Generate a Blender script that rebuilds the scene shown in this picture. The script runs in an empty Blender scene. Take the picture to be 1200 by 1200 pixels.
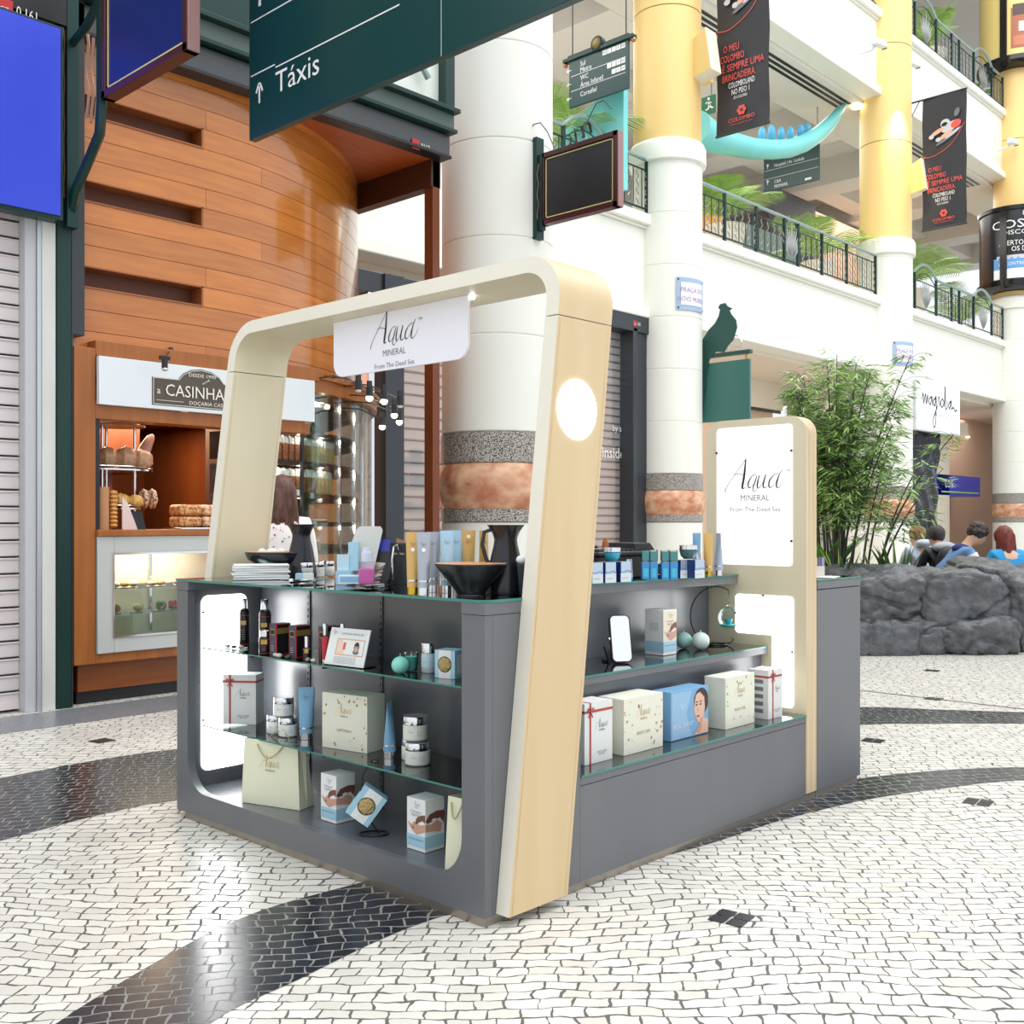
import bpy, bmesh, math, random
from mathutils import Vector, Matrix
PI = math.pi
S = bpy.context.scene
COL = S.collection
# ---------------------------------------------------------------- camera, light, exposure
CAMP = Vector((-2.423, -2.403, 1.30)); YAW = 0.7557
F = 1250.0; HZ = 612.0
cam = bpy.data.objects.new('camera', bpy.data.cameras.new('camera')); COL.objects.link(cam)
cam.data.sensor_width = 36; cam.data.lens = 37.5; cam.data.shift_y = 0.01
cam.data.clip_end = 200
cam.location = CAMP; cam.rotation_euler = (PI/2, 0, YAW - PI/2)
S.camera = cam
w = bpy.data.worlds.new('daylight'); S.world = w; w.use_nodes = True
bg = w.node_tree.nodes['Background']; bg.inputs[0].default_value = (0.90, 0.95, 1.0, 1); bg.inputs[1].default_value = 1.15
def area(name, loc, size, power, col=(1, 1, 1), rot=(0, 0, 0), sy=None):
    l = bpy.data.lights.new(name, 'AREA'); l.energy = power; l.color = col; l.size = size
    if sy: l.shape = 'RECTANGLE'; l.size_y = sy
    o = bpy.data.objects.new(name, l); COL.objects.link(o); o.location = loc; o.rotation_euler = rot
    return o
def point(name, loc, power, col=(1, 1, 1), r=.05):
    l = bpy.data.lights.new(name, 'POINT'); l.energy = power; l.color = col; l.shadow_soft_size = r
    o = bpy.data.objects.new(name, l); COL.objects.link(o); o.location = loc; return o
area('skylight', (13, -3, 24), 34, 7600, (1, .99, .97), (0, 0, 0), 22)
area('skylight_front', (-4, -3, 9), 9, 260, (1, .98, .95), (0, 0, 0))
S.view_settings.view_transform = 'Standard'; S.view_settings.look = 'None'
S.view_settings.exposure = 0.0; S.view_settings.gamma = 1; S.view_settings.use_curve_mapping = False
S.cycles.max_bounces = 8; S.cycles.transparent_max_bounces = 16
S.cycles.sample_clamp_indirect = 6; S.cycles.caustics_reflective = False; S.cycles.caustics_refractive = False
# ---------------------------------------------------------------- helpers
R_ = Vector((math.sin(YAW), -math.cos(YAW))); D_ = Vector((math.cos(YAW), math.sin(YAW)))
def ray(px, py):
    a = (px-600)/F
    return Vector((D_.x + a*R_.x, D_.y + a*R_.y, (HZ-py)/F))
def PU(px, py, u): d = ray(px, py); return CAMP + d*((u-CAMP.x)/d.x)
def PV(px, py, v): d = ray(px, py); return CAMP + d*((v-CAMP.y)/d.y)
def PZ(px, py, z): d = ray(px, py); return CAMP + d*((z-CAMP.z)/d.z)
def lin(c):
    return tuple(((x/255)/12.92 if x/255 <= .04045 else ((x/255+.055)/1.055)**2.4) for x in c)
MATS = {}
def mat(name, c=(200, 200, 200), rough=.5, metal=0., noise=None, em=0, alpha=None, coat=0, bump=None, rnd=0, spec=None):
    """noise=(scale xyz, amount, colour2); bump=(scale, strength)"""
    if name in MATS: return MATS[name]
    m = bpy.data.materials.new(name); m.use_nodes = True; nt = m.node_tree; N = nt.nodes; L = nt.links
    b = N['Principled BSDF']; c4 = lin(c)+(1,)
    b.inputs['Base Color'].default_value = c4; b.inputs['Roughness'].default_value = rough
    b.inputs['Metallic'].default_value = metal; b.inputs['Coat Weight'].default_value = coat
    b.inputs['Coat Roughness'].default_value = .08
    if spec is not None: b.inputs['Specular IOR Level'].default_value = spec
    tc = N.new('ShaderNodeTexCoord')
    last = None
    if noise:
        mp = N.new('ShaderNodeMapping'); L.new(tc.outputs['Object'], mp.inputs[0]); mp.inputs['Scale'].default_value = noise[0]
        n = N.new('ShaderNodeTexNoise'); L.new(mp.outputs[0], n.inputs['Vector']); n.inputs['Scale'].default_value = 1; n.inputs['Detail'].default_value = 6
        r = N.new('ShaderNodeValToRGB'); r.color_ramp.elements[0].position = .5-noise[1]; r.color_ramp.elements[1].position = .5+noise[1]
        r.color_ramp.elements[0].color = c4; r.color_ramp.elements[1].color = lin(noise[2])+(1,)
        L.new(n.outputs[0], r.inputs[0]); last = r.outputs[0]
    if rnd:
        g = N.new('ShaderNodeNewGeometry'); h = N.new('ShaderNodeHueSaturation')
        mr = N.new('ShaderNodeMapRange'); mr.inputs[3].default_value = 1-rnd; mr.inputs[4].default_value = 1+rnd
        L.new(g.outputs['Random Per Island'], mr.inputs[0]); L.new(mr.outputs[0], h.inputs['Value'])
        if last: L.new(last, h.inputs['Color'])
        else: h.inputs['Color'].default_value = c4
        last = h.outputs[0]
    if last: L.new(last, b.inputs['Base Color'])
    if bump:
        n2 = N.new('ShaderNodeTexNoise'); n2.inputs['Scale'].default_value = bump[0]; n2.inputs['Detail'].default_value = 6
        L.new(tc.outputs['Object'], n2.inputs['Vector'])
        bp = N.new('ShaderNodeBump'); bp.inputs['Strength'].default_value = bump[1]; bp.inputs['Distance'].default_value = .02
        L.new(n2.outputs[0], bp.inputs['Height']); L.new(bp.outputs[0], b.inputs['Normal'])
    if em:
        b.inputs['Emission Color'].default_value = c4; b.inputs['Emission Strength'].default_value = em
    MATS[name] = m; return m
def glassmat(name, tint=(240, 250, 248), refl=1.0, rough=.02, minr=.04):
    if name in MATS: return MATS[name]
    m = bpy.data.materials.new(name); m.use_nodes = True; nt = m.node_tree; N = nt.nodes; L = nt.links
    N.remove(N['Principled BSDF']); out = N['Material Output']
    t = N.new('ShaderNodeBsdfTransparent'); t.inputs[0].default_value = lin(tint)+(1,)
    g = N.new('ShaderNodeBsdfGlossy'); g.inputs['Roughness'].default_value = rough
    lw = N.new('ShaderNodeFresnel'); lw.inputs[0].default_value = 1.5
    ma = N.new('ShaderNodeMath'); ma.operation = 'MULTIPLY_ADD'; ma.inputs[1].default_value = refl; ma.inputs[2].default_value = minr-.04
    ma.use_clamp = True; L.new(lw.outputs[0], ma.inputs[0])
    mx = N.new('ShaderNodeMixShader'); L.new(ma.outputs[0], mx.inputs[0]); L.new(t.outputs[0], mx.inputs[1]); L.new(g.outputs[0], mx.inputs[2])
    L.new(mx.outputs[0], out.inputs[0]); MATS[name] = m; return m
def perforated(name, c, f):
    m = mat(name, c, .45, .3); nt = m.node_tree; b = nt.nodes['Principled BSDF']; b.inputs['Alpha'].default_value = f; return m
def adopt(o, t):
    o.parent = t; o.matrix_parent_inverse = Matrix.Translation(-Vector(t.location)); return o
class G:
    def __init__(s): s.v = []; s.f = []; s.mi = []; s.ms = []
    def mid(s, m):
        if m not in s.ms: s.ms.append(m)
        return s.ms.index(m)
    def add(s, vs, fs, m):
        o = len(s.v); k = s.mid(m); s.v += [tuple(v) for v in vs]
        for f in fs: s.f.append([i+o for i in f]); s.mi.append(k)
        return s
    def box(s, x0, x1, y0, y1, z0, z1, m, M=None):
        vs = [Vector((x, y, z)) for z in (z0, z1) for x, y in ((x0, y0), (x1, y0), (x1, y1), (x0, y1))]
        if M: vs = [M @ v for v in vs]
        return s.add(vs, [(3, 2, 1, 0), (4, 5, 6, 7), (0, 1, 5, 4), (1, 2, 6, 5), (2, 3, 7, 6), (3, 0, 4, 7)], m)
    def prism(s, pts, O, X, Y, d, m, m2=None, m3=None):
        """outline pts (2d) in frame O,X,Y extruded by d along X x Y; m front(at d<0 side given), m2 sides, m3 far cap"""
        O, X, Y = Vector(O), Vector(X), Vector(Y); Nn = X.cross(Y).normalized(); n = len(pts)
        a = [O+X*p[0]+Y*p[1] for p in pts]; b = [p+Nn*d for p in a]
        s.add(a+b, [list(range(n))[::-1]], m); base = len(s.v)-2*n
        k3 = s.mid(m3 or m); s.f.append([base+n+i for i in range(n)]); s.mi.append(k3)
        k = s.mid(m2 or m)
        for i in range(n):
            j = (i+1) % n; s.f.append([base+i, base+j, base+n+j, base+n+i]); s.mi.append(k)
        return s
    def flat(s, pts, O, X, Y, m, off=0.):
        O, X, Y = Vector(O), Vector(X), Vector(Y); Nn = X.cross(Y).normalized()
        return s.add([O+X*p[0]+Y*p[1]+Nn*off for p in pts], [list(range(len(pts)))], m)
    def lathe(s, prof, c, m, n=24, M=None, capb=True, capt=True, sx=1, sy=1):
        c = Vector(c); vs = []; fs = []
        for r, z in prof:
            for i in range(n):
                a = 2*PI*i/n; p = Vector((r*math.cos(a)*sx, r*math.sin(a)*sy, z))
                vs.append((M @ p if M else p)+c)
        for k in range(len(prof)-1):
            for i in range(n):
                j = (i+1) % n; fs.append((k*n+i, k*n+j, (k+1)*n+j, (k+1)*n+i))
        if capb and prof[0][0] > 1e-5: fs.append(tuple(range(n))[::-1])
        if capt and prof[-1][0] > 1e-5: fs.append(tuple((len(prof)-1)*n+i for i in range(n)))
        return s.add(vs, fs, m)
    def cyl(s, c, r, h, m, n=20, M=None): return s.lathe([(r, 0), (r, h)], c, m, n, M)
    def tube(s, pts, r, m, n=8, closed=False):
        pts = [Vector(p) for p in pts]; vs = []; fs = []; N = len(pts)
        rr = r if isinstance(r, (list, tuple)) else [r]*N
        up = None
        for i, p in enumerate(pts):
            t = (pts[min(i+1, N-1)]-pts[max(i-1, 0)])
            if t.length < 1e-9: t = Vector((0, 0, 1))
            t.normalize()
            if up is None: up = t.orthogonal().normalized()
            up = (up-t*up.dot(t)); up = up.normalized() if up.length > 1e-6 else t.orthogonal().normalized()
            bn = t.cross(up)
            for k in range(n):
                a = 2*PI*k/n; vs.append(p+(up*math.cos(a)+bn*math.sin(a))*rr[i])
        for i in range(N-1):
            for k in range(n):
                j = (k+1) % n; fs.append((i*n+k, i*n+j, (i+1)*n+j, (i+1)*n+k))
        fs.append(tuple(range(n))[::-1]); fs.append(tuple((N-1)*n+k for k in range(n)))
        return s.add(vs, fs, m)
    def ell(s, c, rx, ry, rz, m, nu=16, nv=10, M=None, jit=0):
        prof = [(max(math.sin(PI*k/nv), 1e-4), -math.cos(PI*k/nv)) for k in range(nv+1)]
        o = len(s.v); s.lathe(prof, (0, 0, 0), m, nu)
        c = Vector(c)
        for i in range(o, len(s.v)):
            p = Vector(s.v[i]); q = Vector((p.x*rx, p.y*ry, p.z*rz))
            if jit: q *= 1+jit*math.sin(p.x*7+p.z*5+c.x*31)*math.cos(p.y*6+p.z*3+c.y*17)
            s.v[i] = tuple((M @ q if M else q)+c)
        return s
    def arc(s, c, r0, r1, a0, a1, z0, z1, m, n=24):
        """curved slab, angle measured from -y towards +x"""
        vs = []; fs = []
        for i in range(n+1):
            a = a0+(a1-a0)*i/n; sx, sy = math.sin(a), -math.cos(a)
            for r, z in ((r1, z0), (r1, z1), (r0, z1), (r0, z0)): vs.append((c[0]+r*sx, c[1]+r*sy, z))
        for i in range(n):
            for k in range(4):
                j = (k+1) % 4; fs.append((i*4+k, i*4+j, i*4+4+j, i*4+4+k))
        fs += [(3, 2, 1, 0), tuple(n*4+k for k in range(4))]
        return s.add(vs, fs, m)
    def text(s, t, O, X, Y, h, m, al='C', sx=1., off=.0006, maxw=None):
        vs, fs, wd = glyphs(t); O, X, Y = Vector(O), Vector(X).normalized(), Vector(Y).normalized(); Nn = X.cross(Y)
        kx = h*sx
        if maxw and wd*kx > maxw: kx = maxw/wd
        x0 = {'C': -wd/2, 'L': 0, 'R': -wd}[al]
        return s.add([O+X*((p[0]+x0)*kx)+Y*(p[1]*h)+Nn*off for p in vs], fs, m)
    def strokes(s, st, O, X, Y, h, m, off=.0006):
        O, X, Y = Vector(O), Vector(X).normalized(), Vector(Y).normalized(); Nn = X.cross(Y)
        for pts, ws in st:
            P = [Vector((p[0], p[1])) for p in pts]; n = len(P); out = []
            for i in range(n-1):
                p0, p1, p2, p3 = P[max(i-1, 0)], P[i], P[i+1], P[min(i+2, n-1)]
                for k in range(5):
                    t = k/5; q = .5*((2*p1)+(p2-p0)*t+(2*p0-5*p1+4*p2-p3)*t*t+(3*p1-p0-3*p2+p3)*t**3)
                    out.append((q, ws[i]+(ws[i+1]-ws[i])*t))
            out.append((P[-1], ws[-1])); vs = []
            for i, (q, wd) in enumerate(out):
                d = out[min(i+1, len(out)-1)][0]-out[max(i-1, 0)][0]; d = d.normalized() if d.length > 1e-9 else Vector((1, 0))
                nn = Vector((-d.y, d.x))*wd/2
                for e in (q+nn, q-nn): vs.append(O+X*e.x*h+Y*e.y*h+Nn*off)
            s.add(vs, [(2*i, 2*i+1, 2*i+3, 2*i+2) for i in range(len(out)-1)], m)
        return s
_g = {}
def glyphs(t):
    if t in _g: return _g[t]
    cu = bpy.data.curves.new('t', 'FONT'); cu.body = t; cu.resolution_u = 2
    ob = bpy.data.objects.new('t', cu); COL.objects.link(ob)
    me = bpy.data.meshes.new_from_object(ob.evaluated_get(bpy.context.evaluated_depsgraph_get()))
    vs = [(v.co.x, v.co.y) for v in me.vertices]; fs = [tuple(p.vertices) for p in me.polygons]
    x0 = min(v[0] for v in vs); x1 = max(v[0] for v in vs); k = 1/.70
    vs = [((x-x0)*k, y*k) for x, y in vs]
    bpy.data.objects.remove(ob); bpy.data.curves.remove(cu); bpy.data.meshes.remove(me)
    _g[t] = (vs, fs, (x1-x0)*k); return _g[t]
def obj(name, g, parent=None, bev=0, smooth=True, loc=None, seg=2, recalc=True):
    me = bpy.data.meshes.new(name); me.from_pydata(g.v, [], g.f)
    for m in g.ms: me.materials.append(m)
    for p, k in zip(me.polygons, g.mi): p.material_index = k
    if recalc:
        bm = bmesh.new(); bm.from_mesh(me); bmesh.ops.recalc_face_normals(bm, faces=bm.faces); bm.to_mesh(me); bm.free()
    if smooth:
        for p in me.polygons: p.use_smooth = True
        me.set_sharp_from_angle(angle=.7)
    o = bpy.data.objects.new(name, me); COL.objects.link(o)
    if parent: o.parent = parent
    if loc: o.location = loc
    if bev:
        b = o.modifiers.new('bevel', 'BEVEL'); b.width = bev; b.segments = seg; b.limit_method = 'ANGLE'; b.angle_limit = .7
    return o
def tag(o, label, cat, group=None):
    o['label'] = label; o['category'] = cat
    if group: o['group'] = group
    return o
def thing(name, label, cat, loc=(0, 0, 0), rz=0, group=None, rot=None):
    o = bpy.data.objects.new(name, None); COL.objects.link(o); o.empty_display_size = .05
    o.location = loc; o.rotation_euler = rot or (0, 0, rz); return tag(o, label, cat, group)
def single(name, g, label, cat, group=None, loc=None, rz=0, **k):
    o = obj(name, g, None, **k); o.rotation_euler = (0, 0, rz)
    if loc is not None: o.location = loc
    return tag(o, label, cat, group)
def struct(name, g, parent=None, **k):
    o = obj(name, g, parent, **k)
    if not parent: o['kind'] = 'structure'
    return o
def dup(root, loc, rz=None, label=None, group=None, scale=None):
    r = root.copy(); COL.objects.link(r); r.location = loc
    if rz is not None: r.rotation_euler = (0, 0, rz)
    if scale: r.scale = (scale,)*3
    if label: r['label'] = label
    if group: r['group'] = group
    for ch in list(root.children):
        c = ch.copy(); COL.objects.link(c); c.parent = r
        for gch in ch.children:
            d = gch.copy(); COL.objects.link(d); d.parent = c
    return r
def rrect(w, h, r, n=6, x0=0, y0=0, corners=(1, 1, 1, 1)):
    """rounded rectangle, lower-left at x0,y0; corners bl, br, tr, tl"""
    out = []
    for k, (cx, cy, a) in enumerate(((r, r, PI), (w-r, r, 1.5*PI), (w-r, h-r, 0), (r, h-r, .5*PI))):
        if corners[k]: out += [(x0+cx+r*math.cos(a+PI/2*i/n), y0+cy+r*math.sin(a+PI/2*i/n)) for i in range(n+1)]
        else: out.append((x0+(0 if k in (0, 3) else w), y0+(0 if k < 2 else h)))
    return out
def circ(r, n=24, cx=0, cy=0, ry=None): return [(cx+r*math.cos(2*PI*i/n), cy+(ry or r)*math.sin(2*PI*i/n)) for i in range(n)]
AQ = [([(-.30, -.12), (-.27, .02), (-.05, .32), (.25, .68), (.50, .98)], [.035, .02, .015, .015, .02]),
      ([(.50, 1.0), (.47, .75), (.43, .4), (.36, .05), (.40, 0), (.47, .03)], [.03, .06, .085, .075, .03, .015]),
      ([(.02, .46), (.2, .5), (.4, .44)], [.012, .02, .02]),
      ([(.90, .46), (.75, .42), (.60, .2), (.60, .03), (.70, .04), (.84, .2), (.93, .44)], [.015, .02, .05, .045, .015, .012, .02]),
      ([(.93, .44), (.84, .2), (.76, -.04), (.83, -.11), (.95, -.02)], [.02, .045, .03, .02, .01]),
      ([(1.02, .45), (.95, .22), (.93, .04), (1.0, .01), (1.15, .2), (1.25, .45)], [.02, .055, .05, .02, .012, .03]),
      ([(1.25, .45), (1.17, .2), (1.15, .04), (1.22, 0), (1.33, .08)], [.03, .055, .05, .02, .01]),
      ([(1.72, .46), (1.55, .42), (1.38, .22), (1.37, .04), (1.46, .02), (1.6, .16), (1.75, .44)], [.02, .02, .05, .05, .018, .012, .02]),
      ([(1.86, .58), (1.75, .44), (1.66, .2), (1.64, .04), (1.72, 0), (1.85, .1), (1.98, .3)], [.012, .03, .055, .05, .02, .012, .006])]
def logo(g, O, X, Y, w, m, sub=True, tm=False, m2=None):
    """signature mark centred on O, w = full width"""
    h = w/2.28; X = Vector(X).normalized(); Y = Vector(Y).normalized(); O = Vector(O)
    g.strokes(AQ, O-X*.84*h, X, Y, h, m)
    if sub:
        g.text('MINERAL', O-Y*.42*h, X, Y, .2*h, m2 or m, sx=.95)
        if sub == 2: g.text('From The Dead Sea', O-Y*.78*h, X, Y, .15*h, m2 or m, sx=1.1)
    if tm: g.text('TM', O+X*1.22*h+Y*.5*h, X, Y, .09*h, m)
    return g
# ---------------------------------------------------------------- materials
LAM = mat('grey_laminate', (98, 100, 106), .34, noise=((3, 3, 1), .3, (108, 110, 114)))
LAMD = mat('grey_laminate_inner', (86, 88, 94), .4)
STEEL = mat('brushed_steel', (176, 168, 160), .32, .9, noise=((2, 2, 60), .3, (150, 142, 134)))
CHROME = mat('chrome', (225, 225, 228), .12, 1)
PLY = mat('birch_veneer', (216, 193, 154), .42, noise=((9, 9, .6), .3, (206, 180, 138)))
PLYI = mat('birch_veneer_pale', (226, 216, 188), .42, noise=((6, 6, .5), .35, (218, 206, 174)))
PLYE = mat('birch_edge', (232, 229, 216), .4, noise=((3, 3, 1), .3, (224, 218, 202)))
PLYL = mat('birch_ply_layers', (216, 196, 164), .5, noise=((60, 60, 1), .12, (196, 170, 134)))
LIT = mat('lit_acrylic', (255, 255, 255), .3, em=5); LITS = mat('lit_acrylic_sign', (255, 255, 255), .3, em=.45)
GLS = glassmat('shelf_glass', (220, 236, 232), 1.5, .02, .07)
GLE = mat('glass_edge_green', (60, 128, 118), .12)
CLR = glassmat('clear_glass', (246, 250, 250), 1.0)
WHT = mat('white_gloss', (240, 240, 240), .25)
BLKM = mat('matt_black', (28, 29, 32), .35)
BLK = mat('black_gloss', (18, 18, 20), .15)
INK = mat('ink_black', (22, 22, 24), .5); INKG = mat('ink_grey', (120, 120, 124), .5); GOLD = mat('gold_print', (186, 150, 84), .35, .5)
WALL = mat('cream_wall', (238, 238, 230), .55, noise=((.4, .4, .4), .3, (232, 233, 224)))
WALLB = mat('cream_wall_beige', (226, 216, 198), .6)
PINKW = mat('pink_beige_wall', (226, 192, 168), .6)
GRAN = mat('speckled_granite', (60, 58, 56), .3, noise=((90, 90, 90), .06, (196, 190, 182)))
MARB = mat('rose_marble', (186, 116, 84), .2, noise=((5, 5, 7), .16, (226, 186, 152)))
YEL = mat('yellow_paint', (240, 205, 136), .45)
JOINT = mat('joint_grey', (140, 140, 134), .8)  # own grey of the thin joint line in the floor
DGRN = mat('dark_green_metal', (16, 52, 48), .35, .2)
TGRN = mat('sign_green', (20, 62, 62), .28)
DGREY = mat('dark_grey_steel', (62, 66, 72), .35, .4)
SOFF = mat('soffit_grey', (226, 222, 216), .7)
WOODO = mat('orange_wood', (208, 128, 50), .2, noise=((2.5, 2.5, 26), .3, (178, 100, 36)), rnd=.16, coat=.8)
WOODP = mat('portal_wood', (172, 104, 46), .35, noise=((18, 18, 1.2), .3, (140, 78, 30)))
WOODH = mat('shelf_wood', (168, 100, 50), .35, noise=((2, 2, 22), .3, (134, 74, 32)))
WOODD = mat('dark_interior_wood', (120, 62, 26), .4, noise=((9, 9, 1.5), .3, (92, 44, 18)))
SHUT = perforated('shutter_metal', (190, 186, 186), .5); SHUTS = mat('shutter_rib', (110, 112, 116), .4, .5); SHUTP = mat('shutter_pink_grey', (222, 212, 212), .5)
# ---------------------------------------------------------------- paving
def paving(name, c1, c2, cj, bw, rh, mo, rough, ang, spec=.5):
    m = bpy.data.materials.new(name); m.use_nodes = True; nt = m.node_tree; N = nt.nodes; L = nt.links; b = N['Principled BSDF']
    tc = N.new('ShaderNodeTexCoord'); mp = N.new('ShaderNodeMapping'); mp.inputs['Rotation'].default_value = (0, 0, ang); L.new(tc.outputs['Object'], mp.inputs[0])
    vec = mp.outputs[0]
    for sc, am in ((.5, .40), (2.2, .10), (11, .034), (30, .010)):
        n = N.new('ShaderNodeTexNoise'); n.inputs['Scale'].default_value = sc; n.inputs['Detail'].default_value = 1; L.new(mp.outputs[0], n.inputs['Vector'])
        s = N.new('ShaderNodeVectorMath'); s.operation = 'SUBTRACT'; s.inputs[1].default_value = (.5, .5, .5); L.new(n.outputs['Color'], s.inputs[0])
        q = N.new('ShaderNodeVectorMath'); q.operation = 'MULTIPLY'; q.inputs[1].default_value = (am, am, 0); L.new(s.outputs[0], q.inputs[0])
        a = N.new('ShaderNodeVectorMath'); a.operation = 'ADD'; L.new(vec, a.inputs[0]); L.new(q.outputs[0], a.inputs[1]); vec = a.outputs[0]
    br = N.new('ShaderNodeTexBrick'); L.new(vec, br.inputs['Vector']); br.offset = .42; br.squash = .8; br.squash_frequency = 3
    br.inputs['Color1'].default_value = lin(c1)+(1,); br.inputs['Color2'].default_value = lin(c2)+(1,); br.inputs['Mortar'].default_value = lin(cj)+(1,)
    br.inputs['Scale'].default_value = 1; br.inputs['Mortar Size'].default_value = mo; br.inputs['Mortar Smooth'].default_value = .15
    br.inputs['Brick Width'].default_value = bw; br.inputs['Row Height'].default_value = rh
    L.new(br.outputs['Color'], b.inputs['Base Color'])
    nm = N.new('ShaderNodeTexNoise'); nm.inputs['Scale'].default_value = 14; L.new(mp.outputs[0], nm.inputs['Vector'])
    mm = N.new('ShaderNodeMapRange'); mm.inputs[1].default_value = .3; mm.inputs[2].default_value = .72; mm.inputs[3].default_value = mo*.35; mm.inputs[4].default_value = mo*2.0
    L.new(nm.outputs[0], mm.inputs[0]); L.new(mm.outputs[0], br.inputs['Mortar Size'])
    bp = N.new('ShaderNodeBump'); bp.inputs['Strength'].default_value = .35; bp.inputs['Distance'].default_value = .004; bp.invert = True
    L.new(br.outputs['Fac'], bp.inputs['Height']); L.new(bp.outputs[0], b.inputs['Normal'])
    r = N.new('ShaderNodeMapRange'); L.new(br.outputs['Fac'], r.inputs[0]); r.inputs[3].default_value = rough; r.inputs[4].default_value = .8; L.new(r.outputs[0], b.inputs['Roughness'])
    b.inputs['Specular IOR Level'].default_value = spec
    MATS[name] = m; return m
WP = paving('white_cobbles', (222, 219, 211), (202, 198, 190), (92, 90, 86), .092, .056, .0030, .32, .815)
BP = paving('black_cobbles', (22, 25, 34), (38, 42, 52), (132, 130, 124), .075, .058, .0026, .22, .66)
g = G().box(-9, 60, -9, 26, -.1, 0, WP); struct('floor', g, bev=0)
def band(n, up, lo, z=.0015, m=None):
    def smooth(P):
        P = [Vector(p) for p in P]; o = []
        for i in range(len(P)-1):
            p0, p1, p2, p3 = P[max(i-1, 0)], P[i], P[i+1], P[min(i+2, len(P)-1)]
            for k in range(6):
                t = k/6; o.append(.5*((2*p1)+(p2-p0)*t+(2*p0-5*p1+4*p2-p3)*t*t+(3*p1-p0-3*p2+p3)*t**3))
        return o+[P[-1]]
    a, b = smooth(up), smooth(lo); nn = min(len(a), len(b)); a = a[:nn]; b = b[:nn]
    g = G().add([(p.x, p.y, z) for p in a]+[(p.x, p.y, z) for p in b], [(i, i+1, nn+i+1, nn+i) for i in range(nn-1)], m or BP)
    struct('trim_%d' % n, g, smooth=False)
band(1, [(-3.5, 2.6), (-2.2, 2.9), (-1.1, 3.12), (-.27, 3.2), (.25, 3.24), (.75, 3.17), (1.6, 2.8), (3, 2.1), (4.2, 1.4), (4.75, .92), (5.0, .50), (5.4, -.1), (6, -.8)],
     [(-4, 1.6), (-2.4, 1.8), (-1.4, 1.95), (-.69, 2.1), (-.2, 2.18), (.15, 2.15), (1.1, 1.8), (2.6, 1.25), (3.6, .95), (4.15, .62), (4.5, .28), (4.95, -.2), (5.5, -.9)])
band(2, [(-2.4, -.5), (-1.6, .1), (-1.22, .353), (-.79, .547), (-.5, .64), (-.2, .65), (.4, .56), (1.2, .3), (1.75, .14), (2.15, .11), (2.5, .07), (2.75, .01), (3.17, -.2), (3.56, -.5), (4.1, -1.1)],
     [(-2.1, -.85), (-1.3, -.2), (-.95, .06), (-.63, .117), (-.3, .17), (-.03, .178), (.45, .12), (1.2, -.02), (1.7, -.06), (2.03, -.114), (2.33, -.18), (2.59, -.267), (2.8, -.36), (3.26, -.6), (3.8, -1.2)])
BS = mat('black_stone', (26, 28, 36), .3)
for i, (px, py) in enumerate(((857, 1076), (178, 862), (1094, 819), (1146, 940), (1023, 868), (1092, 786))):
    p = PZ(px, py, 0); g = G(); a = math.radians(8); s = .042
    if i == 1: p = Vector((.52, 3.72, 0))
    X = Vector((math.cos(a), math.sin(a), 0)); Y = Vector((-X.y, X.x, 0))
    for ix in (0, 1):
        for iy in (0, 1): g.flat([(ix*.062-.06, iy*.062-.06), (ix*.062-.004, iy*.062-.06), (ix*.062-.004, iy*.062-.004), (ix*.062-.06, iy*.062-.004)], (p.x, p.y, .0025), X, Y, BS)
    struct('trim_%d' % (3+i), g, smooth=False)
GRF = mat('grey_granite_floor', (92, 96, 102), .3, noise=((110, 110, 110), .12, (146, 148, 152)))
g = G().box(-6, 3.1, 4.36, 4.93, 0, .003, GRF); struct('trim_9', g, smooth=False)
g = G().tube([(5.37, -6, .002), (5.4, 0, .002), (5.41, 1.3, .002)], .006, JOINT, 4); struct('trim_10', g)
g = G().box(5.2, 5.9, 5.4, 9.3, -.001, .004, GRF); struct('trim_11', g, smooth=False)
# ---------------------------------------------------------------- left shopfront: roller shutter, white pilaster, black posts
def shutter(name, label, x0, x1, y, z0, z1, step, m, frame=None, solid_from=None, tint=None, cat='roller shutter'):
    t = thing(name, label, cat, (x0, y, z0))
    g = G(); z = 0; k = 0; W = x1-x0
    while z < z1-z0-step*.5:
        g.box(0, W, 0, .012, z+.012, z+step-.012, m); g.tube([(0, -.004, z+step-.006), (W, -.004, z+step-.006)], .007, SHUTS if m is SHUT else m, 6); g.tube([(0, -.004, z+.01), (W, -.004, z+.01)], .005, SHUTS if m is SHUT else DGREY, 6)
        z += step
    obj('slat_curtain', g, t)
    g = G().box(0, W, -.01, .02, -.0, .05, m); obj('bottom_rail', g, t)
    if frame:
        for a in frame: obj('guide_rail', G().box(a[0]-x0, a[1]-x0, -.06, .06, 0, z1-z0, DGREY), t, bev=.004)
    return t
wl = G().box(-6, .6, 5.35, 5.6, 0, 6.4, WALLB).box(.36, 1.0, 5.24, 5.5, 0, 6.4, BLKM); struct('wall_left', wl)
shutter('roller_shutter', 'pale pink-grey roller shutter below the blank blue poster at the left edge', -1.6, .59, 5.1, .02, 4.9, .115, SHUTP)
WPIL = mat('worn_white_paint', (214, 216, 212), .5, noise=((4, 4, 1.2), .2, (198, 198, 192)))
single('pilaster', G().box(.592, .67, 5.0, 5.16, 0, 4.9, mat('worn_grey_paint', (190, 192, 194), .5)).box(.67, .70, 4.985, 5.16, 0, 4.9, mat('alu_rail', (196, 200, 206), .35, .6)).box(.70, .795, 4.98, 5.16, 0, 4.9, WPIL),
       'worn white painted pilaster and guide rail beside the pale shutter', 'pilaster', bev=.004)
t = thing('steel_post', 'tall dark green-black steel post between the pale shutter and the wooden shopfront', 'post', (.80, 5.0, 0))
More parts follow.
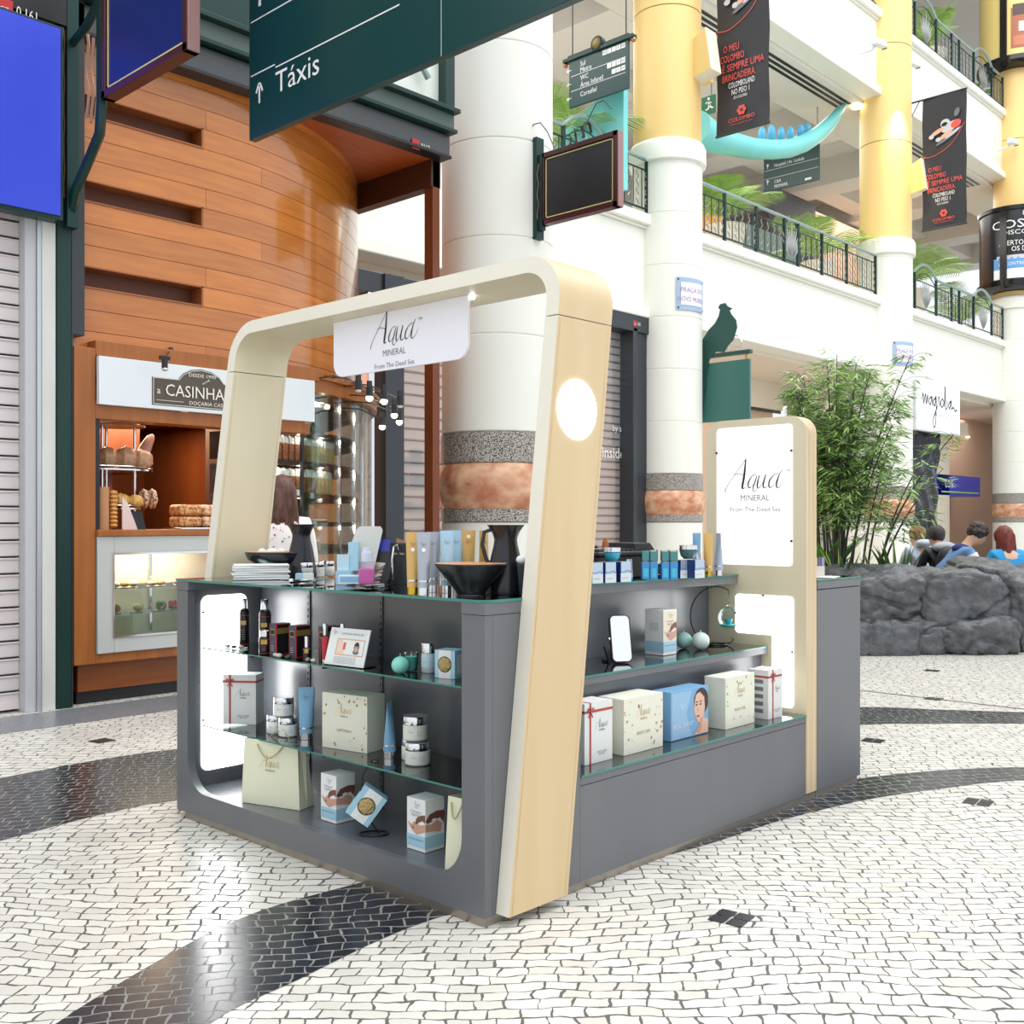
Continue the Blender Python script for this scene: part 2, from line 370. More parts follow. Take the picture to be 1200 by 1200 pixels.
obj('post', G().box(.0, .1, -.03, .15, 0, 5.2, DGRN), t, bev=.005); obj('side_plate', G().box(.105, .20, -.02, .09, 2.62, 5.2, mat('anthracite_paint', (48, 52, 56), .4)).box(.105, .117, -.02, .09, 0, 2.62, MATS['anthracite_paint']), t, bev=.003)
# ---------------------------------------------------------------- curved wooden bakery facade
CC = (2.0, 8.3); RW = 3.2
gw = G(); random.seed(3)
row = .155; A1 = math.radians(118)
def wood_strip(g, s0, s1, z0, z1, m, r=RW, dpt=.02):
    """s: length along the facade from x=.93; straight until x=2 then on the arc"""
    def P(s, rr):
        if s <= 1.07: return (.93+s, CC[1]-rr)
        a = (s-1.07)/RW; return (CC[0]+rr*math.sin(a), CC[1]-rr*math.cos(a))
    st = [s0]; k = 1.07 if s0 < 1.07 else s0
    if s0 < 1.07 < s1: st.append(1.07)
    while k+.12 < s1-.01: k += .12; st.append(k)
    if s1 > st[-1]+1e-4: st.append(s1)
    vs = []; 
    for s in st:
        a = P(s, r); b = P(s, r-dpt)
        vs += [(a[0], a[1], z0), (a[0], a[1], z1), (b[0], b[1], z1), (b[0], b[1], z0)]
    n = len(st); fs = [(i*4+q, i*4+(q+1) % 4, i*4+4+(q+1) % 4, i*4+4+q) for i in range(n-1) for q in range(4)]+[(0, 1, 2, 3), (n*4-4, n*4-3, n*4-2, n*4-1)]
    g.add(vs, fs, m)
SMAX = 1.07+RW*A1
SLOTS = [2.99, 3.61, 4.23]
for k in range(0, 19):
    z = 2.37+.155*k
    s = 0; slot = any(abs(z-q) < .05 for q in SLOTS)
    if slot: s = 1.07+.005
    j = (1.1 if k % 2 else 2.9)+(.0 if k % 4 < 2 else .55)
    cuts = [c for c in (j, j+2.3, j+4.6) if s < c < SMAX]
    for c in cuts+[SMAX]:
        wood_strip(gw, s+.0015, c-.0015, z+.002, z+.153, WOODO); s = c
wb = struct('wall_bakery', gw)
g = G(); wood_strip(g, 0, SMAX, 2.3, 5.3, mat('groove_dark', (40, 22, 12), .8), r=RW-.2, dpt=.02); struct('wall_bakery_backing', g)
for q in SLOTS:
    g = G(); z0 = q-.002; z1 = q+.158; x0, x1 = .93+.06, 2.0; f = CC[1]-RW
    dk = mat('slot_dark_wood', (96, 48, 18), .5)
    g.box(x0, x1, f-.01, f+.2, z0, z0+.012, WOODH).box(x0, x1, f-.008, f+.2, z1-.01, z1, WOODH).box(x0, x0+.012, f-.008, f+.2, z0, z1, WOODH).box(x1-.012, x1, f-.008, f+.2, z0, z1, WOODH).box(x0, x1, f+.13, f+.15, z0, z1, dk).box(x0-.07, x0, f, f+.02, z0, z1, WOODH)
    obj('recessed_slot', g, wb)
# beams above, soffit
g = G().box(-3, 4.55, 4.98, 5.1, 4.77, 4.97, mat('beam_grey', (84, 86, 88), .3, .5)).box(-3, 4.55, 4.95, 5.1, 4.745, 4.775, BLKM); struct('trim_12', g, bev=.004)
g = G().box(-3, 4.58, 4.9, 5.1, 4.98, 5.015, DGRN).box(-3, 4.58, 4.95, 5.1, 5.015, 5.17, mat('sill_green_grey', (80, 98, 92), .4)).box(-3, 4.6, 4.88, 5.1, 5.17, 5.21, DGRN).box(4.44, 4.56, 4.92, 5.05, 5.2, 7, DGRN).box(-3, 3.0, 4.92, 5.1, 5.2, 7, DGRN); struct('trim_13', g, bev=.004)
g = G().box(3.0, 4.45, 5.02, 5.03, 5.2, 7, mat('window_pale', (232, 238, 228), .15)); struct('window_1', g)
g = G().tube([(4.0, 4.95, 5.75), (4.22, 4.95, 5.80)], .03, CHROME).tube([(4.02, 4.95, 5.73), (4.08, 4.95, 5.6), (4.25, 4.95, 5.42)], [.015, .02, .035], mat('lamp_grey', (150, 170, 165), .3, .4))
single('wall_lamp', g, 'slim metal lamp behind the upper window left of the large column', 'lamp')
SOFW = mat('cedar_soffit', (180, 92, 42), .4, noise=((2, 14, 2), .3, (152, 72, 30)))
g = G().box(1, 4.58, 5.1, 9.3, 4.76, 4.8, SOFW); struct('ceiling_bakery', g)
g = G().box(4.44, 4.56, 5.12, 9.3, 4.5, 4.76, mat('brown_beam', (74, 42, 28), .5)).box(4.46, 4.55, 5.12, 5.24, 0, 4.75, mat('brown_strip', (116, 58, 28), .4)); struct('trim_14', g, bev=.003)
RED = mat('red_square', (190, 40, 44), .4); IV = mat('ivory_print', (232, 230, 220), .4)
def shopnumber(px, py, t, s, v):
    p = PV(px, py, v); g = G().box(p.x-.5*s, p.x+.5*s, p.y-.004, p.y, p.z-.5*s, p.z+.5*s, RED)
    g.text('CT' if t == '0.161' else 'CC', (p.x, p.y-.005, p.z-.3*s), (1, 0, 0), (0, 0, 1), .3*s, IV)
    g.text(t, (p.x+.7*s, p.y-.005, p.z-.3*s), (1, 0, 0), (0, 0, 1), .62*s, IV, al='L', sx=.7)
    return g
single('shop_number', shopnumber(5, 8, '0.161', .11, 4.9), 'shop number 0.161 with red square above the bright blue poster', 'shop number')
single('shop_number', shopnumber(487, 169, '0162', .09, 4.97), 'shop number 0162 with red square at the beam end by the large column', 'shop number')
single('shop_number', shopnumber(744, 379, '018', .10, 9.3), 'small red shop number over the dark framed shutter', 'shop number')
g = G().box(-3, .86, 4.905, 4.95, 4.735, 5.0, BLKM); struct('trim_15', g)
BLUE1 = mat('lit_blue', (50, 68, 196), .4, em=.22); BLUE2 = mat('navy_blue_panel', (24, 40, 112), .3)
t = thing('poster_lightbox', 'large blank bright blue lightbox poster above the pale shutter', 'lightbox', (-.8, 4.86, 3.37))
obj('case', G().box(-.2, 1.6, .01, .12, 0, 1.33, DGRN), t, bev=.006); obj('blue_panel', G().box(-.18, 1.575, .0, .01, .03, 1.31, BLUE1), t)
# ---------------------------------------------------------------- blade signs
MAR = mat('maroon_frame', (74, 32, 36), .3); MARL = mat('mauve_frame_side', (158, 122, 120), .35)
def bladesign(name, label, u, v0, v1, z0, z1, face, cat='sign'):
    t = thing(name, label, cat, (u, v1, z0)); W = v0-v1; Hh = z1-z0   # v0 far (post), v1 near
    obj('frame', G().box(-.02, .07, 0, W, 0, .05, MAR).box(-.02, .07, 0, W, Hh-.05, Hh, MAR).box(-.02, .07, 0, .05, 0, Hh, MAR).box(-.02, .07, W-.05, W, 0, Hh, MAR).box(0, .05, .04, W-.04, .04, Hh-.04, face).box(-.015, .065, -.012, 0, 0, Hh, MARL), t, bev=.004)
    gl = mat('gilt_line', (226, 214, 150), .4)
    g = G()
    for a in ((.06, .07, .06, Hh-.06), (W-.07, W-.06, .06, Hh-.06)): g.box(-.006, -.001, a[0], a[1], a[2], a[3], gl)
    for a in (.06, Hh-.07): g.box(-.006, -.001, .06, W-.06, a, a+.01, gl)
    obj('gilt_border', g, t); return t
t = bladesign('blade_sign', 'blank dark navy projecting sign in maroon frame on curly bracket', .87, 4.42, 3.33, 4.10, 5.1, BLUE2)
g = G().box(.84, .93, 4.46, 4.5, 3.7, 5.2, DGRN)
br_ = G().tube([(.88, 4.95, 3.42), (.88, 4.86, 3.6), (.88, 4.66, 3.76), (.88, 4.5, 3.9), (.88, 4.47, 4.1), (.88, 4.47, 5.1)], .035, DGRN, 6).tube([(.88, 4.95, 4.62), (.88, 4.7, 4.68), (.88, 4.45, 4.82)], .03, DGRN, 6).box(.84, .92, 4.9, 5.0, 3.35, 5.1, DGRN)
cu = G()
for k in range(3): cu.tube([(.87, 4.52+.07*k+.02*math.sin(q*1.3+k), 3.95+.1*q*.7+.05*k) for q in range(9)], .011, mat('copper_vine', (150, 112, 96), .4, .5), 5)
for k in range(2): cu.tube([(.83, 4.93+.04*k+.008*math.sin(q*2.2), 3.55+.1*q) for q in range(13)], .005, MATS['copper_vine'], 5)
t2 = thing('sign_bracket', 'dark green wrought bracket with copper vine scrolls holding the navy sign', 'bracket', (0, 0, 0)); obj('arm', br_, t2); obj('vine_scroll', cu, t2)
single('sign_lamp_cable', G().tube([(.9, 3.28, 5.0), (.9, 3.2, 4.75), (.9, 3.19, 4.55), (.9, 3.26, 4.42)], .006, CHROME).ell((.9, 3.2, 4.5), .018, .018, .03, CHROME, 8, 6), 'thin chrome lamp arm curling beside the navy projecting sign', 'lamp')
t = bladesign('blade_sign', 'blank black projecting sign in maroon frame on the large column', 5.5, 4.66, 3.70, 4.25, 4.96, mat('black_panel', (38, 38, 42), .35))
bracket = G().box(5.45, 5.56, 4.68, 4.80, 4.12, 5.13, DGRN).box(5.47, 5.53, 4.63, 4.69, 4.2, 4.95, DGRN); bracket.tube([(5.445, 4.66+.01*math.sin(q*1.6), 4.3+.05*q) for q in range(12)], .006, MATS['copper_vine'], 5)
single('sign_bracket', bracket, 'dark green upright bracket fixing the black sign to the large column', 'bracket', bev=.003)
for i, (a, b) in enumerate(((4.45, 4.75), (4.1, 3.8))):
    p0 = Vector((5.5, a, 4.97)); g = G(); s = 1 if b > a else -1
    g.tube([p0+Vector((-.05, s*q*.09, .30*math.sin(q*.62))) for q in range(5)], .006, DGREY, 5)
    if i == 0: g.cyl(p0+Vector((-.05, .42, .06)), .03, .09, DGREY, 12).cyl(p0+Vector((-.05, .42, .04)), .034, .02, CHROME, 12)
    single('sign_lamp', g, ('gooseneck lamp at the left top of the black projecting sign', 'thin gooseneck lamp arm at the right top of the black projecting sign')[i], 'lamp')
# ---------------------------------------------------------------- hanging wayfinding signs
def hangsign(name, label, u, va, vb, z0, z1, cat='sign', rods=True, cap=False):
    t = thing(name, label, cat, (u, vb, z0)); W = va-vb; Hh = z1-z0
    obj('panel', G().box(0, .05, 0, W, 0, Hh, TGRN), t, bev=.004)
    if rods:
        for y in (.06, W-.06):
            obj('hanging_rod', G().cyl((.025, y, Hh), .012, 3.2 if u > 3 else 2, DGREY, 8), t)
    return t, W, Hh
X_ = Vector((0, -1, 0)); Z_ = Vector((0, 0, 1))
a = PU(292, 165, 1.4)
t, W, Hh = hangsign('taxi_direction_sign', 'huge dark green overhead sign reading Taxis with an up arrow', 1.4, a.y, -.9, a.z, a.z+1.7, 'direction sign')
def onsign(u, px, py, base): p = PU(px, py, u-.002); return p-Vector(base)
B = (1.4, -.9, a.z); g = G()
k = PU(300, 0, 1.4).z-PU(300, 10, 1.4).z
p = onsign(1.4, 323, 110, B); g.text('T\u00e1xis', p, X_, Z_, .135, WHT, al='L', sx=1.12)
p = onsign(1.4, 304, 121, B); g.strokes([([(0, 0), (0, .9)], [.14, .14]), ([(-.28, .55), (0, .95), (.28, .55)], [.12, .16, .12])], p, X_, Z_, .13, WHT)
p = onsign(1.4, 303, 8, B); g.text('P', p, X_, Z_, .2, WHT, al='L'); p = onsign(1.4, 322, 0, B); g.text('i', p, X_, Z_, .2, WHT, al='L')
for (x0, y0, x1, y1) in ((294, 90, 322, 79), (323, 79, 468, 2)): 
    q0, q1 = onsign(1.4, x0, y0, B), onsign(1.4, x1, y0, B); g.box(-.003, -.001, q1.y, q0.y, q0.z-.004, q0.z+.004, WHT)
q0, q1 = onsign(1.4, 294, 27, B), onsign(1.4, 380, 20, B); g.box(-.003, -.001, q1.y, q0.y, q0.z-.004, q0.z+.004, WHT)
q = onsign(1.4, 517, 40, B); g.box(-.002, -.001, q.y-.003, q.y+.003, .0, Hh, mat('sign_joint', (170, 180, 180), .4))
obj('lettering', g, t, recalc=False)
t, W, Hh = hangsign('direction_sign', 'dark green hanging sign listing Sul, Metro, WC, Area Infantil, Cortefiel', 12, 9.8, 8.5, 8.62, 9.44, 'direction sign')
g = G()
for txt, fx, fz, h in (('Sul', .2, .85, .085), ('Metro', .2, .72, .085), ('WC', .2, .55, .085), ('\u00c1rea Infantil', .2, .4, .085), ('Cortefiel', .2, .2, .085)):
    g.text(txt, (-.002, W*(1-fx), Hh*fz-.03), X_, Z_, h, WHT, al='L', sx=.85)
for fz in (.66, .34): g.box(-.003, -.001, .05, W-.05, Hh*fz-.004, Hh*fz+.004, WHT)
for fz in (.8, .2, .5): g.strokes([([(0, 0), (-.9, 0)], [.12, .12]), ([(-.55, .3), (-.95, 0), (-.55, -.3)], [.12, .15, .12])], (-.002, W-.05-.0, Hh*fz), X_, Z_, .10, WHT)
for fz, n in ((.86, 5), (.55, 4), (.40, 3)):
    for q in range(n): g.box(-.004, -.001, .06+q*.1, .145+q*.1, Hh*fz, Hh*fz+.08, WHT).text('WF?i'[q % 4], (-.005, .103+q*.1, Hh*fz+.015), X_, Z_, .05, INK)
obj('lettering', g, t, recalc=False)
obj('top_rail', G().box(-.04, .09, -.12, W+.12, Hh, Hh+.06, DGRN).box(-.02, .07, -.02, W+.02, Hh+.06, Hh+.10, DGRN), t, bev=.006)
MR = Matrix.Rotation(PI/2, 4, 'Y'); obj('medallion', G().lathe([(.13, 0), (.13, .1), (.10, .11), (.1, .105), (.001, .105)], (.06, W/2, Hh+.12), DGRN, 24, Matrix.Rotation(-PI/2, 4, 'Y')).lathe([(.09, 0), (.07, .01), (.001, .01)], (-.05, W/2, Hh+.12), mat('bronze', (120, 104, 60), .4, .6), 16, Matrix.Rotation(-PI/2, 4, 'Y')), t)
for y in (-.1, W+.1): obj('copper_ball', G().ell((.025, y, Hh-.03), .045, .045, .04, mat('copper', (190, 130, 96), .25, .8), 12, 8), t)
t, W, Hh = hangsign('direction_sign', 'dark green hanging sign for Hospital, Av. Lusiada and PRIMARK behind the turquoise tusk', 23, PU(895, 200, 23).y, PU(960, 200, 23).y, PU(895, 226, 23).z, PU(960, 168, 23).z, 'direction sign')
g = G()
for txt, fx, fz, h in (('Hospital | Av. Lus\u00edada', .2, .66, .085), ('C&A', .2, .2, .085), ('PRIMARK', .2, .06, .085)): g.text(txt, (-.002, W*(1-fx), Hh*fz), X_, Z_, h, WHT, al='L', sx=.82, maxw=1.0)
for fz in (.6, .36): g.box(-.003, -.001, .02, W-.02, Hh*fz-.004, Hh*fz+.004, WHT)
for fz in (.66, .2): g.strokes([([(0, 0), (0, .9)], [.14, .14]), ([(-.28, .55), (0, .95), (.28, .55)], [.12, .16, .12])], (-.002, W-.12, Hh*fz), X_, Z_, .12, WHT)
g.box(-.004, -.001, .22, .4, Hh*.07, Hh*.13, WHT)
obj('lettering', g, t, recalc=False)
g = G().box(0, .04, 0, .75, 0, .38, mat('exit_green', (24, 96, 62), .4, em=.1)); e = PU(838, 131, 17)
g.cyl((.02, .1, .38), .01, 1.0, DGREY, 8).cyl((.02, .65, .38), .01, 1.0, DGREY, 8)
EX = single('exit_sign', g, 'small green emergency exit sign with running man and arrow behind the yellow column', 'exit sign', loc=e)
g = G().strokes([([(0, 0), (-.9, 0)], [.12, .12]), ([(-.55, .3), (-.95, 0), (-.55, -.3)], [.12, .15, .12])], (-.003, .45, .2), X_, Z_, .14, WHT)
g.strokes([([(0, .3), (.1, .0), (0, -.35), (-.25, -.4)], [.2, .2, .12, .1]), ([(.1, 0), (.3, -.3), (.5, -.35)], [.16, .12, .1]), ([(-.25, .1), (0, .25), (.3, .05)], [.08, .1, .08])], (-.003, .17, .2), X_, Z_, .26, WHT).flat(circ(.03), (-.003, .16, .32), X_, Z_, WHT)
g.box(-.004, -.001, .66, .72, .03, .35, WHT); obj('pictogram', g, EX, recalc=False)
# ---------------------------------------------------------------- columns
def column(name, label, x, y, R, zt, yel0=None, yel1=None, collar=None):
    t = thing(name, label, 'column', (x, y, 0)); g = G(); s = .965; z = 0
    top = collar or zt
    segs = [(0, 1.30)]
    z = 2.20
    while z < top-.01: segs.append((z, min(z+s, top))); z += s
    for a, b in segs: g.lathe([(R-.012, a), (R, a+.012), (R, b-.012), (R-.012, b)], (0, 0, 0), WALL, 48, capt=False, capb=False)
    obj('shaft', g, t)
    obj('granite_band', G().lathe([(R-.02, 1.88), (R+.012, 1.90), (R+.012, 2.19), (R-.02, 2.2)], (0, 0, 0), GRAN, 48, capt=False, capb=False), t)
    obj('granite_band', G().lathe([(R-.02, 1.30), (R+.012, 1.31), (R+.012, 1.43), (R-.02, 1.44)], (0, 0, 0), GRAN, 48, capt=False, capb=False), t)
    obj('marble_band', G().lathe([(R, 1.43)]+[(R+.055*math.sin(PI*k/8)**.6, 1.44+.44*k/8) for k in range(1, 8)]+[(R, 1.89)], (0, 0, 0), MARB, 48, capt=False, capb=False), t)
    if collar:
        obj('collar', G().lathe([(R, collar-.02), (R+.07, collar), (R+.07, collar+.3), (R+.03, collar+.38), (R-.05, collar+.42)], (0, 0, 0), WALL, 48, capt=False, capb=False), t)
        g = G(); z = collar+.4
        while z < zt: g.lathe([(R-.03, z), (R-.02, z+.01), (R-.02, z+2.43), (R-.03, z+2.44)], (0, 0, 0), YEL, 48, capt=False, capb=False); z += 2.45
        obj('yellow_shaft', g, t)
    return t
column('large_column', 'massive cream column with speckled granite and rose marble bands behind the kiosk', 5.53, 5.3, .575, 9.5)
CX = [14.35, 24.2, 33.2]
column('gallery_column', 'yellow-topped column right of the black sign, beside the pheasant sign', CX[0], 9.35, .66, 20, collar=8.0)
column('gallery_column', 'yellow-topped column with orange downlight glow behind the bamboo', CX[1], 9.45, .66, 20, collar=8.1)
column('gallery_column', 'yellow column with round lit posters at the right edge', CX[2], 9.2, .66, 20, collar=8.0)
# ---------------------------------------------------------------- gallery building
def fascia(name, x0, x1, z0, z1, y=9.4):
    g = G().box(x0, x1, y, y+.4, z0+.2, z1-.25, WALL).box(x0, x1, y-.12, y+.4, z0, z0+.2, WALL).box(x0, x1, y-.06, y+.4, z1-.25, z1-.2, WALL).box(x0, x1, y-.14, y+.4, z1-.2, z1, WALL)
    struct(name, g, bev=.02)
fascia('wall_gallery_first', 4.6, 44, 5.08, 7.0)
fascia('wall_gallery_second', 4.6, 44, 12.1, 14.25)
g = G().box(4, 44, 9.8, 18, 6.75, 6.95, SOFF); struct('floor_gallery_first', g)
g = G().box(4, 44, 9.8, 18, 14.0, 14.2, SOFF); struct('floor_gallery_second', g)
g = G().box(4, 44, 9.8, 11.4, 12.02, 12.12, SOFF)
for k in range(9): g.box(6+4.6*k, 7.2+4.6*k, 11.4, 17.8, 12.0, 12.9, SOFF)
g.box(4, 44, 11.4, 17.8, 12.8, 12.9, SOFF).box(4, 44, 14, 14.8, 12.2, 12.8, SOFF); struct('ceiling_gallery_first', g, bev=.01)
g = G().box(4, 44, 9.8, 18, 19.6, 19.9, SOFF); struct('ceiling_gallery_second', g)
g = G().box(3.0, 44, 17.8, 18, 6.9, 20, mat('gallery_back_grey', (176, 172, 168), .7)); struct('wall_gallery_back', g)
for a, b in ((15.2, 23.4), (25, 32.4), (6, 13.4)):
    g = G()
    for k in range(3): g.box(a, b, 10.0+.16*k, 10.08+.16*k, 12.005, 12.018, BLKM)
    struct('trim_%d' % (20+int(a)), g)
g = G().box(4, 44, 9.8, 14.5, 5.0, 5.1, WALLB); struct('ceiling_arcade', g)
# ground floor fronts
g = G().box(3, 11.3, 9.82, 10.1, 0, 5.05, WALL).box(13.78, 15, 9.82, 10.1, 0, 5.05, WALL).box(15, 23.5, 12, 12.3, 4.3, 5.05, WALLB).box(15, 23.5, 12.05, 12.1, 4.22, 4.3, BLKM).box(15, 23.5, 12.3, 12.5, 0, 4.3, PINKW).box(23.4, 25.4, 9.75, 10.2, 0, 5.05, WALL)
struct('wall_arcade', g)
g = G().box(27.9, 44, 14, 14.3, 0, 5.05, PINKW).box(28.0, 28.1, 9.9, 14, 0, 5.05, WALLB).box(31.5, 32.5, 11, 14, 0, 5.05, WALLB).box(28, 33, 10.6, 11.0, 4.1, 4.5, WALLB).box(30.4, 31.5, 13.2, 14, 0, 3.9, WALLB)
g.box(32.4, 44, 12.0, 12.3, 0, 5.05, PINKW); struct('wall_passage', g)
g = G().box(33.9, 44, 9.3, 10, 0, 5.2, WALL).box(36, 44, 8.6, 9.3, 0, 20, WALL); struct('wall_right', g)
sh = shutter('roller_shutter', 'grey roller shutter glowing pink at its foot, right of the wooden arch', 11.35, 13.2, 9.6, .02, 4.75, .14, SHUT)
g = G().box(13.22, 13.35, 9.3, 9.8, 0, 4.85, DGREY).box(13.38, 13.74, 9.35, 9.8, 0, 5.06, DGREY).box(11.2, 13.75, 9.3, 9.8, 4.78, 5.08, DGREY)
adopt(obj('frame', g, bev=.01), sh)
GLOWP = mat('lit_shop_pink', (246, 206, 180), .6, em=.45)
g = G().box(11.35, 13.2, 9.7, 9.78, 0, 2.7, GLOWP); struct('wall_shop_interior', g)
g = G()
g.text('inside', PV(706, 536, 9.58), (1, 0, 0), Z_, .2, WHT, al='L').text('by store', PV(718, 505, 9.58), (1, 0, 0), Z_, .12, WHT, al='L')
single('window_lettering', g, 'white lettering showing between slats of the grey shutter', 'lettering', recalc=False)
sh = shutter('roller_shutter', 'roller shutter with warm pink slats left of the large column', 7.62, 9.6, 9.3, .02, 4.75, .165, SHUT)
p0 = PV(457, 500, 9.4)
g = G().box(7.25, 7.6, 9.15, 9.5, 0, 4.8, DGREY).box(5.6, 9.8, 9.2, 9.5, 4.5, 4.8, DGREY).box(6.98, 7.1, 9.2, 9.4, 0, 4.5, CHROME).box(5.4, 5.6, 9.2, 9.5, 0, 4.8, DGREY)
adopt(obj('frame', g, bev=.01), sh)
struct('wall_shop_glow', G().box(5.6, 9.7, 9.62, 9.8, 0, 4.5, mat('lit_shop_rose', (240, 200, 176), .6, em=.5)))
g = G().box(6.3, 6.62, 9.45, 9.6, 0, 4.0, mat('lit_orange', (244, 150, 84), .5, em=.6)); single('shop_banner', g, 'orange-pink glowing panel inside the glass shopfront', 'panel')
random.seed(8)
for k, z in enumerate((1.05, 1.45, 1.8, 2.15)):
    t = thing('display_shelf', ('lowest','second','third','top')[k]+' lit shelf of small goods behind the warm pink shutter', 'shelf', (7.7, 9.4, z)); g = G().box(0, 1.9, 0, .2, -.03, 0, mat('pale_shelf', (236, 222, 206), .5))
    obj('board', g, t)
    for q in range(7):
        c = random.choice(((206, 176, 96), (150, 96, 96), (240, 226, 190), (110, 90, 92))); 
        obj('package', G().box(.08+q*.26, .08+q*.26+random.uniform(.1, .22), .02, .15, 0, random.uniform(.1, .24), mat('pack%d' % c[0], c, .5)), t)
# ---------------------------------------------------------------- railings
def wavy(x): return [(x+.035*math.sin(PI*2*k/8*2), 0, .12+.66*k/16) for k in range(17)]
_bs = None
def railing(label, x0, x1, posts, arches, z, y=9.35, step=.13, flat=False):
    global _bs
    W = x1-x0; t = thing('railing', label, 'railing', (x0, y, z))
    P = [p-x0 for p in posts]; AR = [(a-x0, b-x0) for a, b in arches]
    pts = []; x = 0
    def ztop(x):
        for a, b in AR:
            if a <= x <= b and not flat: return 1.02+.30*max(0, math.sin(PI*(x-a)/(b-a)))**.8
        return 1.02
    n = max(int(W/.12), 8); obj('handrail', G().tube([(W*k/n, 0, ztop(W*k/n)) for k in range(n+1)], .038, mat('rail_metal', (150, 172, 170), .3, .5), 8), t)
    g = G().tube([(0, 0, .82), (W, 0, .82)], .017, DGRN, 6); obj('mid_rail', g, t)
    obj('bottom_rail', G().tube([(0, 0, .10), (W, 0, .10)], .02, DGRN, 6), t)
    for p in P: obj('post', G().box(p-.03, p+.03, -.03, .03, -.02, ztop(p), DGRN), t)
    for a, b in AR:
        c = (a+b)/2; g = G(); lm = mat('leaf_metal', (168, 170, 166), .35, .5)
        for k in range(-5, 6):
            an = k*.155; L = .92-.045*abs(k)-(.12 if k % 2 else 0)
            g.prism([(0, 0), (.026, L*.3), (.034, L*.6), (0, L), (-.034, L*.6), (-.026, L*.3)], (c, -.01, .12), (math.cos(an), 0, -math.sin(an)), (math.sin(an), 0, math.cos(an)), .008, lm)
        obj('leaf_ornament', g, t)
        obj('arch_bar', G().tube([(a+(b-a)*k/12, 0, .80+.28*math.sin(PI*k/12)) for k in range(13)], .014, DGRN, 6), t)
    if _bs is None:
        _bs = [bpy.data.meshes.new('b') for _ in range(2)]
        bm0 = obj('tmp', G().tube([(0, 0, .1), (0, 0, .82)], .011, DGRN, 5)); bm1 = obj('tmp', G().tube(wavy(0), .012, mat('wavy_bar', (150, 150, 144), .35, .5), 5))
        _bs = [bm0.data, bm1.data]; bpy.data.objects.remove(bm0); bpy.data.objects.remove(bm1)
    k = 0; x = .1; cnt = 0; step = max(step, W/98)
    while x < W-.05:
        if not any(a < x < b for a, b in AR):
            o = bpy.data.objects.new('baluster', _bs[k % 2]); COL.objects.link(o); o.parent = t; o.location = (x, 0, 0); cnt += 1
        k += 1; x += step
    return t
def U(px, v=9.35, py=300): return PV(px, py, v).x
railing('green gallery railing left of the first yellow column, behind the black sign', 9.8, 13.72, [U(660), U(712), 13.7], [(U(660), U(712))], 7.0)
railing('long green gallery railing between the first two yellow columns', 15.0, 23.4, [15.02, U(849), U(886), U(919), U(935), U(963), U(992), 23.38], [(U(919), U(935))], 7.0, flat=True)
railing('green gallery railing with two arched leaf panels right of the second yellow column', 24.9, 32.5, [U(1072), U(1097), U(1115), U(1124), U(1141), U(1162), 32.48], [(U(1072), U(1097)), (U(1141), U(1162))], 7.0)
railing('upper gallery railing with two arched leaf panels near the round chocolate poster', 24.9, 32.5, [U(1072), U(1097), U(1115), U(1124), U(1141), U(1162), 32.48], [(U(1072), U(1097)), (U(1141), U(1162))], 14.25)
railing('upper gallery railing end above the black hanging banner with the raised arm', 18.5, 23.4, [U(960), U(990), U(1017)], [], 14.25)
for x in (9, 17, 25, 33):
    area('gallery_fill', (x, 13, 11.9), 5, 260, (1, .97, .92)); area('arcade_light', (x+2, 11.5, 4.95), 3, 60, (1, .95, .88))  # gallery areas are added fill, brightening the ceilings by floor bounce
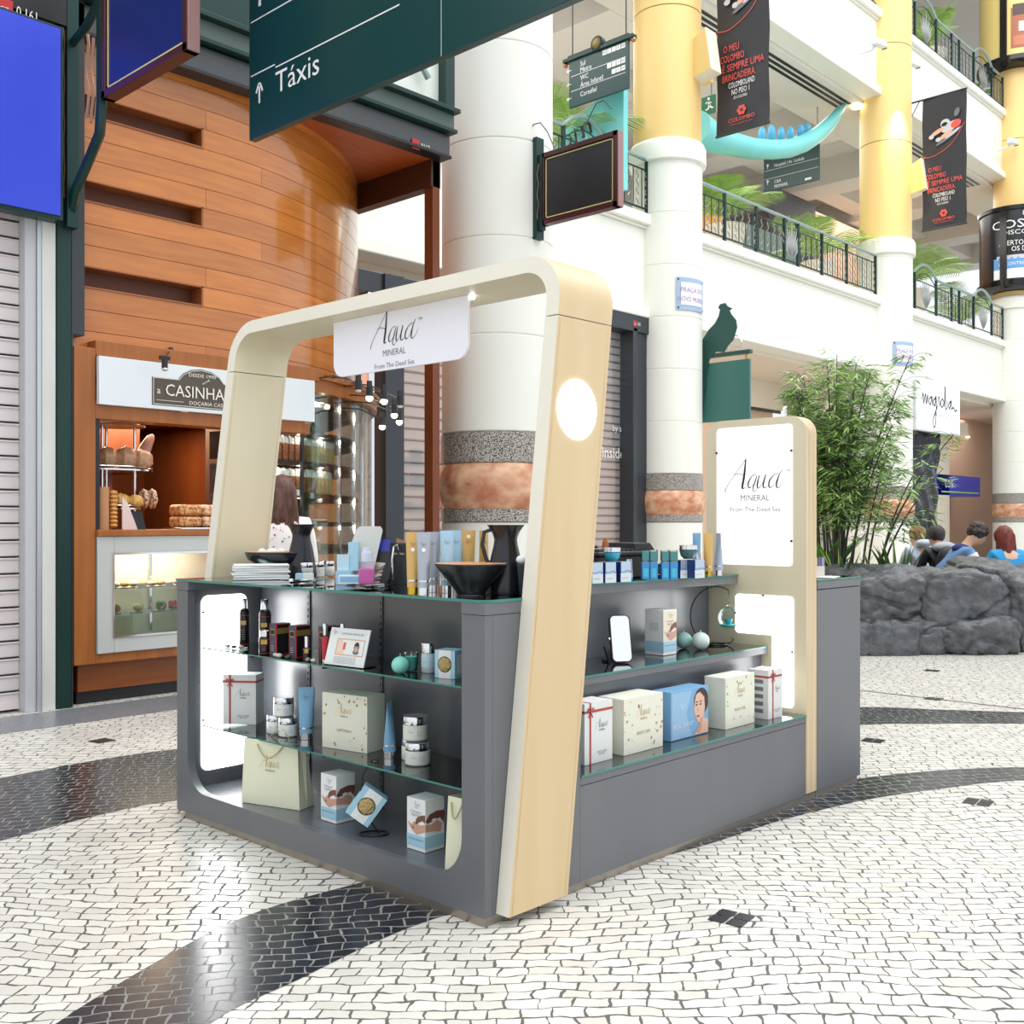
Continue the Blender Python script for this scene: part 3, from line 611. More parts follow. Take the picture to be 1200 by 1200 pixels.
# ---------------------------------------------------------------- banners
FAB = mat('banner_fabric', (44, 45, 52), .45, bump=(3, .4)); CORAL = mat('coral_print', (232, 88, 76), .5); SKINP = mat('print_skin', (226, 172, 150), .5); LGR = mat('print_light_grey', (196, 198, 204), .5); MGR = mat('print_mid_grey', (110, 112, 122), .5)
def banner(label, u, va, vb, z0, z1, poleto):
    W = va-vb; Hh = z1-z0; t = thing('hanging_banner', label, 'banner', (u, vb, z0)); g = G(); n = 14
    vs = []
    for j in range(n+1):
        for i in range(7): vs.append((.02*math.sin(j*1.1+i*.8), W*i/6, Hh*j/n))
    k = len(vs); vs += [(x+.012, y, z) for x, y, z in vs]
    fs = [(j*7+i, j*7+i+1, j*7+i+8, j*7+i+7) for j in range(n) for i in range(6)]
    g.add(vs, fs+[tuple(q+k for q in f)[::-1] for f in fs], FAB); obj('cloth', g, t)
    for z in (0, Hh): obj('pole', G().tube([(0, -.02, z), (0, W+(poleto if z else .02), z)], .025, DGREY, 8), t)
    g = G(); f = -.035; O = lambda a, b: (f, W*(1-a), Hh*b)
    # figure on a sledge
    def el(cx, cy, rx, ry, an, m, off=0.): g.flat([(cx+rx*math.cos(q)*math.cos(an)-ry*math.sin(q)*math.sin(an), cy+rx*math.cos(q)*math.sin(an)+ry*math.sin(q)*math.cos(an)) for q in [2*PI*i/16 for i in range(16)]], (f-off, W, 0), X_, Z_, m)
    g.strokes([([(.03, .56), (.4, .53), (.8, .62), (1.02, .78)], [.008, .008, .008, .008]), ([(.03, .9), (.1, .78), (.3, .7)], [.004, .006, .004])], (f, W, 0), X_, Z_, 1, CORAL) if False else None
    w = W
    g.strokes([([(.02*w, Hh*.555), (.3*w, Hh*.55), (.7*w, Hh*.62), (.97*w, Hh*.75)], [.012]*4)], (f, W, 0), X_, Z_, 1, CORAL)
    el(.62*w, Hh*.675, .34*w, .05*w, .5, MGR, .001); el(.7*w, Hh*.69, .2*w, .03*w, .5, LGR, .002)
    el(.66*w, Hh*.745, .22*w, .10*w, .35, LGR, .002); el(.78*w, Hh*.755, .12*w, .09*w, .3, CORAL, .003); el(.36*w, Hh*.725, .17*w, .05*w, .4, SKINP, .003); el(.55*w, Hh*.69, .18*w, .05*w, .5, SKINP, .004)
    el(.54*w, Hh*.775, .11*w, .10*w, 0, LGR, .005); el(.52*w, Hh*.77, .07*w, .045*w, .2, INK, .006); el(.22*w, Hh*.695, .06*w, .05*w, 0, LGR, .005); el(.38*w, Hh*.665, .06*w, .05*w, 0, LGR, .006); el(.8*w, Hh*.84, .06*w, .1*w, -.3, MGR, .003)
    h = Hh*.037; sl = Vector((0, -1, .0)).normalized()
    for tx, a, b, wd_, m in (('O MEU', .30, .43, .30, CORAL), ('COLOMBO', .32, .378, .46, CORAL), ('\u00c9 SEMPRE UMA', .53, .326, .80, CORAL), ('BRINCADEIRA.', .45, .274, .64, CORAL), ('COLOMBOLAND', .50, .234, .50, WHT), ('NO PISO 1', .48, .196, .34, WHT), ('S\u00d3 O COLOMBO', .48, .172, .26, WHT), ('COLOMBO', .5, .052, .50, CORAL), ('tudo o que h\u00e1 de novo', .5, .036, .42, CORAL)):
        hh = h*(1 if wd_ in (.30, .46, .80, .64) else .8) if b > .18 else h*(.4 if b > .1 else (.55 if b > .05 else .22))
        g.text(tx, O(a, b), sl, Z_, hh, m, sx=wd_*W/(glyphs(tx)[2]*hh))
    for q in range(6): g.flat(circ(.034*W, 12), (f, W*.5+.055*W*math.cos(q*PI/3), Hh*.105+.055*W*math.sin(q*PI/3)), X_, Z_, CORAL)
    g.flat(circ(.03*W, 12), (f-.001, W*.5, Hh*.105), X_, Z_, FAB)
    obj('print', g, t, recalc=False); return t
banner('black hanging banner with coral lettering, beside the first yellow column', 14.9, 8.60, 7.50, 8.57, 12.1, 1.0)
banner('black hanging banner with coral lettering, beside the second yellow column', 24.4, 8.57, 7.48, 8.68, 12.0, .9)
single('banner_strut', G().tube([(24.4, 8.65, 11.98), (24.4, 9.2, 11.1)], .012, DGREY, 6), 'thin diagonal strut under the pole of the second black banner', 'strut')
# wedge lamps
YW = mat('wedge_yellow', (226, 194, 124), .5); YWL = mat('wedge_cream', (246, 240, 222), .45)
for lab, cx, cy, z in (('angular yellow wedge wall lamp on the first yellow column', 14.62, 8.28, 9.5), ('angular yellow wedge wall lamp on the second yellow column', 24.6, 8.38, 9.6)):
    t = thing('wall_lamp', lab, 'wall lamp', (cx, cy, z)); g = G()
    g.prism([(.0, 0), (.56, .1), (.44, .9), (.0, .68)], (0, .6, 0), (0, -1, 0), (0, 0, 1), .36, YW, YWL); obj('shade', g, t, bev=.01); obj('wall_mount', G().box(.1, .45, .5, .7, .2, .7, YW), t)
# CCTV
for lab, p, s in (('white security camera on the upper fascia left of the yellow column', PV(1030, 53, 8.9), 1), ('white security camera right of the yellow column', PV(1070, 76, 8.9), 1.05), ('small dark-lensed security camera near the right edge', PV(1187, 168, 8.9), 1)):
    t = thing('security_camera', lab, 'security camera', p); wc = mat('camera_white', (214, 218, 220), .4); g = G()
    g.box(-.3, .3, -.08, .08, -.03, .13, wc, Matrix.Rotation(-.15, 4, 'Y')); obj('housing', g, t, bev=.02); obj('lens', G().box(.3, .32, -.06, .06, 0, .1, BLK), t); obj('mount', G().tube([(-.1, 0, 0), (-.2, .1, -.15), (-.3, .35, -.2)], .035, wc, 8), t)
# round posters on last column
def roundposter(lab, z0, z1, build):
    t = thing('round_poster_case', lab, 'poster', (CX[2], 9.2, z0)); R = 1.08; Hh = z1-z0
    obj('top_ring', G().lathe([(R-.1, Hh-.12), (R+.03, Hh-.12), (R+.03, Hh), (R-.1, Hh)], (0, 0, 0), BLK, 40), t)
    obj('bottom_ring', G().lathe([(R-.1, -.12), (R+.05, 0), (R+.05, .14), (R-.1, .14)], (0, 0, 0), BLK, 40), t)
    obj('glass_edge', G().box(-R-.02, -R+.1, -.1, .1, 0, Hh, BLK), t)
    pm = build(t, R, Hh); return t
def curved(g, R, a, zz, wd, hh, m, off):
    n = 10; vs = []
    for i in range(n+1):
        an = a-wd/2/R+wd/R*i/n
        for z in (zz, zz+hh): vs.append(((R+off)*math.sin(an), -(R+off)*math.cos(an), z))
    g.add(vs, [(2*i, 2*i+2, 2*i+3, 2*i+1) for i in range(n)], m)
def ctext(g, tx, R, a, zz, h, m, sx=1, off=.01):
    vs, fs, wd = glyphs(tx); k = h*sx
    g.add([((R+off)*math.sin(a+(p[0]-wd/2)*k/R), -(R+off)*math.cos(a+(p[0]-wd/2)*k/R), zz+p[1]*h) for p in vs], fs, m)
AV = math.radians(-62)
def cosmos(t, R, Hh):
    g = G().lathe([(R-.03, .1), (R-.03, Hh-.1)], (0, 0, 0), mat('poster_black', (34, 36, 42), .2), 48, capb=False, capt=False); obj('poster_sheet', g, t)
    g = G(); PBL = mat('poster_blue', (96, 156, 214), .3)
    curved(g, R, AV+.1, .35, 1.9, .5, PBL, -.02); curved(g, R, AV+.1, .2, 1.9, .3, WHT, -.018); curved(g, R, AV+.1, .8, 1.7, .12, LGR, -.02); curved(g, R, AV+.9, .5, .5, 1.2, WHT, -.015)
    ctext(g, 'COSMOS', R, AV+.1, 1.75, .26, WHT, 1.35, -.01); ctext(g, 'DISCOVERY', R, AV+.1, 1.55, .14, WHT, 1.3, -.01); ctext(g, 'ABERTO TODOS', R, AV+.05, 1.22, .15, WHT, .9, -.01); ctext(g, 'OS DIAS', R, AV+.05, 1.03, .15, WHT, .9, -.01)
    ctext(g, 'ENCONTRE A HIST\u00d3RIA', R, AV+.1, .6, .1, WHT, 1, -.01); curved(g, R, AV+.1, 2.12, .16, .14, LGR, -.012); curved(g, R, AV+.62, 1.0, .38, .45, mat('poster_tan', (170, 164, 140), .4), -.014)
    obj('print', g, t, recalc=False)
def choc(t, R, Hh):
    g = G().lathe([(R-.03, .1), (R-.03, Hh-.1)], (0, 0, 0), mat('poster_yellow', (232, 210, 132), .3), 48, capb=False, capt=False); obj('poster_sheet', g, t)
    g = G(); DB = mat('jar_brown', (70, 40, 30), .3); RB = mat('jar_label', (170, 96, 62), .35)
    curved(g, R, AV+.15, .35, .95, 1.25, RB, -.02); curved(g, R, AV+.15, 1.35, .85, .35, DB, -.018); curved(g, R, AV+.15, .85, .5, .3, WHT, -.016); curved(g, R, AV+.15, .42, .8, .3, mat('jar_red', (196, 120, 84), .4), -.015)
    ctext(g, "OH!", R, AV-.25, 2.3, .2, INK, 1, -.01); ctext(g, 'MY MOUSSE', R, AV-.2, 2.05, .16, INK, .8, -.01); ctext(g, 'MAIS DOCE', R, AV+.45, 2.45, .13, mat('olive_print', (150, 120, 40), .5), 1, -.01); ctext(g, 'PROVA!', R, AV+.45, 2.2, .18, MATS['olive_print'], 1, -.01)
    obj('print', g, t, recalc=False)
roundposter('round lit black poster case reading COSMOS DISCOVERY around the last column', 8.65, 11.1, cosmos)
roundposter('round yellow poster case with a brown chocolate jar high on the last column', 15.6, 18.6, choc)
# blue framed plates
for lab, cx, cy, R, z, px in (('blue-framed PRACA plaque on the column beside the pheasant sign', CX[0], 9.35, .66, 0, 806), ('blue-framed PRACA plaque on the column behind the bamboo tip', CX[1], 9.45, .66, 0, 1054)):
    c = PV(px, 345 if px < 900 else 413, cy-.6); g = G(); a = math.radians(-10 if px < 900 else -20); R2 = R+.02
    PBF = mat('plaque_blue', (160, 182, 212), .4); z = c.z
    curved(g, R2, a, z-.3, .74, .6, PBF, 0); curved(g, R2, a, z-.21, .56, .42, mat('plaque_white', (232, 232, 236), .3), .006); PUR = mat('plaque_purple', (176, 150, 200), .5)
    ctext(g, 'PRA\u00c7A DO', R2, a, z+.03, .09, PUR, .9, .012); ctext(g, 'NOVO MUNDO', R2, a, z-.14, .09, PUR, .75, .012)
    for sx in (-.33, .33):
        for sz in (-.26, .26): curved(g, R2, a+sx/R2, z+sz-.015, .03, .03, INK, .01)
    single('street_plaque', g, lab, 'plaque', loc=(cx, cy, 0), recalc=False)
# ---------------------------------------------------------------- turquoise tusk with fins
TQ = mat('turquoise_gloss', (112, 204, 206), .3, noise=((1.5, 1.5, 1.5), .3, (130, 214, 212))); TB = mat('fin_blue', (78, 168, 206), .3)
t = thing('turquoise_tusk', 'large glossy turquoise tusk with blue fins hanging over the gallery railing', 'decoration', (0, 0, 0))
pk = [(815, 150), (835, 162), (858, 169), (880, 174), (905, 175.5), (925, 174), (942, 168), (958, 158), (972, 145), (984, 130), (990, 123)]; hw = [22, 18, 14.5, 13, 12, 11.5, 11, 10, 8.5, 6, 2.5]
vv = [10.15-.0*i for i in range(11)]
pts = [PV(x, y, v) for (x, y), v in zip(pk, vv)]; rr = [h*1.08*(q-CAMP).dot(Vector((D_.x, D_.y, 0)))/F*.86 for h, q in zip(hw, pts)]
obj('tusk_body', G().tube(pts, rr, TQ, 20), t)
for x, y, hh in ((893, 162, 15), (904, 160, 16), (915, 161, 14), (926, 160, 13), (938, 157, 12), (946, 155, 12)):
    c = PV(x, y-1, 10.3); s = 20.5/F; obj('fin', G().ell((c.x, c.y, c.z+.05), 5.2*s, .1, hh*s*.8, TB, 14, 10), t)
t = thing('turquoise_sign', 'turquoise sign board with dark letters om behind the gallery railing', 'sign', (12.4, 10.2, 7.1)); g = G()
p = PU(722, 220, 12.4); p2 = PU(745, 140, 12.4)
g.prism([(-.9, .0), (1.3, 0), (1.3, 1.75), (.7, 1.7), (0, 1.35), (-.5, .8)], (0, 0, 0), (0, -1, 0), (0, 0, 1), -.12, TQ); obj('board', g, t)
obj('lettering', G().text('om', (-.125, -.35, 1.0), Vector((0, -1, .25)), Vector((0, .25, 1)), .42, INK, off=.0), t, recalc=False)
# ---------------------------------------------------------------- magnolia shop, tarp, blue sign
t = thing('shop_sign', 'white lightbox sign with thin handwritten script reading magnolia', 'shop sign', (25.4, 9.15, 3.75)); W = 3.05
obj('case', G().box(0, W, 0, .15, 0, 1.32, mat('sign_white_edge', (226, 230, 234), .4)), t, bev=.01); obj('lit_face', G().box(.06, W-.06, -.01, 0, .06, 1.26, mat('sign_glow', (250, 252, 255), .4, em=.35)), t)
g = G(); st = [([(-1.3, .1), (-1.2, .3), (-1.15, 0), (-1.05, .3), (-.98, 0), (-.9, .28), (-.85, .02)], [.05]*7), ([(-.6, .25), (-.78, .15), (-.7, 0), (-.58, .25), (-.56, 0)], [.05]*5), ([(-.3, .25), (-.5, .12), (-.38, 0), (-.28, .28), (-.3, -.4), (-.42, -.62), (-.48, -.4), (-.2, .0)], [.055]*8), ([(-.18, 0), (-.1, .28), (-.02, .2), (0, 0)], [.05]*4), ([(.18, .26), (.05, .12), (.15, 0), (.28, .14), (.18, .26)], [.05]*5), ([(.32, .02), (.38, .62), (.42, .0), (.5, 0)], [.055]*4), ([(.52, .26), (.55, 0)], [.055]*2), ([(.82, .24), (.64, .12), (.72, 0), (.84, .24), (.86, .0), (1.0, .06), (1.15, -.04), (1.3, .03)], [.055]*8)]
g.strokes(st, (W/2+.05, -.011, .72), (1, 0, 0), Z_, .95, INK, off=.002); g.text('LUXURY JEWELLERY', (W/2, -.011, .45), (1, 0, 0), Z_, .07, INKG, sx=1.5, off=.002); obj('lettering', g, t, recalc=False)
g = G(); n = 28; mm = 22; vs = []
for j in range(mm+1):
    for i in range(n+1):
        x = 2.45*i/n*(1-.12*math.sin(PI*j/mm)*.8); z = 3.9*j/mm
        vs.append((x, .10*math.sin(i*1.9+math.sin(j*.5)*1.4)*(.5+.5*math.cos(j*.25))+.05*math.sin(i*.7+j*.9), z))
g.add(vs, [(j*(n+1)+i, j*(n+1)+i+1, (j+1)*(n+1)+i+1, (j+1)*(n+1)+i) for j in range(mm) for i in range(n)], mat('black_plastic_sheet', (26, 30, 42), .22, bump=(5, .8)))
single('plastic_sheet', g, 'crumpled black plastic sheet hanging below the magnolia sign', 'plastic sheet', loc=(25.45, 9.5, 0), recalc=False)
struct('trim_40', G().box(25.2, 28.3, 9.45, 9.9, 4.85, 5.08, DGREY))
p = PV(1103, 580, 11); q = PV(1141, 559, 11)
t = thing('shop_sign', 'blue shop sign with white letters tos and green line in the passage', 'shop sign', (p.x, 11, p.z)); W = q.x-p.x+.6; Hh = q.z-p.z
obj('box', G().box(-.6, W, 0, 1.2, 0, Hh, mat('royal_blue_lit', (44, 50, 170), .3, em=.25)), t); g = G()
g.text('tos', (.62, -.005, Hh*.38), (1, 0, 0), Z_, .36, WHT, al='C', sx=1.1); g.box(.0, W-.15, -.012, -.005, Hh*.14, Hh*.2, mat('lime_line', (150, 220, 90), .4, em=.2))
obj('lettering', g, t, recalc=False); obj('side_mark', G().ell((W+.01, .5, Hh*.5), .01, .22, .32, WHT, 12, 8).box(W, W+.012, .2, .9, .1, .14, MATS['lime_line']), t)
single('ceiling_light', G().cyl((0, 0, 0), .28, .04, mat('lamp_white', (255, 250, 240), .4, em=3)), 'round white ceiling downlight in the pink passage', 'ceiling light', loc=PV(1127, 513, 12.2))
struct('trim_41', G().box(28.2, 34, 13.6, 13.9, 0, 1.9, mat('brown_dark_panel', (96, 72, 60), .5)).box(28, 34, 13.5, 13.95, 2.0, 2.3, mat('beige_lintel', (190, 172, 150), .5)))
# ---------------------------------------------------------------- pheasant sign
PG = mat('pheasant_green', (60, 112, 104), .35); PGD = mat('pheasant_green_dark', (34, 78, 72), .4)
t = thing('pheasant_sign', 'green hanging sign topped by a flat cut-out pheasant on a column', 'sign', (14.9, 7.9, 3.2)); W = 1.05
obj('panel', G().box(0, .05, 0, W-.02, .0, 1.12, PG), t, bev=.004); obj('top_bar', G().box(-.03, .08, -.02, W+.1, 1.22, 1.29, PGD), t, bev=.004); obj('wall_bar', G().box(-.03, .08, W+.04, W+.15, -.1, 1.42, PGD), t, bev=.004)
for y in (.08, W-.1): obj('gold_link', G().ell((.02, y, 1.17), .02, .03, .05, mat('gold_ball', (220, 180, 80), .3, .8), 8, 6), t)
bird = [(.52, 1.29), (.60, 1.40), (.72, 1.50), (.80, 1.72), (.78, 1.86), (.68, 1.98), (.64, 2.06), (.70, 2.09), (.60, 2.14), (.55, 2.21), (.44, 2.20), (.40, 2.14), (.44, 2.10), (.41, 1.98), (.33, 1.86), (.18, 1.74), (.04, 1.56), (-.05, 1.32), (-.08, 1.0), (-.06, .5), (.02, .08), (.10, .55), (.14, .95), (.20, 1.18), (.34, 1.32)]
obj('pheasant_cutout', G().prism(bird, (-.04, W, 0), (0, -1, 0), (0, 0, 1), -.03, PGD), t)
obj('wire_scroll', G().tube([(0, .62+.22*math.cos(q*.4), 1.5+.24*math.sin(q*.4)) for q in range(9)], .008, CHROME, 5).tube([(0, .3+.16*math.cos(q*.4), 1.32+.26*math.sin(q*.4)) for q in range(9)], .008, CHROME, 5), t)
# downlights at gallery soffit
for lab, px, py in (('glowing orange-white downlight shining on the second yellow column', 1004, 111), ('small orange downlight in the gallery soffit behind the banner', 905, 68)):
    p = PV(px, py, 9.95 if px > 950 else 11); g = G().cyl((0, 0, 0), .14, .05, mat('warm_lamp', (255, 236, 200), .4, em=6)); o = single('ceiling_light', g, lab, 'ceiling light', loc=(p.x, p.y, 11.95 if px > 950 else p.z))
l = bpy.data.lights.new('spot', 'SPOT'); l.energy = 700; l.color = (1, .62, .3); l.spot_size = 1.0; l.spot_blend = .8; l.shadow_soft_size = .1
o = bpy.data.objects.new('spot', l); COL.objects.link(o); o.location = (23.65, 8.75, 11.9); o.rotation_euler = (math.radians(8), math.radians(-8), 0)
# ---------------------------------------------------------------- palms
def palm(label, p, h, n=11, seed=1, L=1.5, pot=True):
    random.seed(seed); t = thing('potted_palm', label, 'palm', p); fm = mat('palm_green', (116, 160, 74), .45, noise=((3, 3, 3), .3, (166, 194, 100)), rnd=.2)
    if pot: obj('pot', G().lathe([(.30, 0), (.44, .85), (.48, .95), (.44, .97), (.4, .9), (.01, .88)], (0, 0, 0), mat('pale_pot', (226, 216, 200), .5), 20), t)
    obj('stem', G().tube([(0, 0, .88), (.02, 0, 1.25)], [.06, .04], mat('palm_stem', (120, 116, 60), .6), 8), t)
    for k in range(n):
        a = 2*PI*k/n+random.uniform(-.3, .3); el = random.uniform(.6, 1.35); LL = L*random.uniform(.75, 1.1); g = G(); pts = []
        d = Vector((math.cos(a), math.sin(a), 0))
        for q in range(9):
            s = q/8; pts.append(d*(LL*s*math.cos(el)*1.15)+Vector((0, 0, 1.15+LL*(s*math.sin(el)*1.05-.62*s*s*.8))))
        g.tube(pts, [.016-.0015*q for q in range(9)], fm, 4)
        side = d.cross(Z_)
        for q in range(2, 26):
            s = q/26; i = min(int(s*8), 7); f = s*8-i; c = pts[i].lerp(pts[i+1], f); tn = (pts[i+1]-pts[i]).normalized()
            ll = LL*.36*math.sin(PI*(.12+.84*s))
            for sg in (-1, 1):
                e = c+(side*sg*.8+tn*.6+Vector((0, 0, -.35)))*ll; wv = tn*.015
                g.add([c-wv, c+wv, c.lerp(e, .6)+wv*1.0, e, c.lerp(e, .6)-wv], [(0, 1, 2, 3, 4)], fm)
        obj('frond', g, t, recalc=False)
    return t
palm('bushy potted palm on the gallery right of the first yellow column', (PV(850, 240, 10.5)[0], 10.5, 6.95), 1, 13, 2, 1.75)
palm('potted palm in the gallery left of the first yellow column under the Sul sign', (PV(672, 150, 10.2)[0], 10.2, 6.95), 1, 12, 5, 2.0)
palm('feathery potted palm on the gallery left of the second yellow column', (PV(958, 280, 10.6)[0], 10.6, 6.95), 1, 11, 7, 2.0)
palm('dark leafy potted palm on the gallery behind the second black banner', (PV(1068, 300, 10.2)[0], 10.2, 6.95), 1, 12, 9, 2.3)
palm('drooping potted palm in front of the orange gallery wall', (PV(1126, 320, 11.4)[0], 11.4, 6.95), 1, 10, 11, 2.3)
palm('top gallery potted palm above the leafy railing arches', (PV(1090, 20, 10.2)[0], 10.2, 14.2), 1, 10, 12, 2.0)
palm('drooping top gallery palm beside the round chocolate poster', (PV(1130, 40, 11.4)[0], 11.4, 14.2), 1, 10, 14, 2.2)
# gallery interior pieces
ORW = mat('gallery_orange', (226, 164, 84), .6)
struct('wall_gallery_shop', G().box(18.2, 20.6, 12.0, 12.3, 6.95, 9.2, ORW).box(31, 34, 13, 13.4, 6.95, 10, ORW).box(13, 15.2, 16, 16.2, 6.95, 11.9, mat('gallery_pink', (206, 186, 178), .7)).box(26.6, 29.2, 14, 14.2, 6.95, 11.5, mat('gallery_dark', (44, 44, 48), .5)).box(29.4, 36, 15, 15.2, 6.95, 11.9, mat('gallery_salmon', (216, 184, 160), .6)).box(21, 26.4, 15, 15.2, 6.95, 9.4, mat('gallery_blue', (150, 166, 188), .6)))
single('shop_awning', G().box(22.4, 25.6, 12.6, 12.8, 8.35, 9.3, mat('awning_greenish', (110, 128, 124), .5)), 'dull green shop fascia behind the feathery palm on the gallery', 'shop sign')
# ---------------------------------------------------------------- rock planter
from mathutils import noise as mnoise
def rock(label, c, rx, ry, rz, seed, rot=0, pw=.42, mat_=None):
    bm = bmesh.new(); bmesh.ops.create_cube(bm, size=2); bmesh.ops.subdivide_edges(bm, edges=bm.edges, cuts=30, use_grid_fill=True)
    off = Vector((seed*7.3, seed*3.1, seed*1.7))
    for v in bm.verts:
        n = v.co.normalized(); k = 1/(sum(abs(x)**(2/pw) for x in n)**(pw/2)) if False else 1/((abs(n.x)**5+abs(n.y)**5+abs(n.z)**5)**.2)
        p = Vector((n.x*k*rx, n.y*k*ry, n.z*k*rz)); d = mnoise.fractal(p*1.5+off, 1.0, 2.1, 5)*.12-max(0, 1-abs(mnoise.noise(p*1.6+off*2))*14)*.05-max(0, 1-abs(mnoise.noise(p*2.6+off))*18)*.03+mnoise.fractal(p*9+off, .9, 2, 3)*.011
        v.co = p+n*d
        if v.co.z < -rz*.93: v.co.z = -rz*.95
    me = bpy.data.meshes.new('boulder'); bm.to_mesh(me); bm.free()
    me.materials.append(MATS["rock"]); me.polygons.foreach_set("use_smooth", [True]*len(me.polygons))
    o = bpy.data.objects.new('boulder', me); COL.objects.link(o); o.location = c; o.rotation_euler = (0, 0, rot); return tag(o, label, 'rock', 'rocks of the planter wall')
mat('rock', (62, 64, 66), .38, noise=((9, 9, 12), .2, (98, 101, 105)), bump=(22, .7))
RC = lambda px, d: (CAMP.x+ray(px, 612).x*d, CAMP.y+ray(px, 612).y*d)
def rk(lab, px, d, z, rx, ry, rz, seed, rot=-.75): x, y = RC(px, d); rock(lab, (x, y, z), rx, ry, rz, seed, rot)
rk('upper dark boulder next to the right end of the kiosk, under the snake plants', 1025, 10.95, .52, .42, .5, .32, 1)
rk('lower dark boulder at the floor next to the kiosk end', 1030, 10.9, .16, .52, .52, .21, 2)
rk('broad upper boulder in the middle of the planter wall', 1112, 11.0, .52, .50, .5, .31, 3)
rk('long low boulder at the foot of the planter wall centre', 1118, 10.95, .15, .50, .52, .20, 4)
rk('tall rough boulder toward the right edge of the planter wall', 1188, 11.1, .38, .34, .5, .46, 5, -.6)
rk('boulder cut by the right edge of the frame', 1240, 11.3, .30, .35, .45, .36, 6)
rk('flat slab boulder resting on top in front of the seated people', 1183, 11.35, .74, .56, .42, .14, 7, -.85)
rk('small wedge boulder between the two low boulders', 1073, 10.75, .13, .18, .3, .15, 8)
x, y = RC(1000, 12.4); single('planting_soil', G().box(-1.5, .42, -.6, .8, 0, .5, mat('soil', (62, 50, 40), .9)), 'dark soil bed of the planter behind the boulders', 'soil', loc=(x, y, 0), rz=-.75)
x, y = RC(1170, 12.9); single('stone_bench', G().box(-1.2, 2.0, -.75, .8, 0, .44, MATS['rock']), 'low dark stone seat the people sit on behind the boulders', 'bench', loc=(x, y, 0), rz=-.75, bev=.03)
# ---------------------------------------------------------------- bamboo and snake plants
BAM = mat('bamboo_leaf', (120, 168, 84), .4, noise=((2, 2, 2), .3, (180, 206, 130)), rnd=.3); CANE = mat('bamboo_cane', (52, 60, 40), .4)
def bamboo(label, px, d, h, spread, ncane, nleaf, seed, lean=0.):
    random.seed(seed); x, y = RC(px, d); t = thing('bamboo', label, 'bamboo', (x, y, .5)); lv = G(); tw = G()
    SX = Vector((R_.x, R_.y, 0))
    for c in range(ncane):
        a = random.uniform(0, 2*PI); r0 = random.uniform(0, .22); top = Vector((math.cos(a), math.sin(a), 0))*spread*random.uniform(.1, .95)+SX*lean; hh = h*random.uniform(.62, 1)
        pts = [Vector((math.cos(a)*r0, math.sin(a)*r0, 0))+top*(q/9)**1.7+Vector((0, 0, hh*(q/9)*(1-.06*(q/9)))) for q in range(10)]
        obj('cane', G().tube(pts, [.016-.0013*q for q in range(10)], CANE, 6), t)
        for b in range(nleaf//ncane//7):
            s = random.uniform(.30, 1)**.8; f = s*9; i = min(int(f), 8); p = pts[i].lerp(pts[i+1], f-i)
            ba = random.uniform(0, 2*PI); bd = Vector((math.cos(ba), math.sin(ba), random.uniform(-.1, .5))); bl = random.uniform(.15, .42)*(1.15-.6*s)
            e = p+bd*bl; tw.tube([p, p.lerp(e, .5)+Vector((0, 0, .03)), e], .0025, CANE, 3)
            for q in range(7):
                o = p.lerp(e, random.uniform(.35, 1.05)); la = ba+random.uniform(-1.1, 1.1); ld = Vector((math.cos(la), math.sin(la), random.uniform(-.75, .2))).normalized(); ll = random.uniform(.09, .17)
                sd = ld.cross(Vector((random.uniform(-.5, .5), random.uniform(-.5, .5), 1))).normalized()*ll*.075
                lv.add([o, o+ld*ll*.35+sd, o+ld*ll, o+ld*ll*.35-sd], [(0, 1, 2, 3)], BAM)
    obj('foliage', lv, t, smooth=False, recalc=False); obj('twigs', tw, t)
    return t
bamboo('tall bushy bamboo clump rising behind the lit tower panel', 978, 11.7, 3.0, .82, 18, 11500, 21)
bamboo('thinner leaning bamboo with sparse leaves right of the tall clump', 1012, 11.8, 2.3, .6, 7, 1600, 23, .3)
bamboo('short bamboo peeking out left of the lit tower panel', 925, 12.3, 2.2, .55, 7, 2600, 25)
SN = mat('snake_leaf', (52, 92, 48), .35, noise=((1, 1, 26), .12, (96, 128, 70))); SNY = mat('snake_leaf_edge', (214, 212, 120), .4)
def snake(label, px, d, n, h, seed, group=None):
    random.seed(seed); x, y = RC(px, d); t = thing('snake_plant', label, 'snake plant', (x, y, .5))
    for k in range(n):
        a = random.uniform(0, 2*PI); ln = random.uniform(.05, .32); hh = h*random.uniform(.65, 1.05); w = random.uniform(.022, .032); d_ = Vector((math.cos(a), math.sin(a), 0)); sd = Vector((-d_.y, d_.x, 0))
        if random.random() < .6: sd = (sd+Vector((R_.x, R_.y, 0))*1.2).normalized()
        g = G(); b = d_*.06; rows = []
        for q in range(7):
            s = q/6; c = b+d_*ln*s**1.6+Vector((0, 0, hh*s)); ww = w*(1-s**3)*(.7+.6*math.sin(PI*min(s+.2, 1))); rows.append((c, ww))
        for q in range(6):
            (c0, w0), (c1, w1) = rows[q], rows[q+1]; w0 += .0005; w1 += .0005; nn = d_*.004
            g.add([c0-sd*w0*.72-nn, c0+sd*w0*.72-nn, c1+sd*w1*.72-nn, c1-sd*w1*.72-nn], [(0, 1, 2, 3)], SN)
            g.add([c0-sd*w0, c0-sd*w0*.72-nn, c1-sd*w1*.72-nn, c1-sd*w1], [(0, 1, 2, 3)], SNY); g.add([c0+sd*w0*.72-nn, c0+sd*w0, c1+sd*w1, c1+sd*w1*.72-nn], [(0, 1, 2, 3)], SNY)
            g.add([c0-sd*w0, c0+sd*w0, c1+sd*w1, c1-sd*w1], [(0, 1, 2, 3)], SN)
        obj('leaf', g, t, recalc=False)
    return t
snake('yellow-edged snake plant nearest the people, right of the bamboo', 1052, 11.55, 16, .62, 31)
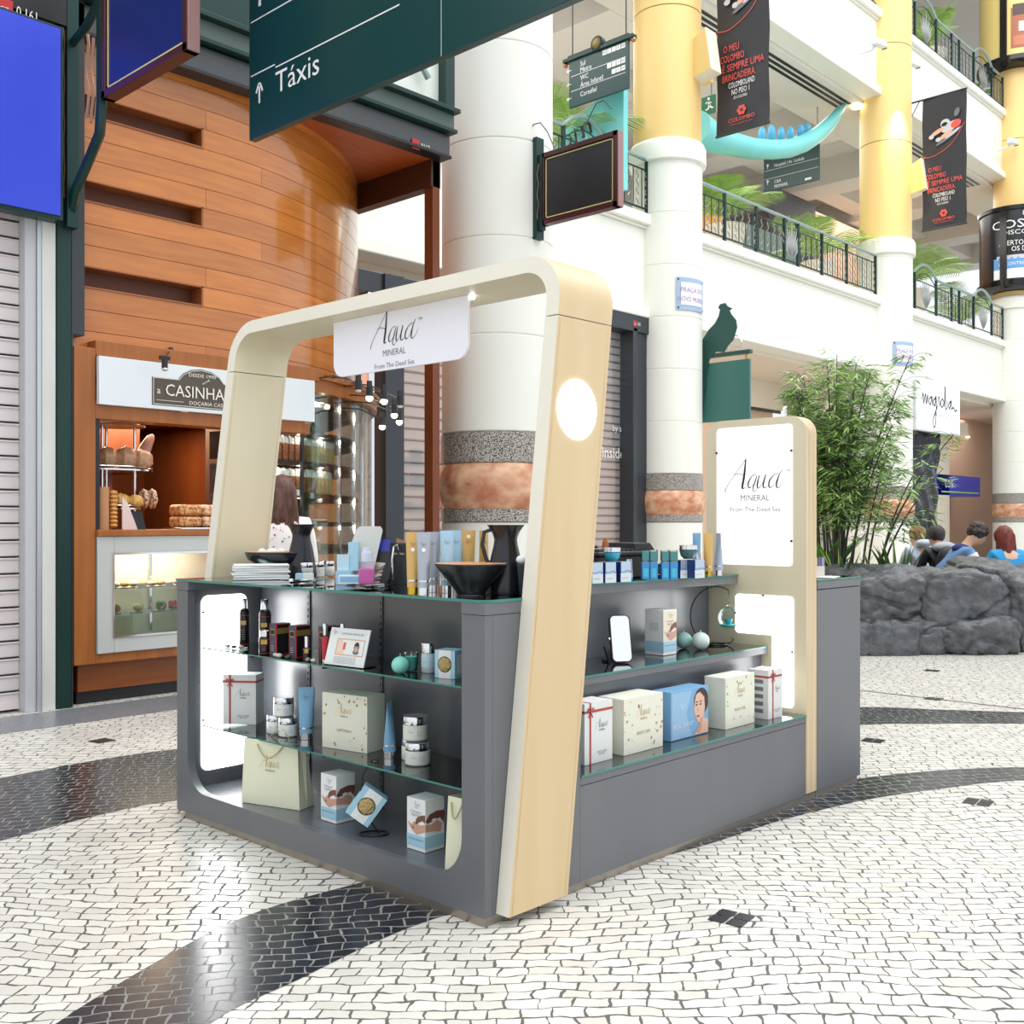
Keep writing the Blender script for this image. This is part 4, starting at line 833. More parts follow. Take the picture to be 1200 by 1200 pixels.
snake('yellow-edged snake plant in the middle below the bamboo', 1030, 11.5, 12, .5, 33)
snake('yellow-edged snake plant left of the bamboo canes by the kiosk tower', 990, 11.3, 14, .52, 35)
random.seed(5); x, y = RC(968, 12.0); t = thing('broadleaf_plant', 'broad bright green leaves behind the kiosk tower', 'plant', (x, y, .5))
for k in range(9):
    a = random.uniform(0, 2*PI); d_ = Vector((math.cos(a), math.sin(a), 0)); sd = Vector((-d_.y, d_.x, 0)); g = G(); L = random.uniform(.4, .75)
    P = [(d_*.7*L*s**1.3+Vector((0, 0, L*1.25*s-.3*L*s*s)), .07*math.sin(PI*min(max(s, .08), .97))) for s in (0, .2, .4, .6, .8, 1)]
    for (c0, w0), (c1, w1) in zip(P, P[1:]): g.add([c0-sd*w0, c0+sd*w0, c1+sd*w1, c1-sd*w1], [(0, 1, 2, 3)], mat('broad_leaf', (88, 156, 62), .35))
    obj('leaf', g, t, recalc=False)
# ---------------------------------------------------------------- people
def skin(name, J, E, m, parent, sub=2):
    """J: list of (xyz, radius); E: edges"""
    me = bpy.data.meshes.new(name); me.from_pydata([j[0] for j in J], E, []); o = bpy.data.objects.new(name, me); COL.objects.link(o)
    o.parent = parent; s = o.modifiers.new('skin', 'SKIN'); s.use_smooth_shade = True
    if not me.skin_vertices: me.skin_vertices_add() if hasattr(me, 'skin_vertices_add') else None
    sv = me.skin_vertices[0].data
    for i, j in enumerate(J):
        r = j[1]; sv[i].radius = r if isinstance(r, tuple) else (r, r)
    sv[0].use_root = True
    o.modifiers.new('sub', 'SUBSURF').levels = sub; o.modifiers['sub'].render_levels = sub
    me.materials.append(m); return o
def mixv(a, b, t): return tuple(a[i]+(b[i]-a[i])*t for i in range(3))
def person(label, loc, rz, sk, hair, top, bottom, pose, shoes=(30, 30, 34)):
    t = thing('person', label, 'person', loc, rz); p = pose
    SK = mat('skin_%d' % sk[0], sk, .5); J = [(p['pelvis'], (.12, .10)), (p['waist'], (.10, .085)), (p['chest'], (.125, .095)), (p['neck'], .05), (p['head'], (.075, .085)), (p['crown'], (.07, .085))]
    E = [(0, 1), (1, 2), (2, 3), (3, 4), (4, 5)]
    hd = Vector(p['head']); fw = Vector(p.get('face', (0, 1, 0))).normalized()
    J += [(tuple(hd+fw*.095+Vector((0, 0, -.005))), .016), (tuple(hd+fw*.06+Vector((0, 0, -.06))), .04)]; E += [(4, 6), (4, 7)]
    for s in (-1, 1):
        ear = hd+fw.cross(Z_)*s*.085; J.append((tuple(ear), .018)); E.append((4, len(J)-1))
        sh, el, wr = p['sh'+'LR'[s > 0]], p['el'+'LR'[s > 0]], p['wr'+'LR'[s > 0]]; b = len(J)
        pd = (Vector(wr)-Vector(el)).normalized(); pm = Vector(wr)+pd*.05
        J += [(sh, .055), (mixv(sh, el, .5), .046), (el, .038), (mixv(el, wr, .5), .033), (wr, .023), (tuple(pm), (.032, .02))]
        E += [(2, b), (b, b+1), (b+1, b+2), (b+2, b+3), (b+3, b+4), (b+4, b+5)]
        sd = pd.cross(Z_); sd = sd.normalized() if sd.length > .1 else Vector((1, 0, 0))
        for f in range(5):
            k = len(J); off = sd*(f-1.5)*.019*s if f < 4 else -sd*.045*s; L = (.06, .072, .068, .052, .04)[f]; q = pm+off+pd*(.02 if f < 4 else -.01)
            J += [(tuple(q), .0095), (tuple(q+pd*L*.55+Vector((0, 0, -.01))), .0085), (tuple(q+pd*L*.85+Vector((0, 0, -.03))), .0075)]; E += [(b+5, k), (k, k+1), (k+1, k+2)]
        hp, kn, an, to = p['hp'+'LR'[s > 0]], p['kn'+'LR'[s > 0]], p['an'+'LR'[s > 0]], p['to'+'LR'[s > 0]]; b = len(J)
        J += [(hp, .085), (mixv(hp, kn, .5), .07), (kn, .052), (mixv(kn, an, .4), .05), (an, .034), (to, (.035, .02))]
        E += [(0, b), (b, b+1), (b+1, b+2), (b+2, b+3), (b+3, b+4), (b+4, b+5)]
    skin('body', J, E, SK, t)
    a = 1.16; J = [(p['pelvis'], (.13, .115)), (p['waist'], (.125, .11)), (p['chest'], (.155, .12)), (mixv(p['chest'], p['neck'], .75), .07)]; E = [(0, 1), (1, 2), (2, 3)]
    for s in 'LR':
        sh, el, wr = p['sh'+s], p['el'+s], p['wr'+s]; b = len(J); J += [(sh, .07), (mixv(sh, el, .5), .058), (el, .05)]; E += [(2, b), (b, b+1), (b+1, b+2)]
        if top[1] != 'short': J += [(mixv(el, wr, .9), .036)]; E += [(b+2, b+3)]
    skin('top', J, E, top[0], t)
    J = [(p['pelvis'], (.135, .12))]; E = []
    for s in 'LR':
        hp, kn, an = p['hp'+s], p['kn'+s], p['an'+s]; b = len(J); J += [(hp, .098), (mixv(hp, kn, .5), .082), (kn, .065), (mixv(kn, an, .4), .06), (mixv(kn, an, .9), .048)]; E += [(0, b), (b, b+1), (b+1, b+2), (b+2, b+3), (b+3, b+4)]
    skin('trousers', J, E, bottom, t)
    SH = mat('shoe_%d' % shoes[0], shoes, .5)
    for s in 'LR': an, to = p['an'+s], p['to'+s]; obj('shoe', G().tube([Vector(an)+Vector((0, -.05, -.03)), Vector(mixv(an, to, .5)), Vector(to)], [.042, .046, .036], SH, 10), t)
    hm = mat('hair_%d' % hair[0][0], hair[0], .55, noise=((40, 40, 12), .2, tuple(min(255, int(c*1.5+12)) for c in hair[0]))); g = G(); c = (hd+Vector(p['crown']))/2-fw*.018+Vector((0, 0, .015))
    g.ell(c, .098, .112, .118, hm, 20, 14, jit=.05)
    random.seed(hair[0][0])
    if hair[1] == 'curly':
        for k in range(46): v = Vector((random.gauss(0, 1), random.gauss(0, 1), random.gauss(.5, .8))).normalized(); g.ell(c+Vector((v.x*.085, v.y*.09, v.z*.095)), .032, .032, .03, hm, 8, 6)
    if hair[1] == 'long':
        L = hair[2]; bk = -fw
        for k in range(70):
            an = random.uniform(-1.25, 1.25); d_ = (bk*math.cos(an)+fw.cross(Z_)*math.sin(an)); r0 = .085
            P = [c+d_*r0*.6+Vector((0, 0, .08)), c+d_*(r0+.015), c+d_*(r0+.03)+Vector((0, 0, -.14))]
            for q in range(3, 9): P.append(c+d_*(r0+.025+.014*math.sin(q*1.7+k))+fw.cross(Z_)*.014*math.cos(q*1.3+k*2)+Vector((0, 0, -.14-L*(q-2)/7*random.uniform(.93, 1.0))))
            g.tube(P, [.018, .02, .018]+[.017-.0017*q for q in range(6)], hm, 5)
    obj('hair', g, t); 
    eye = mat('eye_white', (235, 232, 228), .3)
    obj('eyes', G().ell(hd+fw*.078+fw.cross(Z_)*.032+Vector((0, 0, .02)), .012, .012, .009, eye, 8, 6).ell(hd+fw*.078-fw.cross(Z_)*.032+Vector((0, 0, .02)), .012, .012, .009, eye, 8, 6), t)
    return t
def sit(lean=.1, drop=0., hands=.62, hx=.12, turn=0.):
    f = (math.sin(turn), math.cos(turn), -.25*lean*4)
    return dict(pelvis=(0, 0, .54), waist=(0, lean*.3, .72), chest=(0, lean, .92-drop), neck=(0, lean+.03, 1.06-drop*1.2), head=(f[0]*.02, lean+.06+lean*.3, 1.155-drop*1.5), crown=(0, lean+.05+lean*.4, 1.22-drop*1.6), face=f,
                shL=(-.17, lean, .97-drop), shR=(.17, lean, .97-drop), elL=(-.22, lean+.1, .72-drop*.5), elR=(.22, lean+.1, .72-drop*.5), wrL=(-hx, lean+.32, hands), wrR=(hx, lean+.32, hands),
                hpL=(-.09, .04, .52), hpR=(.09, .04, .52), knL=(-.13, .46, .54), knR=(.13, .46, .54), anL=(-.13, .48, .09), anR=(.13, .48, .09), toL=(-.14, .62, .04), toR=(.14, .62, .04))
JN = mat('jeans_blue', (62, 84, 122), .8); DK = mat('dark_trousers', (36, 38, 46), .8)
def seat(label, px, d, rz, *a): x, y = RC(px, d); return person(label, (x, y, .0), rz, *a)
SB = -.75
HOODW = mat('pale_hoodie', (206, 214, 228), .8, noise=((14, 14, 14), .2, (176, 190, 212))); BPK = mat('black_jacket', (40, 42, 48), .6); DEN = mat('denim_jacket', (112, 148, 190), .8, noise=((30, 30, 30), .25, (86, 124, 172))); TURQ = mat('bright_blue_top', (38, 150, 206), .7)
a = seat('seated person with short brown hair and a pale blue-white hoodie seen from behind', 1083, 13.3, SB+.15, (214, 168, 140), ((112, 76, 50), 'short'), (HOODW, 'l'), JN, sit(.08, .03))
obj('hood', G().ell((0, .0, 1.04), .12, .07, .05, HOODW, 16, 10), a)
b = seat('seated person with dark hair, grey hood and black jacket seen from behind', 1107, 12.7, SB+.1, (206, 160, 132), ((38, 32, 32), 'short'), (BPK, 'l'), DK, sit(.10, .03))
obj('hood', G().ell((0, .0, 1.0), .15, .09, .07, mat('grey_hood', (168, 172, 180), .8), 16, 10), b)
obj('backpack', G().ell((-.03, -.12, .8), .15, .09, .22, mat('black_backpack', (22, 24, 30), .5), 16, 12), b)
c = seat('seated person with curly dark hair leaning forward in a blue denim jacket', 1092, 12.15, -2.38, (206, 160, 132), ((38, 30, 28), 'curly'), (DEN, 'l'), JN, sit(.36, .01))
obj('collar', G().ell((0, .34, 1.0), .09, .11, .06, mat('navy_collar', (40, 56, 110), .8), 14, 8), c)
obj('white_sleeve', G().tube([(.18, .36, .93), (.21, .40, .84), (.22, .46, .72)], [.082, .072, .06], mat('white_cloth', (236, 238, 240), .7), 12).tube([(.215, .43, .79), (.22, .44, .76)], [.076, .073], mat('navy_stripe', (30, 36, 60), .7), 12), c)
d = seat('seated person with long dark red hair and bright blue top seen from behind', 1184, 11.95, SB+.1, (224, 180, 156), ((84, 28, 20), 'long', .38), (TURQ, 'short'), DK, sit(.06, .035))
st = dict(pelvis=(0, 0, .92), waist=(0, 0, 1.06), chest=(0, 0, 1.26), neck=(0, .01, 1.42), head=(0, .03, 1.52), crown=(0, .02, 1.585), face=(.3, 1, 0), shL=(-.16, 0, 1.33), shR=(.16, 0, 1.33), elL=(-.21, .0, 1.08), elR=(.21, .03, 1.07), wrL=(-.2, .14, .88), wrR=(.19, .2, .9),
          hpL=(-.08, 0, .88), hpR=(.08, 0, .88), knL=(-.09, .02, .48), knR=(.1, .05, .48), anL=(-.09, 0, .09), anR=(.11, .0, .09), toL=(-.1, .14, .04), toR=(.13, .14, .04))
FLO = mat('floral_white', (238, 234, 230), .8)
x, y = RC(331, 7.3); e = person('standing person with long brown hair and white dress with red flower dots', (x, y, -.0), -.55, (214, 168, 140), ((66, 40, 30), 'long', .34), (FLO, 'l'), mat('nude_tights', (190, 150, 130), .8), st)
obj('dress', G().lathe([(.30, .55), (.27, .7), (.23, .88), (.165, 1.06), (.185, 1.2), (.17, 1.32), (.09, 1.4)], (0, 0, 0), FLO, 28, sy=.78, capb=False), e)
random.seed(4); g = G(); RF = mat('flower_red', (196, 60, 56), .7); RG = mat('flower_dark', (90, 86, 84), .7)
for k in range(240):
    a_ = random.uniform(0, 2*PI); z = random.uniform(.56, 1.34); r = .30-(z-.55)*.25 if z < 1.06 else .178
    r += .002; P = Vector((math.cos(a_)*r, math.sin(a_)*r*.78, z)); X = Vector((-math.sin(a_), math.cos(a_), 0)); g.flat(circ(random.uniform(.003, .008), 6), P+Vector((math.cos(a_), math.sin(a_), 0))*.006, X, Z_, RF if k % 3 else RG)
obj('flower_print', g, e, recalc=False)
# ---------------------------------------------------------------- bakery: portal, sign, window, room
PV0 = 4.97
t = thing('shopfront_portal', 'honey brown wooden portal frame of the bakery window', 'portal', (.93, PV0, 0)); W = 1.16
obj('post', G().box(-.01, .145, 0, .2, .29, 2.54, WOODP), t, bev=.004); obj('header', G().box(.145, 2.1, 0, .2, 2.49, 2.6, WOODP), t, bev=.004); obj('lintel', G().box(.145, 1.95, 0, .2, 2.04, 2.14, WOODP), t, bev=.004)
obj('sill_rail', G().box(.145, 1.6, 0, .2, .29, .36, WOODP), t, bev=.004); obj('plinth_board', G().box(.05, 1.9, .08, .2, .09, .285, mat('plinth_wood', (150, 82, 34), .35, noise=((2, 2, 20), .3, (118, 60, 24)))), t); obj('inner_frame', G().box(.148, .185, .02, .12, 1.25, 2.04, BLKM), t); obj('kickboard', G().box(.05, 1.9, .1, .2, 0, .09, BLKM), t)
t = thing('shop_sign', 'white sign board with dark plaque reading a CASINHA over the bakery window', 'shop sign', (1.08, 4.93, 2.14)); obj('board', G().box(0, 1.87, 0, .04, 0, .345, mat('sign_white_grey', (222, 228, 232), .35)), t, bev=.003)
PLQ = mat('plaque_olive', (84, 74, 64), .4); g = G()
pl = [(0, 0), (.98, 0), (.98, .24), (.77, .24), (.72, .295), (.63, .335), (.52, .35), (.41, .335), (.32, .295), (.27, .24), (0, .24)]
pl = [(a_*.78, b_*.85) for a_, b_ in pl]
def outl(k): c_ = (.38, .13); return [(c_[0]+(a_-c_[0])*(1+k/.4), c_[1]+(b_-c_[1])*(1+k/.14)) for a_, b_ in pl]
PX_ = PV(179, 470, 4.92).x-1.08; O = (PX_, -.001, .03)
g.prism(outl(.002), O, (1, 0, 0), Z_, -.006, PLQ)
O = (PX_, -.009, .03)
ivp = mat('plaque_ivory', (232, 228, 214), .4)
def ring(g, P, O, w_, m):
    n = len(P)
    for i in range(n): g.strokes([([P[i], P[(i+1) % n]], [w_, w_])], O, (1, 0, 0), Z_, 1, m)
ring(g, outl(-.007), O, .004, ivp)
g.text('a', (O[0]+.035, O[1], O[2]+.085), (1, 0, 0), Z_, .05, ivp, al='L').text('CASINHA', (O[0]+.105, O[1], O[2]+.075), (1, 0, 0), Z_, .088, ivp, al='L', sx=.93)
g.text('DO\u00c7ARIA CASEIRA', (O[0]+.30, O[1], O[2]+.022), (1, 0, 0), Z_, .028, ivp, al='L', sx=1.1).text('DESDE 1990', (O[0]+.41, O[1], O[2]+.235), (1, 0, 0), Z_, .026, ivp, sx=1.2)
g.box(O[0]+.03, O[0]+.25, O[1]-.001, O[1], O[2]+.035, O[2]+.038, ivp)
for k in range(5): g.flat(circ(.012, 8, 0, 0, .006), (O[0]+.42+.010*k, O[1], O[2]+.192+.006*k), Vector((.8, 0, .6)), Vector((-.6, 0, .8)), ivp)
obj('plaque', g, t, recalc=False)
# interior room
g = G().box(.96, 2.75, 7.4, 7.5, 0, 2.9, WOODD).box(.93, .98, 5.2, 7.5, 0, 2.9, WOODD).box(.98, 2.75, 5.3, 7.4, 2.2, 2.3, WOODH).box(1.75, 1.85, 6.3, 7.4, 0, 2.2, WOODD).box(2.72, 2.8, 5.35, 7.5, 0, 2.9, WOODD).box(1.0, 2.75, 5.2, 7.4, .02, .04, WOODD)
struct('wall_bakery_room', g)
e.scale = (.965,)*3
area('room_glow', (1.9, 6.2, 2.15), .9, 48, (1, .72, .46)); area('room_glow2', (1.9, 5.5, 2.17), .6, 8, (1, .8, .6))
for lab, p in (('round recessed ceiling light in the bakery over the loaf rack', (1.98, 5.35, 2.17)), ('recessed ceiling light in the bakery close to the left arch leg', (2.3, 5.42, 2.17))): single('ceiling_light', G().cyl((0, 0, 0), .035, .012, mat('lamp_white', (255, 250, 240), .4, em=3)), lab, 'ceiling light', loc=p)
single('picture', G().box(0, .14, 0, .015, 0, .2, mat('frame_cream', (214, 200, 180), .5)).box(.03, .11, -.003, 0, .03, .13, mat('pic_red', (170, 90, 70), .5)), 'small light picture pinned high on the bakery back wall', 'picture', loc=PV(221, 524, 7.36))
single('picture', G().box(0, .22, 0, .02, 0, .42, BLKM).box(.03, .19, -.003, 0, .03, .39, mat('pic_brown', (130, 96, 76), .5)), 'black framed picture on the bakery back wall', 'picture', loc=PV(218, 583, 7.36))
t = thing('wooden_door', 'orange wooden panel door half hidden behind the left arch leg', 'door', PV(231, 607, 7.1)); obj('leaf', G().box(0, .3, 0, .04, -1.2, .75, WOODH), t, bev=.004)
obj('moulding', G().box(.04, .26, -.008, 0, .36, .68, WOODP).box(.04, .26, -.008, 0, -.2, .28, WOODP), t, bev=.006); obj('switch_plate', G().box(.08, .13, -.015, 0, .18, .36, mat('brass_plate', (206, 190, 140), .4)), t)
t = thing('wall_cupboard', 'brown wooden wall cupboard hanging in the bakery', 'cupboard', (1.7, 6.2, 1.72)); obj('body', G().box(0, .35, 0, .6, 0, .42, WOODD), t, bev=.004)
t = thing('back_counter', 'orange-brown wooden back counter with fruit on it in the bakery', 'counter', (1.25, 6.3, .02)); obj('body', G().box(0, .55, 0, .5, 0, 1.45, WOODH), t, bev=.005)
for k, c_ in enumerate(((150, 190, 60), (200, 180, 60), (206, 40, 50), (206, 40, 50))):
    q = (1.36+.09*k, 6.35, 1.505); single('fruit', G().ell((0, 0, 0), .035, .035, .033, mat('fruit%d' % (c_[0]), c_, .35), 12, 8), ('green fruit on the bakery back counter, leftmost', 'yellow-green fruit second on the bakery back counter', 'red fruit on the bakery back counter, left of the pair', 'rightmost red fruit on the bakery back counter')[k], 'fruit', loc=q)
# stainless cabinet with pastry window
SSL = mat('cabinet_steel', (196, 200, 198), .35, .25)
t = thing('display_cabinet', 'pale grey steel cabinet with lit pastry window under the wooden ledge', 'display cabinet', (1.08, 4.95, .36)); W = 1.2
x0, x1, z0, z1 = .125, .90, .12, .705
g = G().box(0, x0, 0, .05, 0, .84, SSL).box(x1, W, 0, .05, 0, .84, SSL).box(x0, x1, 0, .05, 0, z0, SSL).box(x0, x1, 0, .05, z1, .84, SSL); obj('front_panel', g, t, bev=.004)
obj('window_trim', G().box(x0-.012, x1+.012, -.008, .01, z1, z1+.014, CHROME).box(x0-.012, x0, -.008, .01, z0, z1, CHROME).box(x1, x1+.012, -.008, .01, z0, z1, CHROME).box(x0-.012, x1+.012, -.008, .01, z0-.014, z0, CHROME), t)
IN = mat('cabinet_inside', (212, 196, 176), .5); obj('interior', G().box(0, W, .44, .46, 0, .84, IN).box(0, .02, .05, .44, 0, .84, IN).box(W-.02, W, .05, .44, 0, .84, IN).box(0, W, .05, .46, 0, .015, mat('cabinet_tray_grey', (120, 120, 116), .4)).box(0, W, .05, .46, .82, .84, IN).box(.25, .27, .42, .44, .1, .8, CHROME).box(.62, .64, .42, .44, .1, .8, CHROME), t)
obj('window_glass', G().box(x0, x1, .012, .016, z0, z1, CLR), t)
SH2 = [.46, .275]
for z in SH2: obj('shelf', G().box(.03, W-.03, .08, .42, z-.008, z, GLS).box(.03, W-.03, .074, .08, z-.008, z, GLE), t)
obj('price_rail', G().box(.05, 1.0, .06, .07, .03, .04, CHROME), t)
area('cab_glow', (1.6, 5.15, 1.14), .8, 11, (1, .9, .76), sy=.2)
PC = [mat('pastry_gold', (206, 150, 80), .5, bump=(30, .5)), mat('pastry_brown', (150, 92, 50), .5, bump=(30, .5)), mat('pastry_cream', (236, 212, 160), .5)]
random.seed(12)
for r, (z, n, nm) in enumerate(((.46, 10, 'top'), (.275, 4, 'middle'), (.02, 6, 'bottom'))):
    for k in range(n):
        x = 1.08+.17+k*(.72/n)+.03; h = .022 if r == 0 else .03
        single('pastry', G().ell((0, 0, h), .036 if r else .032, .05, h, PC[(k+r) % 3 if r else (0 if k % 2 else 2)], 12, 8), 'golden flat pastry on the %s shelf of the lit pastry window' % nm, 'pastry', 'pastries on the %s shelf of the steel cabinet' % nm, loc=(x, 5.09, .36+z+.001))
for k, c_ in enumerate(((40, 120, 80), (196, 50, 56), (214, 220, 236), (40, 170, 160))):
    g = G(); 
    for q in range(10): a_ = q*.63; g.ell((.022*math.cos(a_), .022*math.sin(a_), .035+.012*math.sin(q*2.1)), .018, .018, .024, mat('foil%d' % c_[0], c_, .25, .3), 8, 6)
    g.ell((0, 0, .03), .034, .034, .03, MATS['foil%d' % c_[0]], 10, 6)
    single('wrapped_sweet', g, ('green', 'red', 'white', 'turquoise')[k]+' foil wrapped sweet on the middle shelf of the pastry window', 'sweet', loc=(1.08+.56+.10*k, 5.08, .636))
for k, (x, z) in enumerate(((.33, .45), (.55, .45), (.82, .455), (.2, .255), (.37, .26), (.7, .262), (.28, .03), (.6, .035))):
    single('price_tag', G().box(0, .065, 0, .004, 0, .032, WHT), ('white price tag at left of the top pastry shelf', 'white price tag second on the top pastry shelf', 'white price tag at right of the top pastry shelf', 'white price tag leftmost of the middle pastry shelf', 'white price tag second of the middle pastry shelf', 'white price tag under the foil wrapped sweets', 'white price tag left on the bottom pastry tray', 'white price tag right on the bottom pastry tray')[k], 'price tag', loc=(1.08+x, 5.0, .36+z))
single('counter_ledge', G().box(1.075, 2.75, 4.93, 5.55, 1.2, 1.245, WOODP), 'wooden serving ledge above the steel cabinet', 'ledge', bev=.004)
# round loaf rack
t = thing('bread_rack', 'tiered steel and wood bread rack standing on the bakery ledge', 'rack', (1.28, 5.32, 1.246)); 
for z, r, m_ in ((.15, .30, CHROME), (.44, .36, CHROME), (.78, .30, WOODP)):
    if r: obj('tier', G().lathe([(r, 0), (r, .012), (.001, .012)], (.06, .05, z), m_, 32, sy=.75), t)
for z, r in ((.15, .30), (.44, .36)): obj('tier_rim', G().tube([(.06+r*math.cos(q*PI/16), .05+r*.75*math.sin(q*PI/16), z+.03) for q in range(33)], .004, CHROME, 6), t)
for x, y in ((.0, -.02), (.28, .02), (.14, .2), (-.1, .1)): obj('upright', G().cyl((x, y, 0), .011, .79, CHROME, 10), t)
LF = mat('loaf_crust', (178, 122, 84), .35, noise=((20, 20, 20), .25, (216, 176, 140)), bump=(16, .6)); LFB = mat('loaf_golden', (196, 140, 66), .45, noise=((30, 30, 30), .2, (226, 186, 110)), bump=(30, .5))
def loaf(label, x, y, z, rx, ry, rz, m_, grp=None, nm='loaf'): single(nm, G().ell((0, 0, rz*.93), rx, ry, rz, m_, 18, 12, jit=.12), label, 'bread', grp, loc=(x, y, z))
for i, (lab, x, rx, rz, m_) in enumerate((('plastic wrapped loaf at the left end of the middle rack tier', 1.12, .085, .07, LF), ('small wrapped loaf behind the second on the middle rack tier', 1.24, .05, .06, LF), ('rounded wrapped loaf second on the middle rack tier', 1.31, .075, .085, LF), ('large round wrapped loaf third on the middle rack tier', 1.46, .085, .09, LF), ('large flour dusted loaf at the right end of the middle rack tier', 1.585, .085, .08, LF))):
    loaf(lab, x, 5.28+(.08 if i == 1 else 0), 1.246+.453, rx, .07, rz, m_)
single('bread_bag', G().tube([(0, 0, 0), (.03, 0, .07), (.07, .0, .14), (.085, 0, .16)], [.05, .045, .03, .012], mat('bag_film_brown', (176, 132, 120), .25), 10), 'tied plastic bag end sticking up behind the right wrapped loaf', 'bread bag', loc=(1.62, 5.33, 1.246+.575))
for i, (lab, x, r) in enumerate((('small golden roll at the left of the lower rack tier', 1.30, .04), ('round yellow cornbread loaf on the lower rack tier', 1.385, .065), ('orange split roll on the lower rack tier', 1.50, .06))): loaf(lab, x, 5.22, 1.246+.163, r, .06, r*.85, LFB)
for i in range(2): loaf(('striped nut loaf standing left at the end of the lower tier', 'striped nut loaf standing right at the end of the lower tier')[i], 1.59+.07*i, 5.26, 1.246+.163, .035, .06, .075, mat('nut_loaf', (150, 90, 52), .5, noise=((40, 40, 40), .1, (232, 206, 176))))
for i, x in enumerate((1.15, 1.42, 1.5)): loaf(('dark pastry on the top rack tier, left', 'twisted pastry on the top rack tier, middle', 'twisted pastry on the top rack tier, right')[i], x, 5.3, 1.246+.793, .06, .04, .022, PC[1-(i > 0)])
single('paper_tube', G().cyl((0, 0, 0), .062, .31, mat('kraft_tube', (186, 134, 92), .6), 20), 'tall brown kraft tube at the left of the bakery ledge', 'paper tube', loc=(1.17, 5.1, 1.246))
g = G(); 
for q in range(9): g.ell((0, 0, .03+.03*q), .032, .032, .02, PC[0], 10, 6)
single('biscuit_stack', g, 'stack of round biscuits in film beside the kraft tube', 'biscuits', loc=(1.27, 5.1, 1.246))
single('scale_screen', G().prism([(0, 0), (.16, 0), (.14, .14), (.03, .14)], (0, 0, 0), (1, 0, 0), (0, .2, .98), -.02, BLK), 'small black screen standing under the lower bread tier', 'screen', loc=(1.42, 5.2, 1.246))
single('napkin', G().prism([(0, 0), (.12, 0), (.04, .2), (0, .24)], (0, 0, 0), (1, 0, 0), Z_, -.01, mat('napkin_pink', (226, 206, 200), .6)), 'pale folded napkin leaning near the biscuit stack', 'napkin', loc=(1.33, 5.08, 1.246))
TT = mat('swiss_top', (232, 196, 160), .5, noise=((30, 30, 30), .1, (170, 96, 50))); SW = mat('swiss_side', (158, 94, 50), .5, noise=((50, 50, 50), .1, (220, 170, 110)))
single('cake_tray', G().box(0, .62, 0, .26, 0, .012, CHROME), 'steel tray with stacked sliced cakes on the ledge', 'tray', loc=(1.77, 5.02, 1.246), bev=.003)
nm = ('left', 'middle', 'right')
for r in range(2):
    for k in range(3): single('sliced_cake', G().box(-.095, .095, -.09, .09, 0, .085, TT if k == 1 else SW), 'sliced nut cake, %s of the %s layer on the cake tray' % (nm[k], ('lower', 'upper')[r]), 'cake', 'sliced cakes on the tray', loc=(1.875+.203*k, 5.14, 1.26+.092*r), bev=.022)
# curved glass display with packets
RG_ = 3.34
t = thing('glass_display', 'tall curved glass display case full of packed biscuits at the bakery corner', 'display case', (0, 0, 0)); A0 = math.radians(13.5); A2 = math.radians(112)
GCUR = glassmat('display_glass', (240, 246, 246), .55, .02, .02)
obj('curved_glass', G().arc(CC, RG_-.012, RG_, math.radians(16.5), A2, .35, 2.42, GCUR, 40), t, recalc=True)
obj('cornice', G().arc(CC, RG_-.25, RG_+.05, A0, A2, 2.42, 2.56, WOODP, 40).arc(CC, RG_-.25, RG_+.08, A0, A2, 2.53, 2.56, WOODP, 40), t)
obj('base', G().arc(CC, RG_-.3, RG_, math.radians(5), A2, 0, .35, WOODD, 40), t)
obj('glass_post', G().arc(CC, RG_-.02, RG_+.006, math.radians(16.2), math.radians(16.6), .35, 2.42, BLKM, 1), t)
for d_ in (27, 33, 38): obj('glass_joint', G().arc(CC, RG_-.014, RG_+.004, math.radians(d_), math.radians(d_+.35), .35, 2.42, CHROME, 1), t)
obj('back_panel', G().arc(CC, 2.65, 2.7, math.radians(8), A2, .3, 2.4, mat('display_back', (74, 48, 36), .5), 30), t)
SHZ = [2.10, 1.83, 1.55, 1.30, 1.05]
for z in SHZ: obj('shelf', G().arc(CC, 2.72, 3.2, math.radians(7.5), A2, z-.04, z, mat('dark_shelf', (66, 42, 32), .4), 30), t)
obj('sign_return', G().box(2.35, 2.95, 5.0, 5.05, 2.04, 2.13, WOODP), t)
area('disp_glow', (2.95, 5.6, 2.36), .5, 14, (1, .9, .74)); [point('disp_fill', (CC[0]+3.16*math.sin(math.radians(q)), CC[1]-3.16*math.cos(math.radians(q)), z_), 1.6, (1, .9, .74), .02) for q in (14, 20, 27) for z_ in (2.36, 2.05, 1.78, 1.5, 1.25)]  # point lights added as fill to brighten the display shelves

